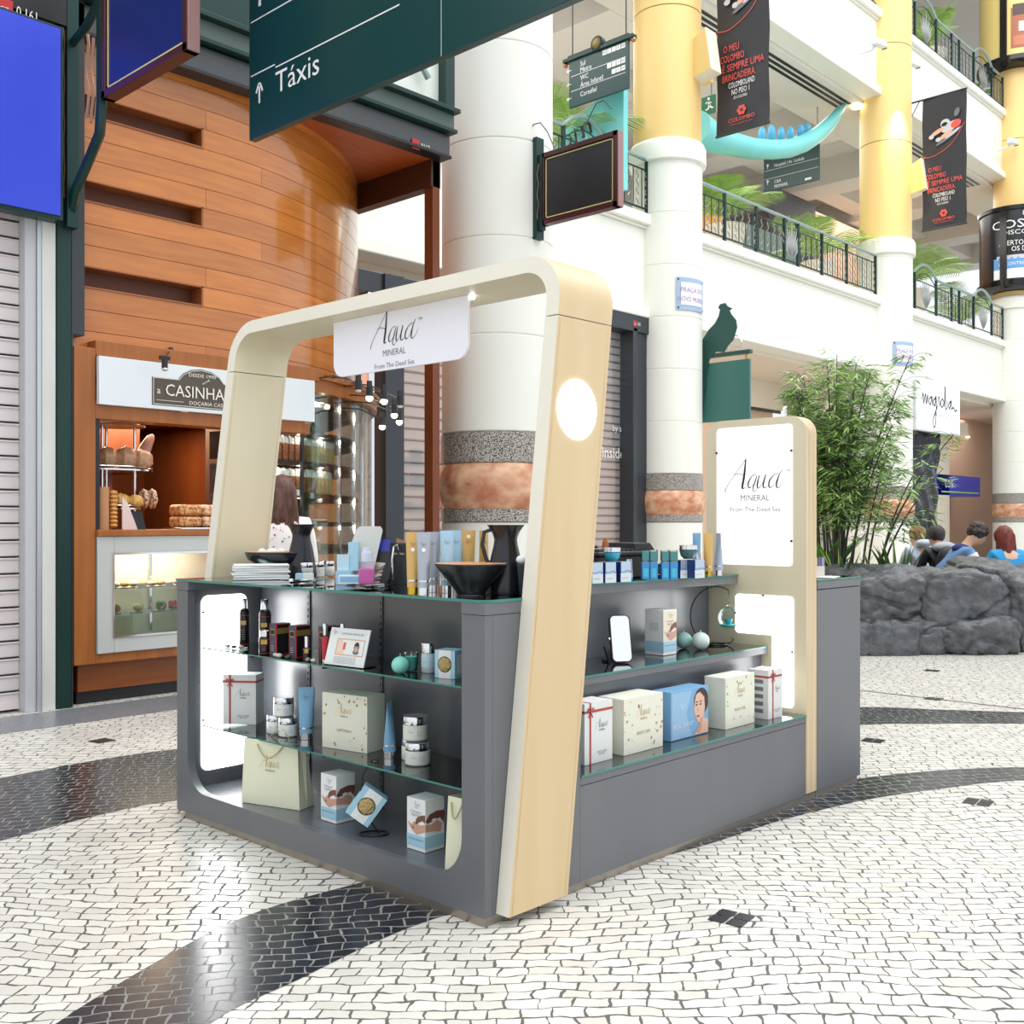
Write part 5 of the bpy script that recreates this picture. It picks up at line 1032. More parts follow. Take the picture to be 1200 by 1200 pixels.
random.seed(6)
BAGB = mat('biscuit_brown', (128, 70, 42), .4, noise=((60, 60, 60), .15, (176, 116, 74))); BAGW = mat('white_bag_top', (238, 236, 232), .4); BAGY = mat('biscuit_yellow', (206, 176, 96), .4, noise=((60, 60, 60), .15, (232, 214, 150)))
def arcpos(deg, r): a_ = math.radians(deg); return (CC[0]+r*math.sin(a_), CC[1]-r*math.cos(a_)), a_
def packet(m_):
    t = thing('biscuit_packet', 'x', 'packet'); obj('bag', G().box(-.034, .034, -.03, .03, 0, .16, m_), t, bev=.012); obj('folded_top', G().prism([(-.036, 0), (.036, 0), (.036, .05), (-.036, .075)], (0, -.028, .145), (1, 0, 0), Z_, -.05, BAGW), t, bev=.006); return t
pr = [packet(BAGB), packet(BAGY)]; used = set()
for z, grp, lab, d0, n in ((1.83, 'biscuit packets on the upper display shelf', 'upper', 9, 16), (1.55, 'biscuit packets on the middle display shelf', 'middle', 15.5, 11)):
    for k in range(n):
        (x, y), a_ = arcpos(d0+k*1.55, 3.12); w_ = 1 if k > n*.62 else 0; l_ = '%s biscuit packet with white folded top on the %s display shelf' % (('brown', 'yellow')[w_], lab)
        if w_ not in used: used.add(w_); o = pr[w_]; o.location = (x, y, z); o.rotation_euler = (0, 0, a_); o['label'] = l_; o['group'] = grp
        else: dup(pr[w_], (x, y, z), a_, l_, grp)
for r in range(2):
    for k in range(5-r):
        (x, y), a_ = arcpos(11.6+k*.95+r*.4, 3.12); o = single('rolled_pastry', G().cyl((0, 0, 0), .026, .14, BAGW, 14, Matrix.Rotation(PI/2, 4, 'X')), 'white wrapped roll in the %s row of the pyramid on the middle display shelf' % ('lower', 'upper')[r], 'wrapped roll', 'white rolls on the display shelf', loc=(x, y, 1.578+.048*r)); o.rotation_euler = (0, 0, a_)
for k in range(12):
    (x, y), a_ = arcpos(11.5+k*1.7, 3.1); single('flat_biscuit', G().ell((0, 0, .015), .045, .06, .015, PC[2], 12, 6), 'pale flat biscuit on the fourth display shelf', 'biscuit', 'pale biscuits on the fourth display shelf', loc=(x, y, 1.302))
for k, (d_, m_) in enumerate(((14, 2), (16.5, 2), (21, 1), (23.5, 1), (26.5, 0))):
    (x, y), a_ = arcpos(d_, 3.08); single('cake', G().lathe([(.07, 0), (.078, .04), (.07, .08), (.03, .095), (.001, .096)], (0, 0, 0), PC[m_], 16), ('pale square-edged cake leftmost on the low display shelf', 'pale cake second on the low display shelf', 'brown round cake third on the low display shelf', 'brown round cake fourth on the low display shelf', 'golden cake rightmost on the low display shelf')[k], 'cake', loc=(x, y, 1.052))
for k, d_ in enumerate((19.5, 24)):
    (x, y), a_ = arcpos(d_, 3.05); g = G(); BSK = mat('basket_gold', (206, 160, 92), .35, noise=((40, 40, 40), .2, (240, 214, 160)))
    for q in range(26): b_ = q*2*PI/26; g.ell((.075*math.cos(b_), .05*math.sin(b_), .09+.03*math.sin(q*3)), .014, .014, .095, BSK if q % 3 else CHROME, 6, 5, Matrix.Rotation(.35*math.cos(b_), 4, 'Y'))
    single('gift_basket', g, ('film wrapped gift basket of biscuits on the top display shelf', 'golden film wrapped bundle right on the top display shelf')[k], 'gift basket', loc=(x, y, 2.105))
for k, (d_, z) in enumerate(((19, 2.10), (17.6, 1.55), (21.5, 1.53), (22.3, 1.28))):
    (x, y), a_ = arcpos(d_, 3.22); single('price_tag', G().box(0, .055, 0, .004, 0, .05, WHT), ('white price tag below the gift basket', 'white price tag under the white rolls', 'white price tag under the brown packets', 'white price tag under the flat biscuits')[k], 'price tag', loc=(x, y, z-.02), rz=a_)
for k, d_ in enumerate((18.4, 20.6, 25.5, 29.5)):
    (x, y), a_ = arcpos(d_, 3.15); single('display_bulb', G().ell((0, 0, 0), .024, .024, .024, mat('bulb_warm', (255, 232, 190), .4, em=9), 10, 8), ('leftmost glowing bulb inside the curved glass display', 'second glowing bulb inside the curved glass display', 'third glowing bulb inside the curved glass display', 'rightmost glowing bulb inside the curved glass display')[k], 'bulb', loc=(x, y, 2.36))
# spot lamps on arms
ORD = ('first', 'second', 'third', 'fourth', 'fifth', 'sixth', 'seventh')
HP = [((420, 449), (366, 444), 8.0), ((433, 457), (382, 442), 8.15), ((450, 461), (396, 453), 8.3), ((469, 468), (404, 448), 8.6), ((462, 478), (400, 462), 8.8), ((468, 486), (404, 470), 9.0), ((448, 492), (398, 478), 9.2)]
for k, (hp_, wp, dd) in enumerate(HP):
    h_ = Vector(CAMP)+ray(*hp_)*dd
    # wall point: intersect ray with cylinder radius RW
    d_ = ray(*wp); lo = 5.
    while (Vector(((CAMP+d_*lo).x, (CAMP+d_*lo).y))-Vector(CC)).length > RW+.02 and lo < 14: lo += .02
    w_ = CAMP+d_*lo; t = thing('spot_lamp', '%s spotlight from the left on a thin black arm over the glass display' % ORD[k] if k < 4 else ('spotlight hanging just below the third one over the glass display', 'lower right spotlight near the shutter over the glass display', 'lowest spotlight over the glass display')[k-4], 'spotlight', w_)
    r_ = h_-w_; obj('wall_rose', G().ell((0, 0, 0), .02, .02, .02, BLKM, 8, 6), t); obj('arm', G().tube([(0, 0, 0), r_*.5+Vector((0, 0, .04)), r_], .007, BLKM, 5), t)
    obj('lamp_head', G().cyl((r_.x, r_.y, r_.z-.05), .028, .07, BLKM, 12).box(r_.x-.02, r_.x+.02, r_.y-.008, r_.y+.008, r_.z+.02, r_.z+.07, BLKM), t)
    if k not in (0, 3): obj('bulb', G().ell((r_.x, r_.y, r_.z-.062), .028, .028, .026, mat('bulb_spot', (255, 240, 214), .4, em=8), 12, 8), t)
    else: obj('bulb', G().ell((r_.x, r_.y, r_.z-.055), .024, .024, .014, mat('bulb_dim', (230, 224, 220), .3), 12, 8), t)
d_ = Vector((1.50, 4.55, 2.44)); t = thing('spot_lamp', 'small black spotlight on an arm above the bakery sign', 'spotlight', (1.72, 5.08, 2.62)); r_ = PV(193, 427, 4.75)-Vector((1.72, 5.08, 2.62))
obj('wall_rose', G().ell((0, 0, 0), .02, .02, .02, BLKM, 8, 6), t); obj('arm', G().tube([(0, 0, 0), r_*.7+Vector((0, 0, .03)), r_+Vector((0, 0, .05))], .005, BLKM, 5), t); obj('lamp_head', G().cyl(r_-Vector((0, 0, .03)), .022, .07, BLKM, 12).box(r_.x-.04, r_.x+.04, r_.y-.01, r_.y+.01, r_.z+.03, r_.z+.06, BLKM), t); obj('bulb', G().ell(r_-Vector((0, 0, .035)), .026, .026, .014, CHROME, 12, 8), t)
# ---------------------------------------------------------------- kiosk: front display cabinet
XL = Vector((0, -1, 0)); XR = Vector((1, 0, 0))
INS = mat('interior_laminate', (92, 95, 102), .26, spec=.8)
t = thing('display_cabinet', 'grey front display cabinet with open rounded shelving, glass shelves and lit left side', 'display cabinet', (0, 0, 0))
def cor(cx, cy, r, a0, a1, n=10): return [(cx+r*math.cos(a0+(a1-a0)*i/n), cy+r*math.sin(a0+(a1-a0)*i/n)) for i in range(n+1)]
U_ = [(0, .03), (1.92, .03), (1.92, 1.0), (1.814, 1.0)]+cor(1.674, .27, .14, 0, -PI/2)+cor(.23, .27, .14, -PI/2, -PI)+[(.09, 1.0), (0, 1.0)]
obj('front_panel', G().prism(U_, (0, 1.92, 0), XL, Z_, -.035, LAM), t)
g = G().box(.036, .475, 0, .02, .03, 1.0, LAM).box(.036, .475, .02, .035, .1, 1.0, INS); obj('side_panel', g, t)
obj('side_panel', G().box(.036, .475, 1.86, 1.92, .03, 1.0, LAM), t)
obj('back_panel', G().box(.40, .475, .035, 1.86, .03, 1.03, INS), t); obj('floor_panel', G().box(.035, .40, .035, 1.86, .03, .125, INS), t)
obj('top_band', G().box(-.002, .475, -.002, .106, 1.002, 1.039, LAM), t); obj('top_band', G().box(-.002, .475, 1.822, 1.922, 1.002, 1.039, LAM), t)
obj('plinth', G().box(.006, .46, .006, 1.86, 0, .028, STEEL), t)
obj('light_panel', G().prism(rrect(.235, .78, .035, 5), (.082, 1.856, .192), XR, Z_, -.004, LIT), t)
for k, (x, z) in enumerate(((.086, .90), (.314, .90), (.086, .42), (.314, .3))): obj('panel_screw', G().lathe([(.006, 0), (.006, .004), (.001, .005)], (x, 1.851, z), CHROME, 10, Matrix.Rotation(PI/2, 4, 'X')), t)
for px in (362, 447):
    v = PU(px, 760, .398).y if px else 1.80
    g = G().box(.394, .3995, v-.010, v+.010, .125, 1.0, mat('rail_grey', (96, 98, 104), .3, .6))
    for q in range(30): g.box(.3932, .395, v-.003, v+.003, .15+.028*q, .163+.028*q, BLK)
    obj('slotted_rail', g, t)
for z in (.745, .40):
    o = obj('glass_shelf', G().box(.085, .392, .045, 1.85, z-.006, z, GLS).box(.082, .085, .045, 1.85, z-.006, z, GLE), t)
    for px in (362, 447): v = PU(px, 760, .398).y; obj('shelf_bracket', G().box(.1, .395, v-.004, v+.004, z-.018, z-.007, DGREY), o)
area('case_glow', (.2, 1.845, .6), .2, 2.5, (1, 1, 1), (PI/2, 0, 0), sy=.7)
tg = thing('glass_countertop', 'green-edged glass top over the front display cabinet', 'glass top', (0, 0, 1.04))
g = G(); pl = [(-.004, .03), (.03, -.004), (.474, -.004), (.474, 1.925), (-.004, 1.925)]
g.prism(pl, (0, 0, 0), XR, (0, 1, 0), .01, GLS, GLE); obj('glass_pane', g, tg, loc=(0, 0, 0))
# stepped cabinet
t = thing('stepped_cabinet', 'grey stepped display cabinet with three glass-topped levels between arch and lit tower', 'display cabinet', (0, 0, 0))
obj('base_panel', G().box(.48, 2.118, .002, .56, .03, .368, LAM), t, bev=.002); obj('base_top', G().box(.48, 2.118, 0, .56, .37, .398, LAM), t, bev=.0015)
obj('riser', G().box(.48, 2.118, .235, .56, .40, .672, INS), t); obj('middle_top', G().box(.48, 2.118, .20, .56, .674, .702, LAM), t, bev=.0015)
obj('back_panel', G().box(.48, 2.118, .53, .56, .702, 1.0, INS), t); obj('side_panel', G().box(.476, .4798, .0, .56, .03, 1.0, LAM), t)
obj('upper_top', G().box(.48, 2.118, .363, .80, 1.003, 1.039, LAM), t, bev=.0015); obj('plinth', G().box(.462, 2.222, .008, .5, 0, .028, STEEL), t)
for (z, v0, v1) in ((.398, -.004, .235), (.702, .196, .53), (1.039, .358, .8)): obj('glass_top', G().box(.482, 2.116, v0+.003, v1, z, z+.008, GLS).box(.482, 2.116, v0, v0+.003, z, z+.008, GLE), t)
# end block
t = thing('end_cabinet', 'plain grey cabinet block with glass top at the right end of the kiosk', 'cabinet', (2.225, 0, 0))
obj('body', G().box(0, .455, 0, 1.92, .03, .98, LAM), t, bev=.002); obj('top_band', G().box(0, .455, -.003, 1.92, .983, 1.02, LAM), t, bev=.002); obj('plinth', G().box(0, .435, .008, 1.88, 0, .028, STEEL), t)
obj('glass_top', G().box(0, .455, 0, 1.92, 1.021, 1.03, GLS).box(0, .455, -.004, 0, 1.021, 1.03, GLE), t)
t = thing('rear_counter', 'low grey counter closing the back of the kiosk', 'counter', (.48, 1.5, 0)); obj('body', G().box(0, 1.74, 0, .42, .03, .9, LAM), t, bev=.002); obj('plinth', G().box(0, 1.74, .04, .38, 0, .03, STEEL), t)
# arch
t = thing('wooden_arch', 'leaning pale plywood arch over the front counter of the kiosk', 'arch', (0, 0, 0))
UF = lambda z: .045+.122*z; AW = .29
def sheared(P, m_out, m_in, z_lo=None):
    """P: list of (v_out,z_out,v_in,z_in) stations"""
    g = G(); vs = []
    for (a, za, b, zb) in P:
        for (v, z) in ((a, za), (b, zb)): vs += [(UF(z), v, z), (UF(z)+AW, v, z)]
    for i in range(len(P)-1):
        a = i*4; b = a+4
        for f, m in (((a, a+1, b+1, b), m_out), ((a+2, a+3, b+3, b+2), m_in), ((a, a+2, b+2, b), PLYE), ((a+1, a+3, b+3, b+1), PLYE)):
            g.add([vs[k] for k in f], [(0, 1, 2, 3)], m)
    e = len(vs)-4
    for s in (0, e): g.add([vs[s], vs[s+1], vs[s+3], vs[s+2]], [(0, 1, 2, 3)], PLYE)
    bm = g; return bm
def weld(o):
    bm = bmesh.new(); bm.from_mesh(o.data); bmesh.ops.remove_doubles(bm, verts=bm.verts, dist=1e-5); bmesh.ops.recalc_face_normals(bm, faces=bm.faces); bm.to_mesh(o.data); bm.free(); o.data.set_sharp_from_angle(angle=.7)
VI, VO = (0., -.06), (1.922, 1.982)
weld(obj('right_leg', sheared([(-.06, .036, -.002, .036), (-.06, 1.996, -.002, 1.996)], PLY, PLYI), t))
weld(obj('left_leg', sheared([(1.982, .036, 1.924, .036), (1.982, 1.996, 1.924, 1.996)], PLY, PLYI), t))
P = [(-.06, 2.0, -.002, 2.0)]
ro, ri, zt, zi = .17, .112, 2.225, 2.167
for i in range(9): a = PI+(-PI/2)*i/8; P.append((-.06+ro+ro*math.cos(a), zt-ro+ro*math.sin(a), -.002+ri+ri*math.cos(a), zi-ri+ri*math.sin(a)))
for i in range(9): a = PI/2-(PI/2)*i/8; P.append((1.982-ro+ro*math.cos(a), zt-ro+ro*math.sin(a), 1.924-ri+ri*math.cos(a), zi-ri+ri*math.sin(a)))
P.append((1.982, 2.0, 1.924, 2.0)); weld(obj('top_section', sheared(P, PLY, PLYI), t))
p = PV(676.5, 480, -.062); obj('round_light', G().lathe([(.103, 0), (.103, .003), (.001, .0035)], (p.x, -.0605, p.z), LIT, 48, Matrix.Rotation(PI/2, 4, 'X')), t)
for v, s in ((-.0605, 1), (1.9235, 1)): 
    for e in (.014, AW-.014): obj('veneer_joint', G().add([(UF(.04)+e-.001, v-.0005, .04), (UF(.04)+e+.001, v-.0005, .04), (UF(1.99)+e+.001, v-.0005, 1.99), (UF(1.99)+e-.001, v-.0005, 1.99)], [(0, 1, 2, 3)], PLYL), t, recalc=False)
# hanging banner under arch
ub = .42; a = PU(391, 376, ub); b = PU(548, 346, ub); zb = PU(470, 431, ub).z; W = a.y-b.y; Hh = 2.166-zb
t = thing('hanging_sign', 'white acrylic sign with Aqua MINERAL script hanging under the wooden arch', 'sign', (ub, a.y, zb))
obj('acrylic_panel', G().prism(rrect(W, Hh, .06, 8, corners=(1, 1, 0, 0)), (0, 0, 0), XL, Z_, -.012, mat('acrylic_white', (236, 236, 246), .3, em=.06)), t)
g = G(); logo(g, (-.0005, -W*.485, Hh*.47), XL, Z_, W*.36, INK, 2, True, INKG); obj('lettering', g, t, recalc=False)
obj('led_strip', G().box(.014, .03, -W-.01, .01, Hh-.012, Hh-.003, mat('led_white', (250, 248, 255), .4, em=7)), t)
# lit tower
t = thing('lit_tower', 'tall plywood panel with glowing white Aqua MINERAL windows at the right end', 'light tower', (0, 0, 0)); up = 2.122; TW = .545; TH = 1.80
obj('plywood_board', G().prism(rrect(TW, TH-.036, .085, 8, y0=.036, corners=(0, 0, 1, 1)), (up, TW, 0), XL, Z_, -.098, PLYI, PLYL, PLY), t)
def TP(px, py): q = PU(px, py, up); return (TW-q.y, q.z)
a, b = TP(840, 502), TP(929, 664); c_ = TP(929, 497)
obj('light_window', G().prism(rrect(b[0]-a[0], .5*(a[1]+c_[1])-b[1], .02, 5, x0=a[0], y0=b[1]), (up-.002, TW, 0), XL, Z_, -.004, LITS), t)
a = TP(862, 696); b = TP(930, 830); m_ = TP(905, 744); m2 = TP(866, 741)
zt_ = a[1]; zm = m2[1]; zb_ = b[1]; x0, xm, x1 = a[0], m_[0], b[0]; r = .018
L_ = cor(x0+r, zt_-r, r, PI, PI/2, 5)+cor(x1-r, zt_-r, r, PI/2, 0, 5)+cor(x1-r, zb_+r, r, 0, -PI/2, 5)+cor(xm+r, zb_+r, r, -PI/2, -PI, 5)+[(xm, zm)]+cor(x0+r, zm+r, r, -PI/2, -PI, 5)
obj('light_window', G().prism(L_, (up-.002, TW, 0), XL, Z_, -.004, LIT), t)
g = G(); q = TP(885, 572); logo(g, (up-.0025, TW-q[0], q[1]), XL, Z_, .33, INK, 2, True, INKG); obj('lettering', g, t, recalc=False)
for px, py in ((840.5, 531), (928, 528), (928, 634), (895, 698), (862.5, 718), (929, 764)):
    q = TP(px, py); obj('panel_screw', G().lathe([(.006, 0), (.006, .004), (.001, .005)], (up-.004, TW-q[0], q[1]), DGREY, 10, Matrix.Rotation(-PI/2, 4, 'Y')), t)
# ---------------------------------------------------------------- products
RZL = -PI/2
CRB = mat('cream_card', (226, 226, 210), .45); BLUC = mat('pale_blue_card', (168, 210, 230), .4); WC = mat('white_card', (236, 238, 238), .4); RIB = mat('ribbon_red', (176, 66, 64), .5); GYB = mat('pearl_grey_card', (222, 224, 222), .45)
def gift(label, loc, rz, w=.15, d=.1, h=.23, rx=.22, group=None):
    t = thing('gift_box', label, 'gift box', loc, rz, group); g = G().box(0, w, 0, d, 0, h, GYB); logo(g, (w*.62, -.0004, h*.58), XR, Z_, w*.46, INK, 1)
    g.text('BODY CARE', (w*.62, -.0008, h*.16), XR, Z_, .007, INKG).text('GIFT SET', (w*.62, -.0008, h*.12), XR, Z_, .007, INKG)
    for k in range(5): g.box(-.0006, 0, d*.25, d*.75, h*(.12+.15*k), h*(.12+.15*k)+.018, INKG)
    obj('carton', g, t, recalc=False); rw = .0045; x = w*rx; z = h*.86; g = G().box(x-rw, x+rw, -.0014, -.0006, 0, h, RIB).box(-.0012, w+.0012, -.0014, -.0006, z-rw, z+rw, RIB).box(w, w+.0014, 0, d, z-rw, z+rw, RIB).box(-.0014, 0, 0, d, z-rw, z+rw, RIB).box(x-rw, x+rw, 0, d, h, h+.001, RIB)
    for sx in (-1, 1): g.tube([(x, -.003, z), (x+sx*.014, -.004, z+.014), (x+sx*.02, -.004, z+.006), (x, -.003, z)], .002, RIB, 5).tube([(x, -.003, z), (x+sx*.012, -.003, z-.022)], .0018, RIB, 5)
    g.tube([(x, -.003, z), (x, -.003, z+.02)], .002, RIB, 5).ell((x, -.003, z), .004, .003, .004, RIB, 8, 6); obj('ribbon', g, t, recalc=False); return t
def creambox(label, loc, rz, w=.24, d=.1, h=.22, seed=1, txt='OPTIMA+'):
    t = thing('gift_box', label, 'gift box', loc, rz); g = G().box(0, w, 0, d, 0, h, CRB); g.box(-.0006, 0, 0, d, h*.97, h, WC)
    obj('carton', g, t, bev=.001); g = G(); logo(g, (w*.5, -.0004, h*.66), XR, Z_, w*.38, GOLD, 1); g.text(txt, (w*.5, -.0008, h*.32), XR, Z_, .012, GOLD, sx=1.1); random.seed(seed)
    for k in range(44):
        a_ = random.uniform(0, 1); b_ = random.uniform(0, 1); r = random.choice((.0015, .0025, .004, .0055))
        if .22 < a_ < .78 and .22 < b_ < .82: continue
        g.flat(circ(r, 10), (w*a_, -.0008, h*(.04+.92*b_)), XR, Z_, GOLD)
    obj('gold_print', g, t, recalc=False); return t
HS = mat('print_hand', (206, 160, 140), .5); HD = mat('print_hand_shadow', (122, 74, 60), .5)
def nailkit(label, loc, rz, w=.098, d=.092, h=.185, back=False):
    t = thing('nail_kit_box', label, 'box', loc, rz); g = G().box(0, w, 0, d, 0, h, WC); obj('carton', g, t, bev=.0006); g = G()
    e = .0008; g.box(-e, w+e, -e, 0, h*.07, h*.30, BLUC).box(w, w+e, -e, d, h*.07, h*.30, BLUC).box(-e, 0, -e, d, h*.07, h*.30, BLUC)
    if back:
        g.box(-e*1.5, w+e, -e*1.1, 0, h*.30, h*.98, mat('beige_card', (232, 220, 200), .45))
    def hand(O, X, off):
        O = Vector(O); low = [(.0, .60), (.06, .54), (.2, .50), (.34, .50), (.36, .55), (.5, .545), (.7, .50), (1.0, .54), (1.0, .40), (.8, .36), (.55, .31), (.35, .36), (.15, .45)]
        hi = [(.48, .50), (.50, .60), (.62, .66), (.8, .70), (1.0, .72), (1.0, .56), (.86, .60), (.70, .56), (.56, .52)]
        for P_, m in ((low, HS), (hi, HD)): g.flat([(a_*w, b_*h) for a_, b_ in P_], O, X, Z_, m, off)
        g.flat([(a_*w, b_*h) for a_, b_ in ((.3, .46), (.42, .43), (.4, .405), (.28, .43))], O, X, Z_, HD, off*1.2)
    hand((0, 0, 0), XR, e*1.6)
    if not back:
        g.flat([(a_*d, b_*h) for a_, b_ in ((0, .54), (.3, .52), (.6, .58), (.85, .50), (.8, .34), (.4, .38), (0, .40))], (w, 0, 0), (0, 1, 0), Z_, HS, e*1.6)
        g.flat([(a_*d, b_*h) for a_, b_ in ((0, .60), (.2, .72), (.6, .76), (1.0, .74), (.95, .5), (.75, .62), (.4, .58), (.1, .55))], (w, 0, 0), (0, 1, 0), Z_, HD, e*2)
        g.flat(circ(.14*d, 12, 0, 0, .05*d), (w, .45*d, .6*h), (0, 1, 0), Z_, WC, e*2.4)
    else:
        for k in range(6): g.box(-e*1.2, -e, d*.25, d*.75, h*(.55+.03*k), h*(.555+.03*k), INKG)
    logo(g, (w*.55, -e*1.3, h*.86), XR, Z_, w*.42, INKG, 1); g.text('Professional', (w*.5, -e*1.6, h*.73), XR, Z_, .008, INKG).text('Nail Kit', (w*.5, -e*1.6, h*.66), XR, Z_, .010, INKG).text('NAIL CARE COLLECTION', (w*.5, -e*1.6, h*.2), XR, Z_, .006, INKG, maxw=w*.8)
    obj('print', g, t, recalc=False); return t
def tube(label, loc, rz, m, h=.2, r=.022, capm=CHROME, group=None, txt=True, ring=False, cat='cosmetic tube'):
    t = thing('cosmetic_tube', label, cat, loc, rz, group); g = G(); vs = []; fs = []; n = 20; K = 9; ch = h*.12
    for k in range(K+1):
        s = k/K; rx = r*(.95+.22*s); ry = r*.92*(1-s**1.3)+.0012; z = ch+(h-ch)*s
        for i in range(n): a_ = 2*PI*i/n; vs.append((rx*math.cos(a_), ry*math.sin(a_), z))
    fs = [(k*n+i, k*n+(i+1) % n, (k+1)*n+(i+1) % n, (k+1)*n+i) for k in range(K) for i in range(n)]+[tuple(range(n))[::-1], tuple(K*n+i for i in range(n))]
    g.add(vs, fs, m); obj('tube_body', g, t); obj('cap', G().lathe([(r*.88, 0), (r*.9, ch)], (0, 0, 0), capm, 20), t)
    if ring: obj('silver_ring', G().lathe([(r*.97, ch+h*.09), (r*.985, ch+h*.12)], (0, 0, 0), CHROME, 20, capt=False, capb=False), t)
    if txt:
        g = G(); tl = math.atan2(r*.9, h-ch); Y = Vector((0, .10, 1)).normalized(); logo(g, (-r*.05, -r*.30, h*.80), XR, Y, r*1.2, INK, 1)
        for k in range(4): g.box(-r*.6, r*.1, -r*.62-.001*0, -r*.6, h*(.40+.035*k), h*(.403+.035*k), INKG)
        obj('print', g, t, recalc=False)
    return t
def jar(label, loc, rz=0, r=.036, h=.075, glassy=None, lid=CHROME, group=None, logo_=True):
    t = thing('cream_jar', label, 'jar', loc, rz, group); m = glassy or mat('jar_frosted', (234, 238, 234), .25)
    obj('jar_body', G().lathe([(r*.9, 0), (r, h*.06), (r, h*.62), (r*.93, h*.66)], (0, 0, 0), m, 28), t); obj('lid', G().lathe([(r*.96, h*.66), (r*.98, h*.68), (r*.98, h*.97), (r*.94, h)], (0, 0, 0), lid, 28), t)
    if logo_: g = G(); logo(g, (-r*.35, -r*.95, h*.36), Vector((1, -.35, 0)), Z_, r*.6, INKG, 0); g.strokes([([(math.cos(q*PI/6), math.sin(q*PI/6)) for q in range(13)], [.12]*13)], (r*.35, -r*.96, h*.34), Vector((1, .35, 0)), Z_, r*.17, INKG, off=.001); obj('print', g, t, recalc=False)
    return t
L1, L2, L0 = .745, .40, .126
def at(x, y, z): return (x, y, z+.0008)
# upper glass shelf, front cabinet
BB = mat('black_bottle', (26, 26, 30), .25); BG = mat('black_red_card', (32, 30, 36), .3); LG = mat('gunmetal_card', (74, 72, 88), .35); RL = mat('red_line', (196, 44, 60), .4)
def bottle(label, loc, r=.024, h=.155, ch=.045, cr=.011, group=None):
    t = thing('bottle', label, 'bottle', loc, -.75, group); obj('bottle_body', G().lathe([(r*.92, 0), (r, .004), (r, h*.9), (r*.8, h*.97), (cr*.9, h)], (0, 0, 0), BB, 24), t)
    obj('cap', G().lathe([(cr, h), (cr, h+ch), (cr*.9, h+ch+.002)], (0, 0, 0), CHROME, 20), t)
    g = G()
    for z_, m, hh in ((.82, RL, .003), (.06, RL, .002), (.58, GOLD, .018)): 
        n = 12; g.lathe([(r+.0006, h*z_), (r+.0006, h*z_+hh)], (0, 0, 0), m, 24, capb=False, capt=False) if m is RL else g.box(-r*.5, r*.5, -r-.001, -r+.003, h*z_, h*z_+hh, m)
    for k in range(5): g.box(-r*.4, r*.3, -r-.0012, -r+.003, h*(.2+.06*k), h*(.212+.06*k), RL if k > 2 else INKG)
    obj('print', g, t, recalc=False); return t
bottle('slim black bottle with silver cap leftmost on the upper glass shelf against the lit panel', at(.222, 1.73, L1), .023, .17, .042)
bottle('black bottle with silver cap behind the small black jar on the upper glass shelf', at(.20, 1.535, L1), .026, .178, .042, .017)
t = bottle('small black jar bottle with broad silver cap in front of the tall black bottle', at(.13, 1.43, L1), .026, .075, .024, .022)
def blackbox(label, loc, rz, w=.042, d=.075, h=.13):
    t = thing('black_carton', label, 'box', loc, rz); obj('carton', G().box(0, w, 0, d, 0, h, BG), t); g = G(); e = .0007
    g.box(-e, w*.999, -e, 0, 0, h, LG).box(w, w+e, -e, d, h*.68, h*.86, GOLD).box(w*.1, w*.75, -e*2, -e, h*.64, h*.84, GOLD).box(w*.15, w*.7, -e*3, -e*2, h*.67, h*.81, INK)
    for a_, b_ in ((0, .03), (.97, 1)): g.box(w*a_, w*b_, -e*2, -e, 0, h, RL)
    g.box(w, w+e, -e, d, h*.97, h, RL).box(w, w+e*2, -.001, .003, 0, h, RL).box(w, w+e, -e, d, 0, h*.02, RL)
    for k in range(5): g.box(w*.2, w*.6, -e*2, -e, h*(.15+.07*k), h*(.16+.07*k), RL if k > 2 else IV)
    obj('print', g, t, recalc=False); return t
blackbox('black and gold carton first from the left on the upper glass shelf', at(.13, 1.395, L1), RZL+.1)
blackbox('black and gold carton second from the left on the upper glass shelf', at(.14, 1.27, L1), RZL+.1)
blackbox('black and gold carton third, half hidden behind the serum bottles', at(.20, 1.15, L1), RZL+.1)
bottle('tiny black dropper bottle with tall silver cap in front of the third carton', at(.13, 1.135, L1), .016, .052, .042, .009)
bottle('black serum bottle with gold neck left of the red tube', at(.18, 1.08, L1), .018, .10, .045, .009)
bottle('black serum bottle tucked behind the portrait card', at(.23, 1.03, L1), .018, .10, .045, .009)
tube('small red tube standing just left of the portrait card', at(.145, 1.035, L1), -.75, mat('tube_red', (196, 30, 50), .3), .10, .012, CLR if False else WHT, txt=False)
PEB = [mat('pebble_grey', (150, 146, 138), .3), mat('pebble_dark', (60, 60, 62), .25), mat('pebble_pale', (206, 200, 186), .3)]
for k, (x, y, r, m_, lab) in enumerate(((.16, 1.77, .012, 1, 'dark pebble left of the slim black bottle'), (.15, 1.745, .013, 0, 'grey pebble in front of the slim black bottle'), (.15, 1.70, .013, 1, 'dark pebble right of the slim black bottle'), (.16, 1.66, .014, 2, 'pale pebble between the slim bottle and the next'), (.11, 1.325, .014, 2, 'pale pebble between the first two black cartons'), (.10, 1.285, .016, 2, 'larger pale pebble in front of the second carton'), (.10, 1.22, .015, 1, 'dark pebble in front of the second black carton'), (.11, 1.10, .014, 0, 'grey pebble beside the tiny dropper bottle'), (.11, 1.065, .013, 2, 'pale pebble beside the red tube'))):
    single('pebble', G().ell((0, 0, r*.55), r, r*.75, r*.6, PEB[m_], 12, 8), lab, 'pebble', loc=at(x, y, L1), rz=k)
t = thing('portrait_card', 'white leaflet stand with a woman portrait and text on the upper glass shelf', 'leaflet stand', at(.10, .985, L1), RZL+.10); W, Hh = .215, .145; Yt = Vector((0, .28, .96))
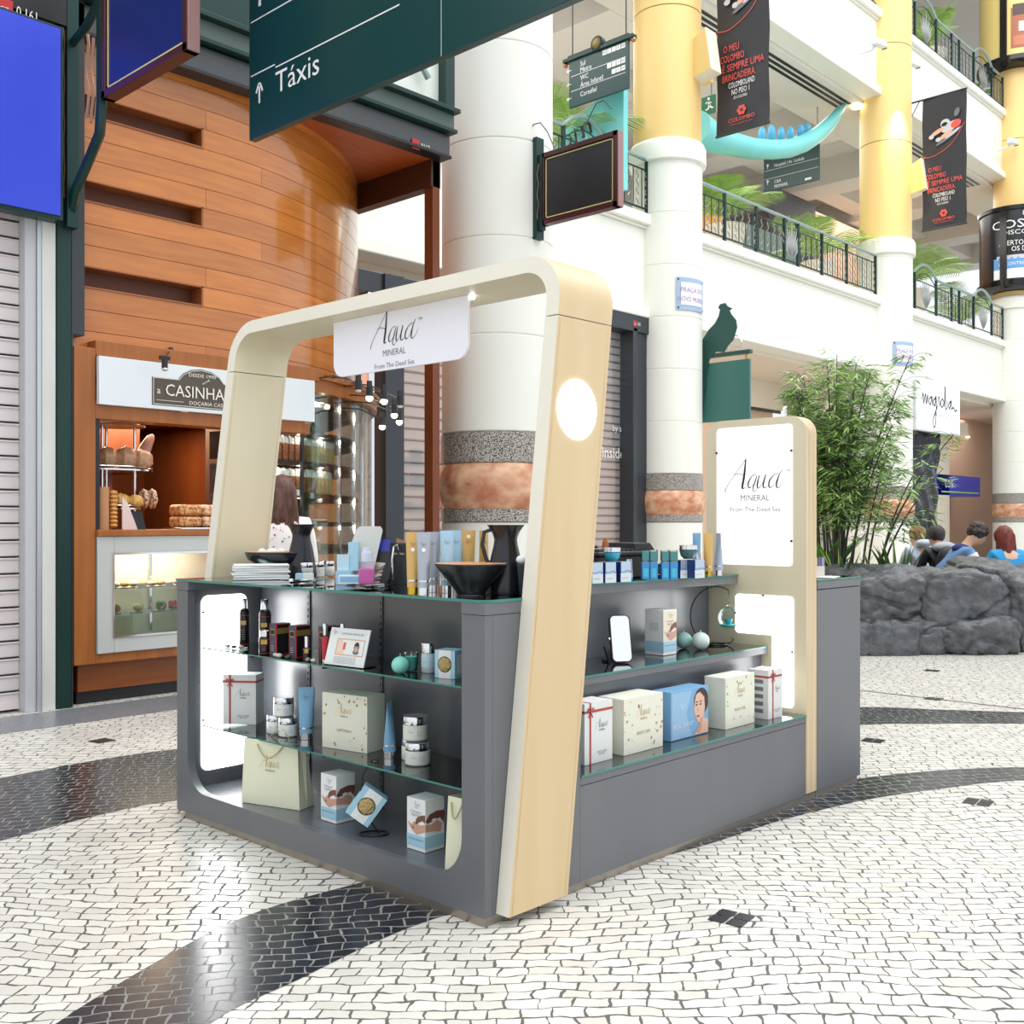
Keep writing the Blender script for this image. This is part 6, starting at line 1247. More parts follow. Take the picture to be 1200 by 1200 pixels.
obj('acrylic_foot', G().box(0, W, 0, .07, 0, .003, CLR), t); obj('card', G().prism([(0, 0), (W, 0), (W, Hh), (0, Hh)], (0, .004, .003), XR, Yt, -.004, WC), t)
g = G(); F_ = lambda a_, b_: Vector((W*a_, .004, .003))+Yt*(Hh*b_)
def fl(P_, m, off): g.flat([(a_*W, b_*Hh) for a_, b_ in P_], (0, .004, .003), XR, Yt, m, off)
fl(((.22, .27), (.93, .27), (.93, .72), (.22, .72)), mat('peach_print', (226, 176, 152), .5), .0006); fl(((.25, .30), (.91, .30), (.91, .69), (.25, .69)), WC, .0009); fl(((.25, .30), (.45, .30), (.36, .69), (.25, .69)), mat('peach_soft', (240, 212, 196), .5), .0011)
HB = mat('print_hair_dark', (60, 44, 42), .5)
def face(cx, cy, s, asp, o):
    E_ = lambda x, y, rx, ry, m, k: fl([(cx+s*(x+rx*math.cos(q*PI/8)), cy+s*asp*(y+ry*math.sin(q*PI/8))) for q in range(16)], m, o+k*.00025)
    E_(0, .1, .78, 1.15, HB, 0); E_(0, -1.0, .9, .5, MGR, 1); E_(0, -.15, .55, .82, SKINP, 2); E_(0, .62, .6, .35, HB, 3)
    for sx in (-.22, .22): E_(sx, 0, .11, .06, INK, 4); E_(sx, .14, .14, .035, HB, 4)
    E_(0, -.25, .07, .12, HS, 4); E_(0, -.52, .18, .06, mat('print_lip', (176, 84, 84), .5), 4)
face(.74, .50, .085, 1.45, .0012)
fl(((.40, .42), (.46, .42), (.46, .62), (.40, .62)), CORAL, .0014); logo(g, F_(.13, .86)+Vector((0, -.0016, 0)), XR, Yt, .035, INK, 1, m2=INKG); g.text('COFFEE BEAN PEELING GEL', F_(.58, .83)+Vector((0, -.001, 0)), XR, Yt, .007, INKG)
for k in range(5): g.text('gentle cleansing treatment for all skin types daily', F_(.5, .21-.038*k)+Vector((0, -.001, 0)), XR, Yt, .0042, INKG, maxw=.15)
obj('print', g, t, recalc=False)
TEAL = mat('teal_wax', (140, 218, 206), .45); TEALD = mat('teal_candle', (92, 200, 190), .4)
def candle(label, loc, r, m): t = thing('ball_candle', label, 'candle', loc); obj('wax_ball', G().ell((0, 0, r*.97), r, r, r, m, 28, 18), t); obj('wick', G().cyl((0, 0, r*1.92), .0012, .012, WHT, 6), t); return t
candle('round turquoise ball candle in front of the glass cup on the upper glass shelf', at(.14, .575, L1), .032, TEAL)
t = thing('candle_cup', 'small glass cup with turquoise candle on the upper glass shelf', 'candle', at(.215, .60, L1)); obj('candle_wax', G().cyl((0, 0, .006), .023, .048, TEALD, 20), t); obj('glass_cup', G().lathe([(.015, 0), (.024, .004), (.028, .068)], (0, 0, 0), CLR, 24, capt=False), t); obj('wick', G().tube([(0, 0, .054), (.002, 0, .066), (-.004, 0, .075)], .0016, CHROME, 5), t)
t = jar('tall clear bottle with silver lid and pale label beside the blue soap carton', at(.235, .525, L1), -.75, .027, .108, mat('amber_glass_pale', (206, 216, 220), .15)); obj('label', G().lathe([(.0275, .02), (.0275, .062)], (0, 0, 0), mat('label_blue', (206, 228, 240), .4), 24, capt=False, capb=False), t)
def soapbox(label, loc, rz, w=.085, d=.075, h=.10, rot=None):
    t = thing('soap_carton', label, 'box', loc, rz, rot=rot); obj('carton', G().box(0, w, 0, d, 0, h, BLUC), t, bev=.0008); g = G(); e = .0007
    g.box(w*.2, w*.8, -e, 0, 0, h, WC).flat(circ(w*.34, 24), (w*.5, -e*1.5, h*.5), XR, Z_, mat('window_dark', (96, 76, 50), .5)).box(w, w+e, d*.2, d*.8, h*.15, h*.85, WC); obj('print', g, t, recalc=False)
    obj('sponge', G().ell((w*.5, -.001, h*.5), w*.29, .006, w*.29, mat('sponge', (206, 180, 120), .8, bump=(90, 1)), 16, 10, jit=.15), t); return t
soapbox('pale blue carton with round sponge window on the upper glass shelf by the right post', at(.155, .405, L1), RZL+.25)
candle('turquoise ball candle half hidden by the right post on the upper glass shelf', at(.20, .245, L1), .032, TEAL)
# lower glass shelf
gift('pearl gift box with red ribbon at the left end of the lower glass shelf', at(.155, 1.80, L2), -.95, .155, .095, .22)
JG = None
jar('white jar bottom left of the stack of three in front of the lit panel', at(.20, 1.46, L2), -.75, .036, .078)
jar('white jar bottom right of the left stack of three jars', at(.20, 1.365, L2), -.75, .040, .078)
jar('white jar on top of the left stack of three jars', at(.21, 1.412, L2+.079), -.75, .044, .078)
tube('tall blue tube with silver cap standing between the jars and the OPTIMA box', at(.215, 1.255, L2), -.75, mat('tube_blue', (120, 168, 204), .3), .215, .030, CHROME, ring=True)
creambox('large pale cream OPTIMA+ gift box in the centre of the lower glass shelf', at(.165, 1.08, L2), -1.39, .235, .105, .22, 3)
tube('slender blue tube standing right of the OPTIMA+ gift box', at(.225, .735, L2), .5, MATS['tube_blue'], .215, .026, CHROME, ring=True)
jar('white jar behind at the bottom of the right stack of three', at(.26, .655, L2), -.75, .034, .082, mat('jar_milky', (224, 230, 220), .2))
jar('white jar front bottom of the right stack of three', at(.225, .575, L2), -.75, .047, .082, MATS['jar_milky'])
jar('white jar crowning the right stack of three', at(.245, .61, L2+.083), -.75, .047, .09, MATS['jar_milky'])
q = PZ(539, 910, L2); gift('gift box with red ribbon just peeking out beside the right post of the front cabinet', at(max(q.x, .1), min(q.y, .16)+.03, L2), RZL, .1, .09, .225)
# cabinet floor
PB = mat('bag_ivory', (226, 226, 200), .5); RP = mat('rope_tan', (176, 164, 128), .7)
def bag(label, loc, rz, w, d, h, art=True):
    t = thing('paper_bag', label, 'paper bag', loc, rz); g = G(); k = .012
    vs = [(0, 0, 0), (w, 0, 0), (w, d, 0), (0, d, 0), (k, .02*d, h), (w-k, .02*d, h), (w-k, d*.55, h), (k, d*.55, h), (w, d*.5, 0), (w-k*2.2, d*.3, h), (0, d*.5, 0), (k*2.2, d*.3, h)]
    g.add(vs, [(0, 1, 5, 4), (1, 8, 9, 5), (8, 2, 6, 9), (2, 3, 7, 6), (3, 10, 11, 7), (10, 0, 4, 11), (0, 3, 2, 8, 1)], PB); obj('bag_body', g, t, recalc=False, smooth=False)
    for y in (-.002, d*.55+.002): obj('rope_handle', G().tube([(w*(.28+.44*q/10), y+(-.012 if y < 0 else .01)*math.sin(PI*q/10), h*.93+(-1 if y < 0 else 1)*.05*math.sin(PI*q/10)) for q in range(11)], .003, RP, 6), t)
    if art: g = G(); Y = Vector((0, .02*d/h, 1)); logo(g, (w*.5, -.0004+.011*d/h*h*.5, h*.60), XR, Y, w*.36, GOLD, 1); obj('gold_print', g, t, recalc=False)
    return t
bag('ivory paper bag with gold Aqua script on the floor of the front cabinet', at(.055, 1.49, L0), -1.27, .30, .10, .27)
bag('ivory paper bag cut off by the right post of the front cabinet', at(.045, .235, L0), RZL+.1, .11, .22, .25, False)
nailkit('white nail kit box with hands picture behind the wire stand', at(.125, 1.035, L0), RZL)
nailkit('white nail kit box with hands picture at the right of the cabinet floor', at(.118, .512, L0), RZL)
t = thing('wire_stand', 'curved black wire stand holding a tilted soap carton', 'wire stand', at(.14, .725, L0), -.75); WIR = mat('wire_black', (40, 40, 44), .3, .7)
obj('base_ring', G().tube([(.055*math.cos(q*PI/12), .035*math.sin(q*PI/12), .003) for q in range(25)], .003, WIR, 6), t)
obj('stem', G().tube([(.02, 0, .004), (.0, 0, .03), (-.035, 0, .09), (-.05, 0, .16), (-.04, 0, .23), (-.01, 0, .275), (.015, 0, .28), (.02, 0, .265), (.008, 0, .255)], .003, WIR, 6), t)
obj('hook', G().tube([(.0, 0, .278), (.0, -.01, .26), (.003, -.02, .235)], .0012, CHROME, 5), t)
t = soapbox('tilted pale blue carton with round sponge window hanging on the wire stand', (.075, .80, .165), 0, .10, .055, .125, rot=(0, 0, 0)); t.matrix_world = Matrix.Translation((.072, .78, L0+.08)) @ Matrix.Rotation(-.75, 4, 'Z') @ Matrix.Rotation(-.62+1.25, 4, 'Y') @ Matrix.Translation((-.02, -.02, 0))
# stepped cabinet low shelf
LB = .4062
gift('pearl gift box with red ribbon nearest the wooden arch on the low step', at(.605, .085, LB), 0, .165, .10, .225, .2)
creambox('cream gold-dotted gift box second from the arch on the low step', at(.835, .08, LB), 0, .255, .125, .215, 5, 'BODY SPA')
t = thing('gift_box', 'blue FACIAL CARE KIT box with a woman face on the low step', 'gift box', at(1.175, .10, LB), 0); W, Hh = .275, .20; obj('carton', G().box(0, W, 0, .095, 0, Hh, mat('kit_blue', (120, 168, 208), .35)), t, bev=.001)
g = G()
def fl(P_, m, off): g.flat([(a_*W, b_*Hh) for a_, b_ in P_], (0, 0, 0), XR, Z_, m, off)
fl(((.02, .02), (.55, .02), (.40, .5), (.55, .97), (.02, .97)), mat('kit_blue_soft', (146, 186, 218), .4), .0006)
fl([(.80+.21*math.cos(q*PI/12), .68+.30*math.sin(q*PI/12)) if abs(.80+.21*math.cos(q*PI/12)) < 2 else 0 for q in range(24) if .80+.21*math.cos(q*PI/12) <= .995 or True], HB, .0009) if False else None
fl([(min(.80+.20*math.cos(q*PI/12), .99), min(.70+.28*math.sin(q*PI/12), .985)) for q in range(24)], HB, .0009)
SKF = mat('print_face', (224, 182, 160), .5)
fl(((.62, .72), (.66, .86), (.76, .90), (.88, .78), (.90, .55), (.86, .35), (.99, .28), (.99, .02), (.60, .02), (.70, .12), (.76, .25), (.70, .28), (.64, .42), (.60, .55)), SKF, .0012)
fl(((.72, .04), (.80, .10), (.84, .34), (.78, .36), (.74, .2), (.66, .1)), mat('print_face_shadow', (206, 152, 130), .5), .0015)
for cx in (.67, .78): fl([(cx+.028*math.cos(q*PI/6), .64+.018*math.sin(q*PI/6)) for q in range(12)], INK, .0016); fl([(cx+.038*math.cos(q*PI/6), .70+.012*math.sin(q*PI/6)) for q in range(12)], HB, .0016)
fl([(.71+.04*math.cos(q*PI/6), .40+.022*math.sin(q*PI/6)) for q in range(12)], MATS['print_lip'], .0016); fl(((.70, .6), (.72, .5), (.69, .48)), MATS['print_face_shadow'], .0016)
g.text('FACIAL CARE KIT', (W*.06, -.0018, Hh*.24), XR, Z_, .017, WC, al='L', sx=.75, off=0); logo(g, (W*.28, -.0018, Hh*.66), XR, Z_, .05, WC, 1, m2=WC); obj('print', g, t, recalc=False)
creambox('cream gold-dotted gift box fourth from the arch on the low step', at(1.545, .075, LB), 0, .24, .105, .222, 7, 'BODY SPA')
gift('pearl gift box with red ribbon beside the lit tower on the low step', at(1.88, .06, LB), 0, .125, .105, .222, .32)
# middle step
LM = .7108
t = thing('table_mirror', 'rounded rectangular table mirror on a black folding foot', 'mirror', at(1.13, .31, LM), -.55); Mx = Matrix.Rotation(-.22, 4, 'X')
def xf(g, Mx, loc=(0, 0, 0)):
    g.v = [tuple((Mx @ Vector(v))+Vector(loc)) for v in g.v]; return g
obj('frame', xf(G().prism(rrect(.092, .20, .022, 6, x0=-.046), (0, 0, .004), XR, Z_, -.014, BLKM), Mx), t); obj('mirror_glass', xf(G().prism(rrect(.082, .19, .018, 6, x0=-.041, y0=.005), (0, -.001, .004), XR, Z_, -.001, mat('mirror', (245, 245, 248), .02, 1)), Mx), t)
obj('foot', G().box(-.05, -.025, .02, .035, 0, .11, BLKM, Matrix.Translation((0, 0, 0)) @ Matrix.Rotation(-.75, 4, 'X')).box(-.055, .04, .06, .11, 0, .006, BLKM), t); obj('hinge_bolt', G().ell((-.05, .03, .1), .008, .008, .008, CHROME, 10, 8), t)
nailkit('beige and white nail kit box with hands picture on the middle step', at(1.455, .335, LM), 0, .10, .10, .20, True)
candle('white ball candle in front on the middle step', at(1.765, .345, LM), .041, mat('pale_wax', (214, 230, 222), .45))
candle('pale teal ball candle behind the white one on the middle step', at(1.755, .43, LM), .038, mat('teal_pale_wax', (160, 204, 192), .45))
t = thing('hanging_tealight', 'black crescent wire stand with a glass globe candle on the middle step', 'candle holder', at(1.99, .37, LM), -.75)
R0 = .125; pts = [(-.03+R0*math.cos(a_), 0, .14+R0*1.12*math.sin(a_)) for a_ in [math.radians(d_) for d_ in range(62, 290, 12)]]
obj('wire_crescent', G().tube(pts+[(.04, 0, .01), (.055, 0, .025), (.045, 0, .035)], .0032, WIR, 6), t); obj('base', G().tube([(.055*math.cos(q*PI/10)-.03, .04*math.sin(q*PI/10), .004) for q in range(21)], .0035, WIR, 6), t)
obj('chain', G().tube([pts[0], (.035, 0, .235), (.028, 0, .215), (.03, 0, .195)], .002, WIR, 5).ell((.03, 0, .188), .008, .008, .01, CLR, 8, 6), t)
obj('glass_globe', G().ell((.03, 0, .13), .052, .052, .055, glassmat('thin_glass', (248, 252, 252), .3, .02, .03), 24, 16), t); obj('water_disc', G().lathe([(.03, .088), (.05, .098), (.001, .1)], (.03, 0, 0), TEALD, 20), t); obj('tealight_cup', G().lathe([(.012, .1), (.02, .125), (.001, .126)], (.03, 0, 0), mat('teal_deep', (40, 160, 176), .3), 16), t)
# upper top right: jars, tubes
LT = 1.0478
DB_ = mat('blue_glass', (60, 140, 200), .12); CY = mat('cyan_glass', (70, 184, 212), .12); NAVY = mat('navy_edge', (24, 50, 110), .25); SILB = mat('silver_blue_card', (186, 200, 216), .2, .5)
def cube(label, loc, m=SILB, w=.066, h=.085):
    t = thing('cosmetic_carton', label, 'box', loc, -.1); obj('carton', G().box(0, w, 0, w, 0, h, m), t); g = G(); e = .0007
    g.box(0, w, -e, 0, 0, h*.44, mat('ice_card', (206, 214, 220), .3)).box(-e, .004, -e, w, 0, h, NAVY).box(w, w+e, -e, w, 0, h, NAVY)
    g.strokes([([(0, .55*h), (.3*w, .48*h), (.7*w, .56*h), (w, .46*h)], [.003]*4)], (0, -.0012, 0), XR, Z_, 1, DB_); g.box(w*.2, w*.7, -e*1.5, -e, h*.2, h*.22, INKG); obj('print', g, t, recalc=False); return t
def P_at(px, py): q = PZ(px, py, LT); return (q.x, q.y)
for k, (px, py, lab) in enumerate(((697, 684, 'silver-blue carton nearest the arch on the upper counter'), (709, 683.5, 'silver-blue carton second from the arch on the upper counter'), (727, 682.5, 'silver-blue carton third from the arch on the upper counter'))):
    x, y = P_at(px, py); cube(lab, at(x+(-.02 if k == 0 else 0), y, LT))
x, y = P_at(744, 680); tube('small silvery tube beside the silver-blue cartons', at(x, y+.03, LT), 0, SILB, .09, .017, CY, txt=False)
def bowljar(label, loc, m, r=.037): t = thing('bowl_jar', label, 'jar', loc); obj('bowl', G().lathe([(r*.5, 0), (r*.85, r*.35), (r, r*.95), (r*.9, r)], (0, 0, 0), m, 24), t); obj('lid', G().lathe([(r*.95, r), (r*1.02, r*1.05), (r*1.0, r*1.5), (r*.9, r*1.55)], (0, 0, 0), CHROME, 24), t)
x, y = P_at(725, 681); bowljar('cyan bowl jar with silver lid standing on the third silver-blue carton', at(x-.0, y+.035, LT+.0855), CY)
x, y = P_at(697, 682); bowljar('cyan bowl jar half hidden by the arch on the first carton', at(x-.02, y+.035, LT+.0855), CY)
for k, (px, lab) in enumerate(((756, 'leftmost blue pump bottle in the row on the upper counter'), (765.5, 'second blue pump bottle in the row on the upper counter'), (779, 'third blue pump bottle in the row on the upper counter'), (789, 'rightmost blue pump bottle in the row on the upper counter'))):
    x, y = P_at(px, 679.5); t = thing('pump_bottle', lab, 'bottle', at(x, y, LT), -.75); r = .017
    obj('bottle_body', G().box(-r, r, -r, r, 0, .078, DB_), t, bev=.002); obj('label', G().box(-r*.6, r*.6, -r-.0006, -r, .012, .05, CY), t); obj('gold_neck', G().cyl((0, 0, .078), r*.9, .004, GOLD, 16), t); obj('cap', G().box(-r*.92, r*.92, -r*.92, r*.92, .083, .125, mat('teal_cap', (96, 200, 200), .25)), t, bev=.002); obj('clear_cover', G().box(-r*.99, r*.99, -r*.99, r*.99, .081, .13, CLR), t)
for px, lab in ((797, 'silver and navy carton left below the grey bowl jar'), (814, 'silver and navy carton right below the grey bowl jar')):
    x, y = P_at(px, 678); cube(lab, at(x, y, LT), SILB, .07, .082)
x, y = P_at(808, 677); bowljar('smoky teal bowl jar with silver lid on the navy cartons', at(x+.02, y+.02, LT+.084), mat('smoky_teal', (70, 110, 112), .2), .041)
x, y = P_at(795, 674); bowljar('small blue bowl jar behind the navy cartons', at(x+.02, y+.11, LT), DB_, .034)
x, y = P_at(827, 675.5); tube('clear-blue sachet carton beside the gold tube on the upper counter', at(x-.03, y+.02, LT), 0, SILB, .11, .018, CHROME, txt=False)
x, y = P_at(830, 675.5); tube('golden tube with gold cap near the lit tower', at(x, y, LT), -.6, mat('tube_gold', (206, 166, 96), .3), .20, .020, mat('gold_cap', (200, 170, 60), .15, 1), txt=False, ring=True)
x, y = P_at(842, 674.5); tube('grey-blue tube with silver cap closest to the lit tower', at(x, y, LT), 1.0, mat('tube_grey', (160, 174, 196), .3), .20, .022, CHROME, txt=False, ring=True)
x, y = P_at(820, 674); tube('pale blue tube hidden behind the golden tube near the lit tower', at(x+.02, y+.03, LT), -.6, MATS['tube_blue'], .20, .018, CHROME, txt=False)
t = thing('cash_printer', 'black cash register with keys behind the cartons on the upper counter', 'cash register', (1.42, .62, LT+.001), 0); obj('body', G().box(-.19, .19, -.1, .12, 0, .10, BLKM).box(-.20, .20, -.11, .13, .10, .12, BLKM), t, bev=.006)
g = G(); 
for a_ in range(9):
    for b_ in range(3): g.box(-.17+.033*a_, -.145+.033*a_, -.09+.035*b_, -.065+.035*b_, .12, .13, DGREY)
obj('keys', g, t); obj('cover_flap', G().prism([(0, 0), (.16, 0), (.12, .035), (0, .035)], (.10, -.08, .121), XR, Z_, -.16, BLKM), t, bev=.004)
single('amber_bottle', G().lathe([(.014, 0), (.015, .03), (.008, .04), (.006, .05)], (0, 0, 0), mat('amber', (150, 84, 30), .15), 16), 'tiny amber bottle on top of the black cash register', 'bottle', loc=(1.33, .56, LT+.132))
single('cable', G().tube([(0, 0, 0), (.02, .01, .012), (.05, 0, .004), (.07, .02, .01)], .005, BLKM, 6), 'short black cable lying on the cash register', 'cable', loc=(1.22, .56, LT+.137))
# end block boxes
q = PZ(973, 672, 1.031); g = G().box(-.10, .09, -.04, .04, 0, .05, mat('taupe_card', (196, 190, 182), .3)).box(-.10, .09, -.04, .04, .052, .09, SILB); 
t = thing('sample_rack', 'small clear rack of make-up samples on the end cabinet behind the tower', 'rack', (2.37, .12, 1.032)); obj('body', G().box(-.13, .09, -.04, .04, 0, .055, mat('taupe_card', (196, 190, 182), .3)), t, bev=.002)
for k in range(6): obj('sample', G().box(-.125+.036*k, -.097+.036*k, -.042, .036, .057, .095, mat('sample%d' % k, ((190, 120, 180), (40, 50, 80), (230, 230, 230), (190, 160, 130), (60, 80, 110), (150, 130, 160))[k], .3)), t)
obj('lid', G().box(-.13, .09, -.042, .038, .096, .1, CLR), t)
single('leaflet', G().box(-.09, .09, -.05, .05, 0, .003, WC), 'white leaflet lying in front of the sample rack', 'leaflet', loc=(2.43, .055, 1.031), rz=.3)
# ---------------------------------------------------------------- front countertop items
LC = 1.0508
def at0(x, y): return (x, y, LC)
BK = mat('bowl_black', (30, 32, 38), .22); BRIM = mat('bowl_inner_wood', (206, 150, 104), .4)
def bowl(label, loc, r, h, prof):
    t = thing('bowl', label, 'bowl', loc); obj('outside', G().lathe([(r*a_, h*b_) for a_, b_ in prof], (0, 0, 0), BK, 48, capt=False), t); obj('inside', G().lathe([(r*.99, h), (r*.9, h*.86), (r*.5, h*.35), (.001, h*.25)], (0, 0, 0), BRIM, 48), t); return t
bowl('black wide bowl at the left end of the counter holding pastel bath balls', at0(.40, 1.72), .155, .115, [(.38, 0), (.36, .03), (.34, .2), (.62, .45), (.92, .7), (1, .95), (.99, 1)])
random.seed(2)
PAS = [mat('pastel%d' % k, c_, .6) for k, c_ in enumerate(((236, 236, 240), (232, 222, 240), (232, 244, 226), (222, 238, 242)))]
for k in range(9):
    x, y = .40-.08+.022*k*.9, 1.72+.05-.012*(k % 4)*2; single('bath_ball', G().ell((0, 0, 0), .021, .021, .019, PAS[k % 4], 14, 10), 'pastel bath ball in the left black bowl', 'bath ball', 'pastel bath balls in the left bowl', loc=(.38+.03*(k % 3)-.02, 1.80-.033*(k//3)-.02*(k % 2), LC+.098+.012*((k+1) % 2)))
def jug(label, loc, s, rz, handle):
    t = thing('jug', label, 'jug', loc, rz); obj('body', G().lathe([(a_*s, b_*s) for a_, b_ in ((.068, 0), (.07, .012), (.064, .06), (.052, .13), (.042, .17), (.040, .19), (.048, .215), (.062, .235), (.066, .24), (.06, .238), (.042, .2), (.036, .18))], (0, 0, 0), BK, 36), t)
    if handle: obj('handle', G().tube([(-.045*s, 0, .225*s), (-.075*s, 0, .215*s), (-.082*s, 0, .17*s), (-.068*s, 0, .12*s), (-.052*s, 0, .10*s)], .007, BK, 8), t)
    return t
jug('black flared jug beside the left bowl on the counter', at0(.435, 1.60), 1.0, 0, False)
for k in range(7):
    single('folded_towel', G().box(0, .235, 0, .13, 0, .0092, mat('towel_white', (232, 234, 234), .7)), ('bottom', 'second lowest', 'third lowest', 'middle', 'third highest', 'second highest', 'top')[k]+' folded white sheet of the stack before the left bowl', 'sheet', 'stack of folded white sheets', loc=(.085+.004*(k % 2)-.003*(k % 3), 1.60-.003*(k % 2), LC+.0095*k), rz=-.55+.02*(k % 3), bev=.003)
for k, (px, py, r, lab) in enumerate(((358, 677, .034, 'frosted jar with silver lid left of three behind the glass dish'), (371, 676, .036, 'frosted jar with silver lid middle of three behind the glass dish'), (384, 674.5, .032, 'frosted jar with silver lid right of three behind the glass dish'))):
    q = PZ(px, py, LC); jar(lab, at0(q.x, q.y), -.75, r, .068, mat('jar_clearish', (222, 226, 222), .15))
single('glass_dish', G().lathe([(.02, 0), (.04, .004), (.088, .009), (.09, .012), (.04, .007), (.001, .006)], (0, 0, 0), CLR, 32), 'clear flat glass dish holding the small blue box', 'dish', loc=at0(.20, 1.26))
single('small_carton', G().box(0, .032, 0, .045, 0, .024, BLUC).box(.032, .07, 0, .045, 0, .024, WC), 'small blue and white carton on the clear glass dish', 'box', loc=(.17, 1.27, LC+.013), rz=-.75)
t = thing('acrylic_brochure_holder', 'clear slanted holder with light blue cartons and grey print', 'holder', at0(.20, 1.03), -.95)
obj('back_board', G().prism([(-.01, 0), (.13, 0), (.17, .22), (.16, .235), (.075, .235), (.06, .22)], (0, .03, .0), XR, Vector((0, .16, .99)), -.004, mat('holder_grey', (206, 208, 204), .3)), t)
obj('carton', G().box(0, .065, -.02, .025, 0, .055, BLUC), t); obj('carton', G().box(.0, .05, .0, .025, .056, .12, mat('ice_blue', (190, 220, 236), .35)), t); obj('carton', G().box(.045, .085, .005, .028, .056, .17, BLUC), t)
t = thing('soap_carton', 'low pale blue and white carton lying before the pink bottle', 'box', at0(.115, .91), -.95); obj('carton', G().box(0, .11, 0, .045, .012, .044, WC), t); obj('blue_panel', G().box(.006, .085, -.0008, 0, .018, .04, mat('sky_card', (130, 190, 228), .35)), t)
single('glass_dish', G().lathe([(.02, 0), (.04, .004), (.095, .007), (.097, .010), (.04, .006), (.001, .005)], (0, 0, 0), CLR, 32), 'clear flat glass dish under the pink pump bottle', 'dish', loc=at0(.17, .79))
t = thing('pump_bottle', 'square clear bottle half full of bright pink liquid', 'bottle', (.19, .83, LC+.0085), -.75); PK = mat('pink_liquid', (250, 120, 200), .2); obj('liquid', G().box(-.029, .029, -.02, .02, .001, .062, PK), t, bev=.004); obj('clear_body', G().box(-.03, .03, -.021, .021, 0, .088, glassmat('violet_glass', (250, 240, 252), .5)), t, bev=.004)
obj('clear_cap', G().cyl((0, 0, .089), .022, .035, mat('clear_plastic', (214, 222, 240), .15), 20).cyl((0, 0, .124), .018, .02, MATS['clear_plastic'], 20), t)
MIR = mat('mirror_tile', (120, 120, 130), .05, 1)
t = thing('triptych_display', 'folding black display with angled mirror panels showing blue and striped reflections', 'display stand', at0(.30, .98), -.85)
obj('left_panel', G().prism([(-.01, 0), (.075, 0), (.10, .02), (.115, .16), (.10, .19), (.05, .19), (.035, .175)], (0, 0, .0), XR, Vector((0, .22, .97)), -.008, BLKM), t)
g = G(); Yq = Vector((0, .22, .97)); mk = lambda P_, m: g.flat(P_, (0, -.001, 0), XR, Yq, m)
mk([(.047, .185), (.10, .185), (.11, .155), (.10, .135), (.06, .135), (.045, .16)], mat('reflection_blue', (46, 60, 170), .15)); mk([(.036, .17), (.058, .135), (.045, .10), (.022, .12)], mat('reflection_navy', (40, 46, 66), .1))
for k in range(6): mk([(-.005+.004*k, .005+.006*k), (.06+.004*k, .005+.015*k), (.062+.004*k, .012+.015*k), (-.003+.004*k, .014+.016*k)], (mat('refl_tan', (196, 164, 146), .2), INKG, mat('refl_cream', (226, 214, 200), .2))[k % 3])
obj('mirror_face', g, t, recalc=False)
obj('right_panel', G().prism([(.13, 0), (.19, .0), (.235, .06), (.22, .09), (.15, .18), (.12, .19)], (0, .02, .0), XR, Vector((0, .22, .97)), -.008, mat('mirror_brown', (150, 110, 92), .08, .9)), t)
obj('foot_panel', G().prism([(.175, .01), (.23, .055), (.215, .095), (.165, .07)], (0, .008, .0), XR, Vector((0, .22, .97)), -.004, mat('panel_greige', (196, 196, 184), .2)), t)
obj('wire_handle', G().tube([(.118, -.02, .02), (.115, -.03, .10), (.122, -.03, .15), (.135, -.02, .16), (.14, -.01, .14)], .004, CHROME, 6), t)
for k, (px, w_, lab) in enumerate(((452, .05, 'black carton behind the mirror display, left'), (465, .055, 'black carton behind the tubes, middle'), (474, .045, 'black carton just left of the first gold tube'))):
    q = PZ(px, 672, LC); x = .42; d_ = PU(px, 672, .42); single('black_carton', G().box(0, w_, 0, .045, 0, .165, mat('carton_black', (34, 36, 38), .35)).text('Aqua', (w_/2, -.0012, .12), XR, Z_, .009, IV, off=0), lab, 'box', loc=(.385, d_.y, LC), rz=RZL+.1)
TG_ = MATS['tube_gold']; TY = mat('tube_silver_grey', (166, 172, 182), .3, .3); TBL = mat('tube_light_blue', (166, 204, 228), .3); GC = MATS['gold_cap']
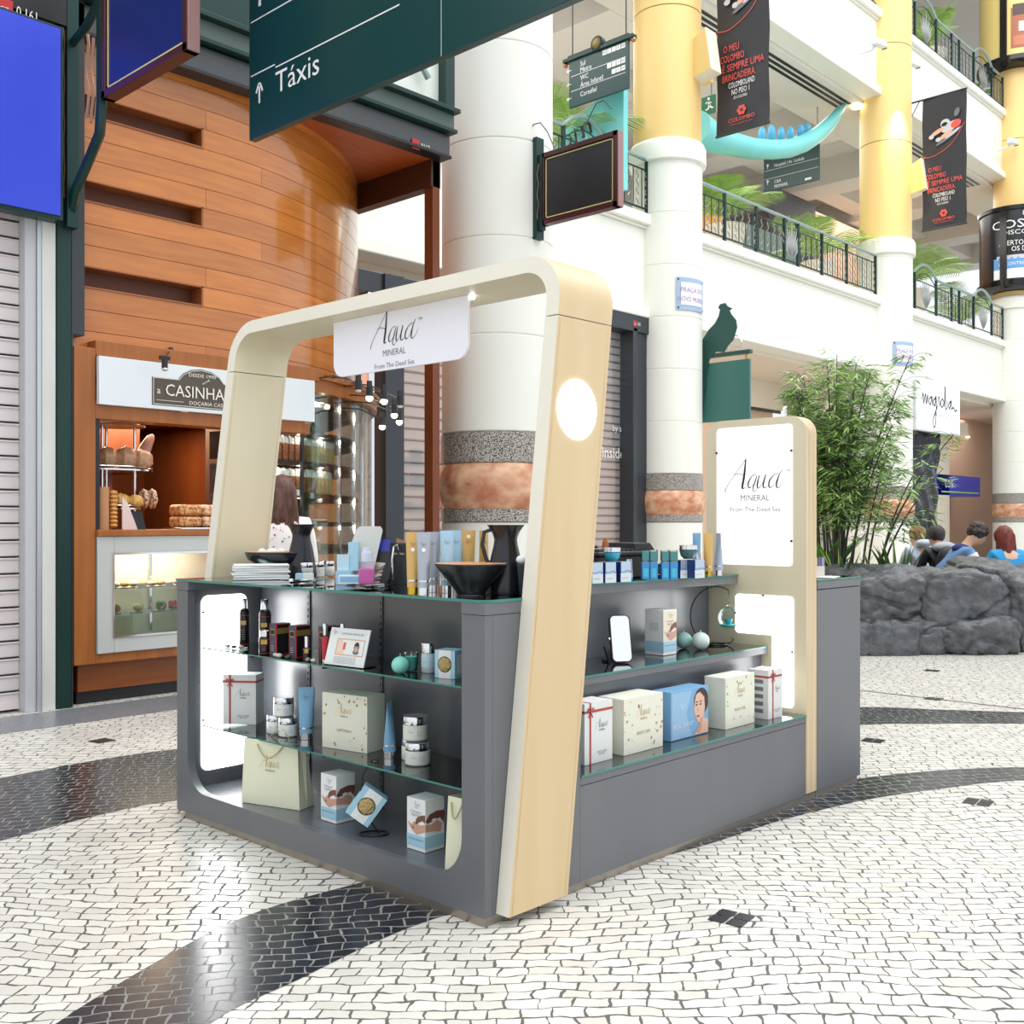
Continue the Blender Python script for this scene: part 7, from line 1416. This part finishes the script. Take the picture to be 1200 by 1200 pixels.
for px, py, m_, cm, h_, lab in ((484, 696.5, TG_, GC, .215, 'golden tube with gold cap leftmost on the front counter'), (496.5, 697.5, TY, CHROME, .215, 'silver grey tube second on the front counter'), (508, 694, TY, CHROME, .215, 'silver grey tube partly behind its twin on the front counter'),
    (524, 695, TBL, CHROME, .22, 'light blue tube left of two on the front counter'), (535, 693, TBL, CHROME, .22, 'light blue tube right of two on the front counter'), (549, 693, TG_, GC, .22, 'golden tube with white sticker behind the right bowl'), (567, 692, TG_, GC, .22, 'golden tube turned sideways left of the right jug')):
    q = PZ(px, py, LC); t = tube(lab, at0(q.x, q.y), -.75 if 'sideways' not in lab else .1, m_, h_, .0215, cm, ring=True)
    if px in (484, 496.5, 549): s_ = .8 if px == 549 else .72; obj('white_sticker', G().flat(circ(.0065, 12), (0, -.023*(1-s_)-.0095, h_*(s_+(.1 if px == 549 else 0))), XR, Vector((0, .1, 1)).normalized(), WHT), t, recalc=False)
q = PZ(547, 699, LC); bowl('black pedestal bowl with wooden inside at the near corner of the counter', at0(.125, .19), .124, .11, [(.42, 0), (.40, .04), (.42, .12), (.62, .42), (.86, .74), (1, .96), (.985, 1)])
jug('black handled jug at the near corner behind the pedestal bowl', at0(.27, .165), 1.0, -.75, True)
q = PZ(602, 697, LC); t = thing('square_pot', 'dark square tapered pot filled with white sponges by the arch leg', 'pot', at0(.275, .062), -.75)
g = G(); g.add([(-.032, -.032, 0), (.032, -.032, 0), (.032, .032, 0), (-.032, .032, 0), (-.042, -.042, .108), (.042, -.042, .108), (.042, .042, .108), (-.042, .042, .108)], [(3, 2, 1, 0), (0, 1, 5, 4), (1, 2, 6, 5), (2, 3, 7, 6), (3, 0, 4, 7), (4, 5, 6, 7)], mat('pot_slate', (38, 44, 54), .4)); obj('body', g, t, bev=.002)
for k, (x, y, r) in enumerate(((-.018, -.01, .02), (.018, .0, .028))): single('cosmetic_sponge', G().ell((0, 0, 0), r, r, r*.8, mat('sponge_white', (240, 244, 246), .7), 14, 10), ('small white sponge at the left in the square pot', 'larger white sponge at the right in the square pot')[k], 'sponge', loc=(.275+x*.7+y*.7, .062-x*.7, LC+.108+r*.65))
q = PU(612, 655, .5); single('cosmetic_carton', G().box(0, .05, 0, .05, 0, .15, BLUC), 'light blue carton behind the handled jug next to the arch leg', 'box', loc=(.42, .17, LC), rz=RZL)
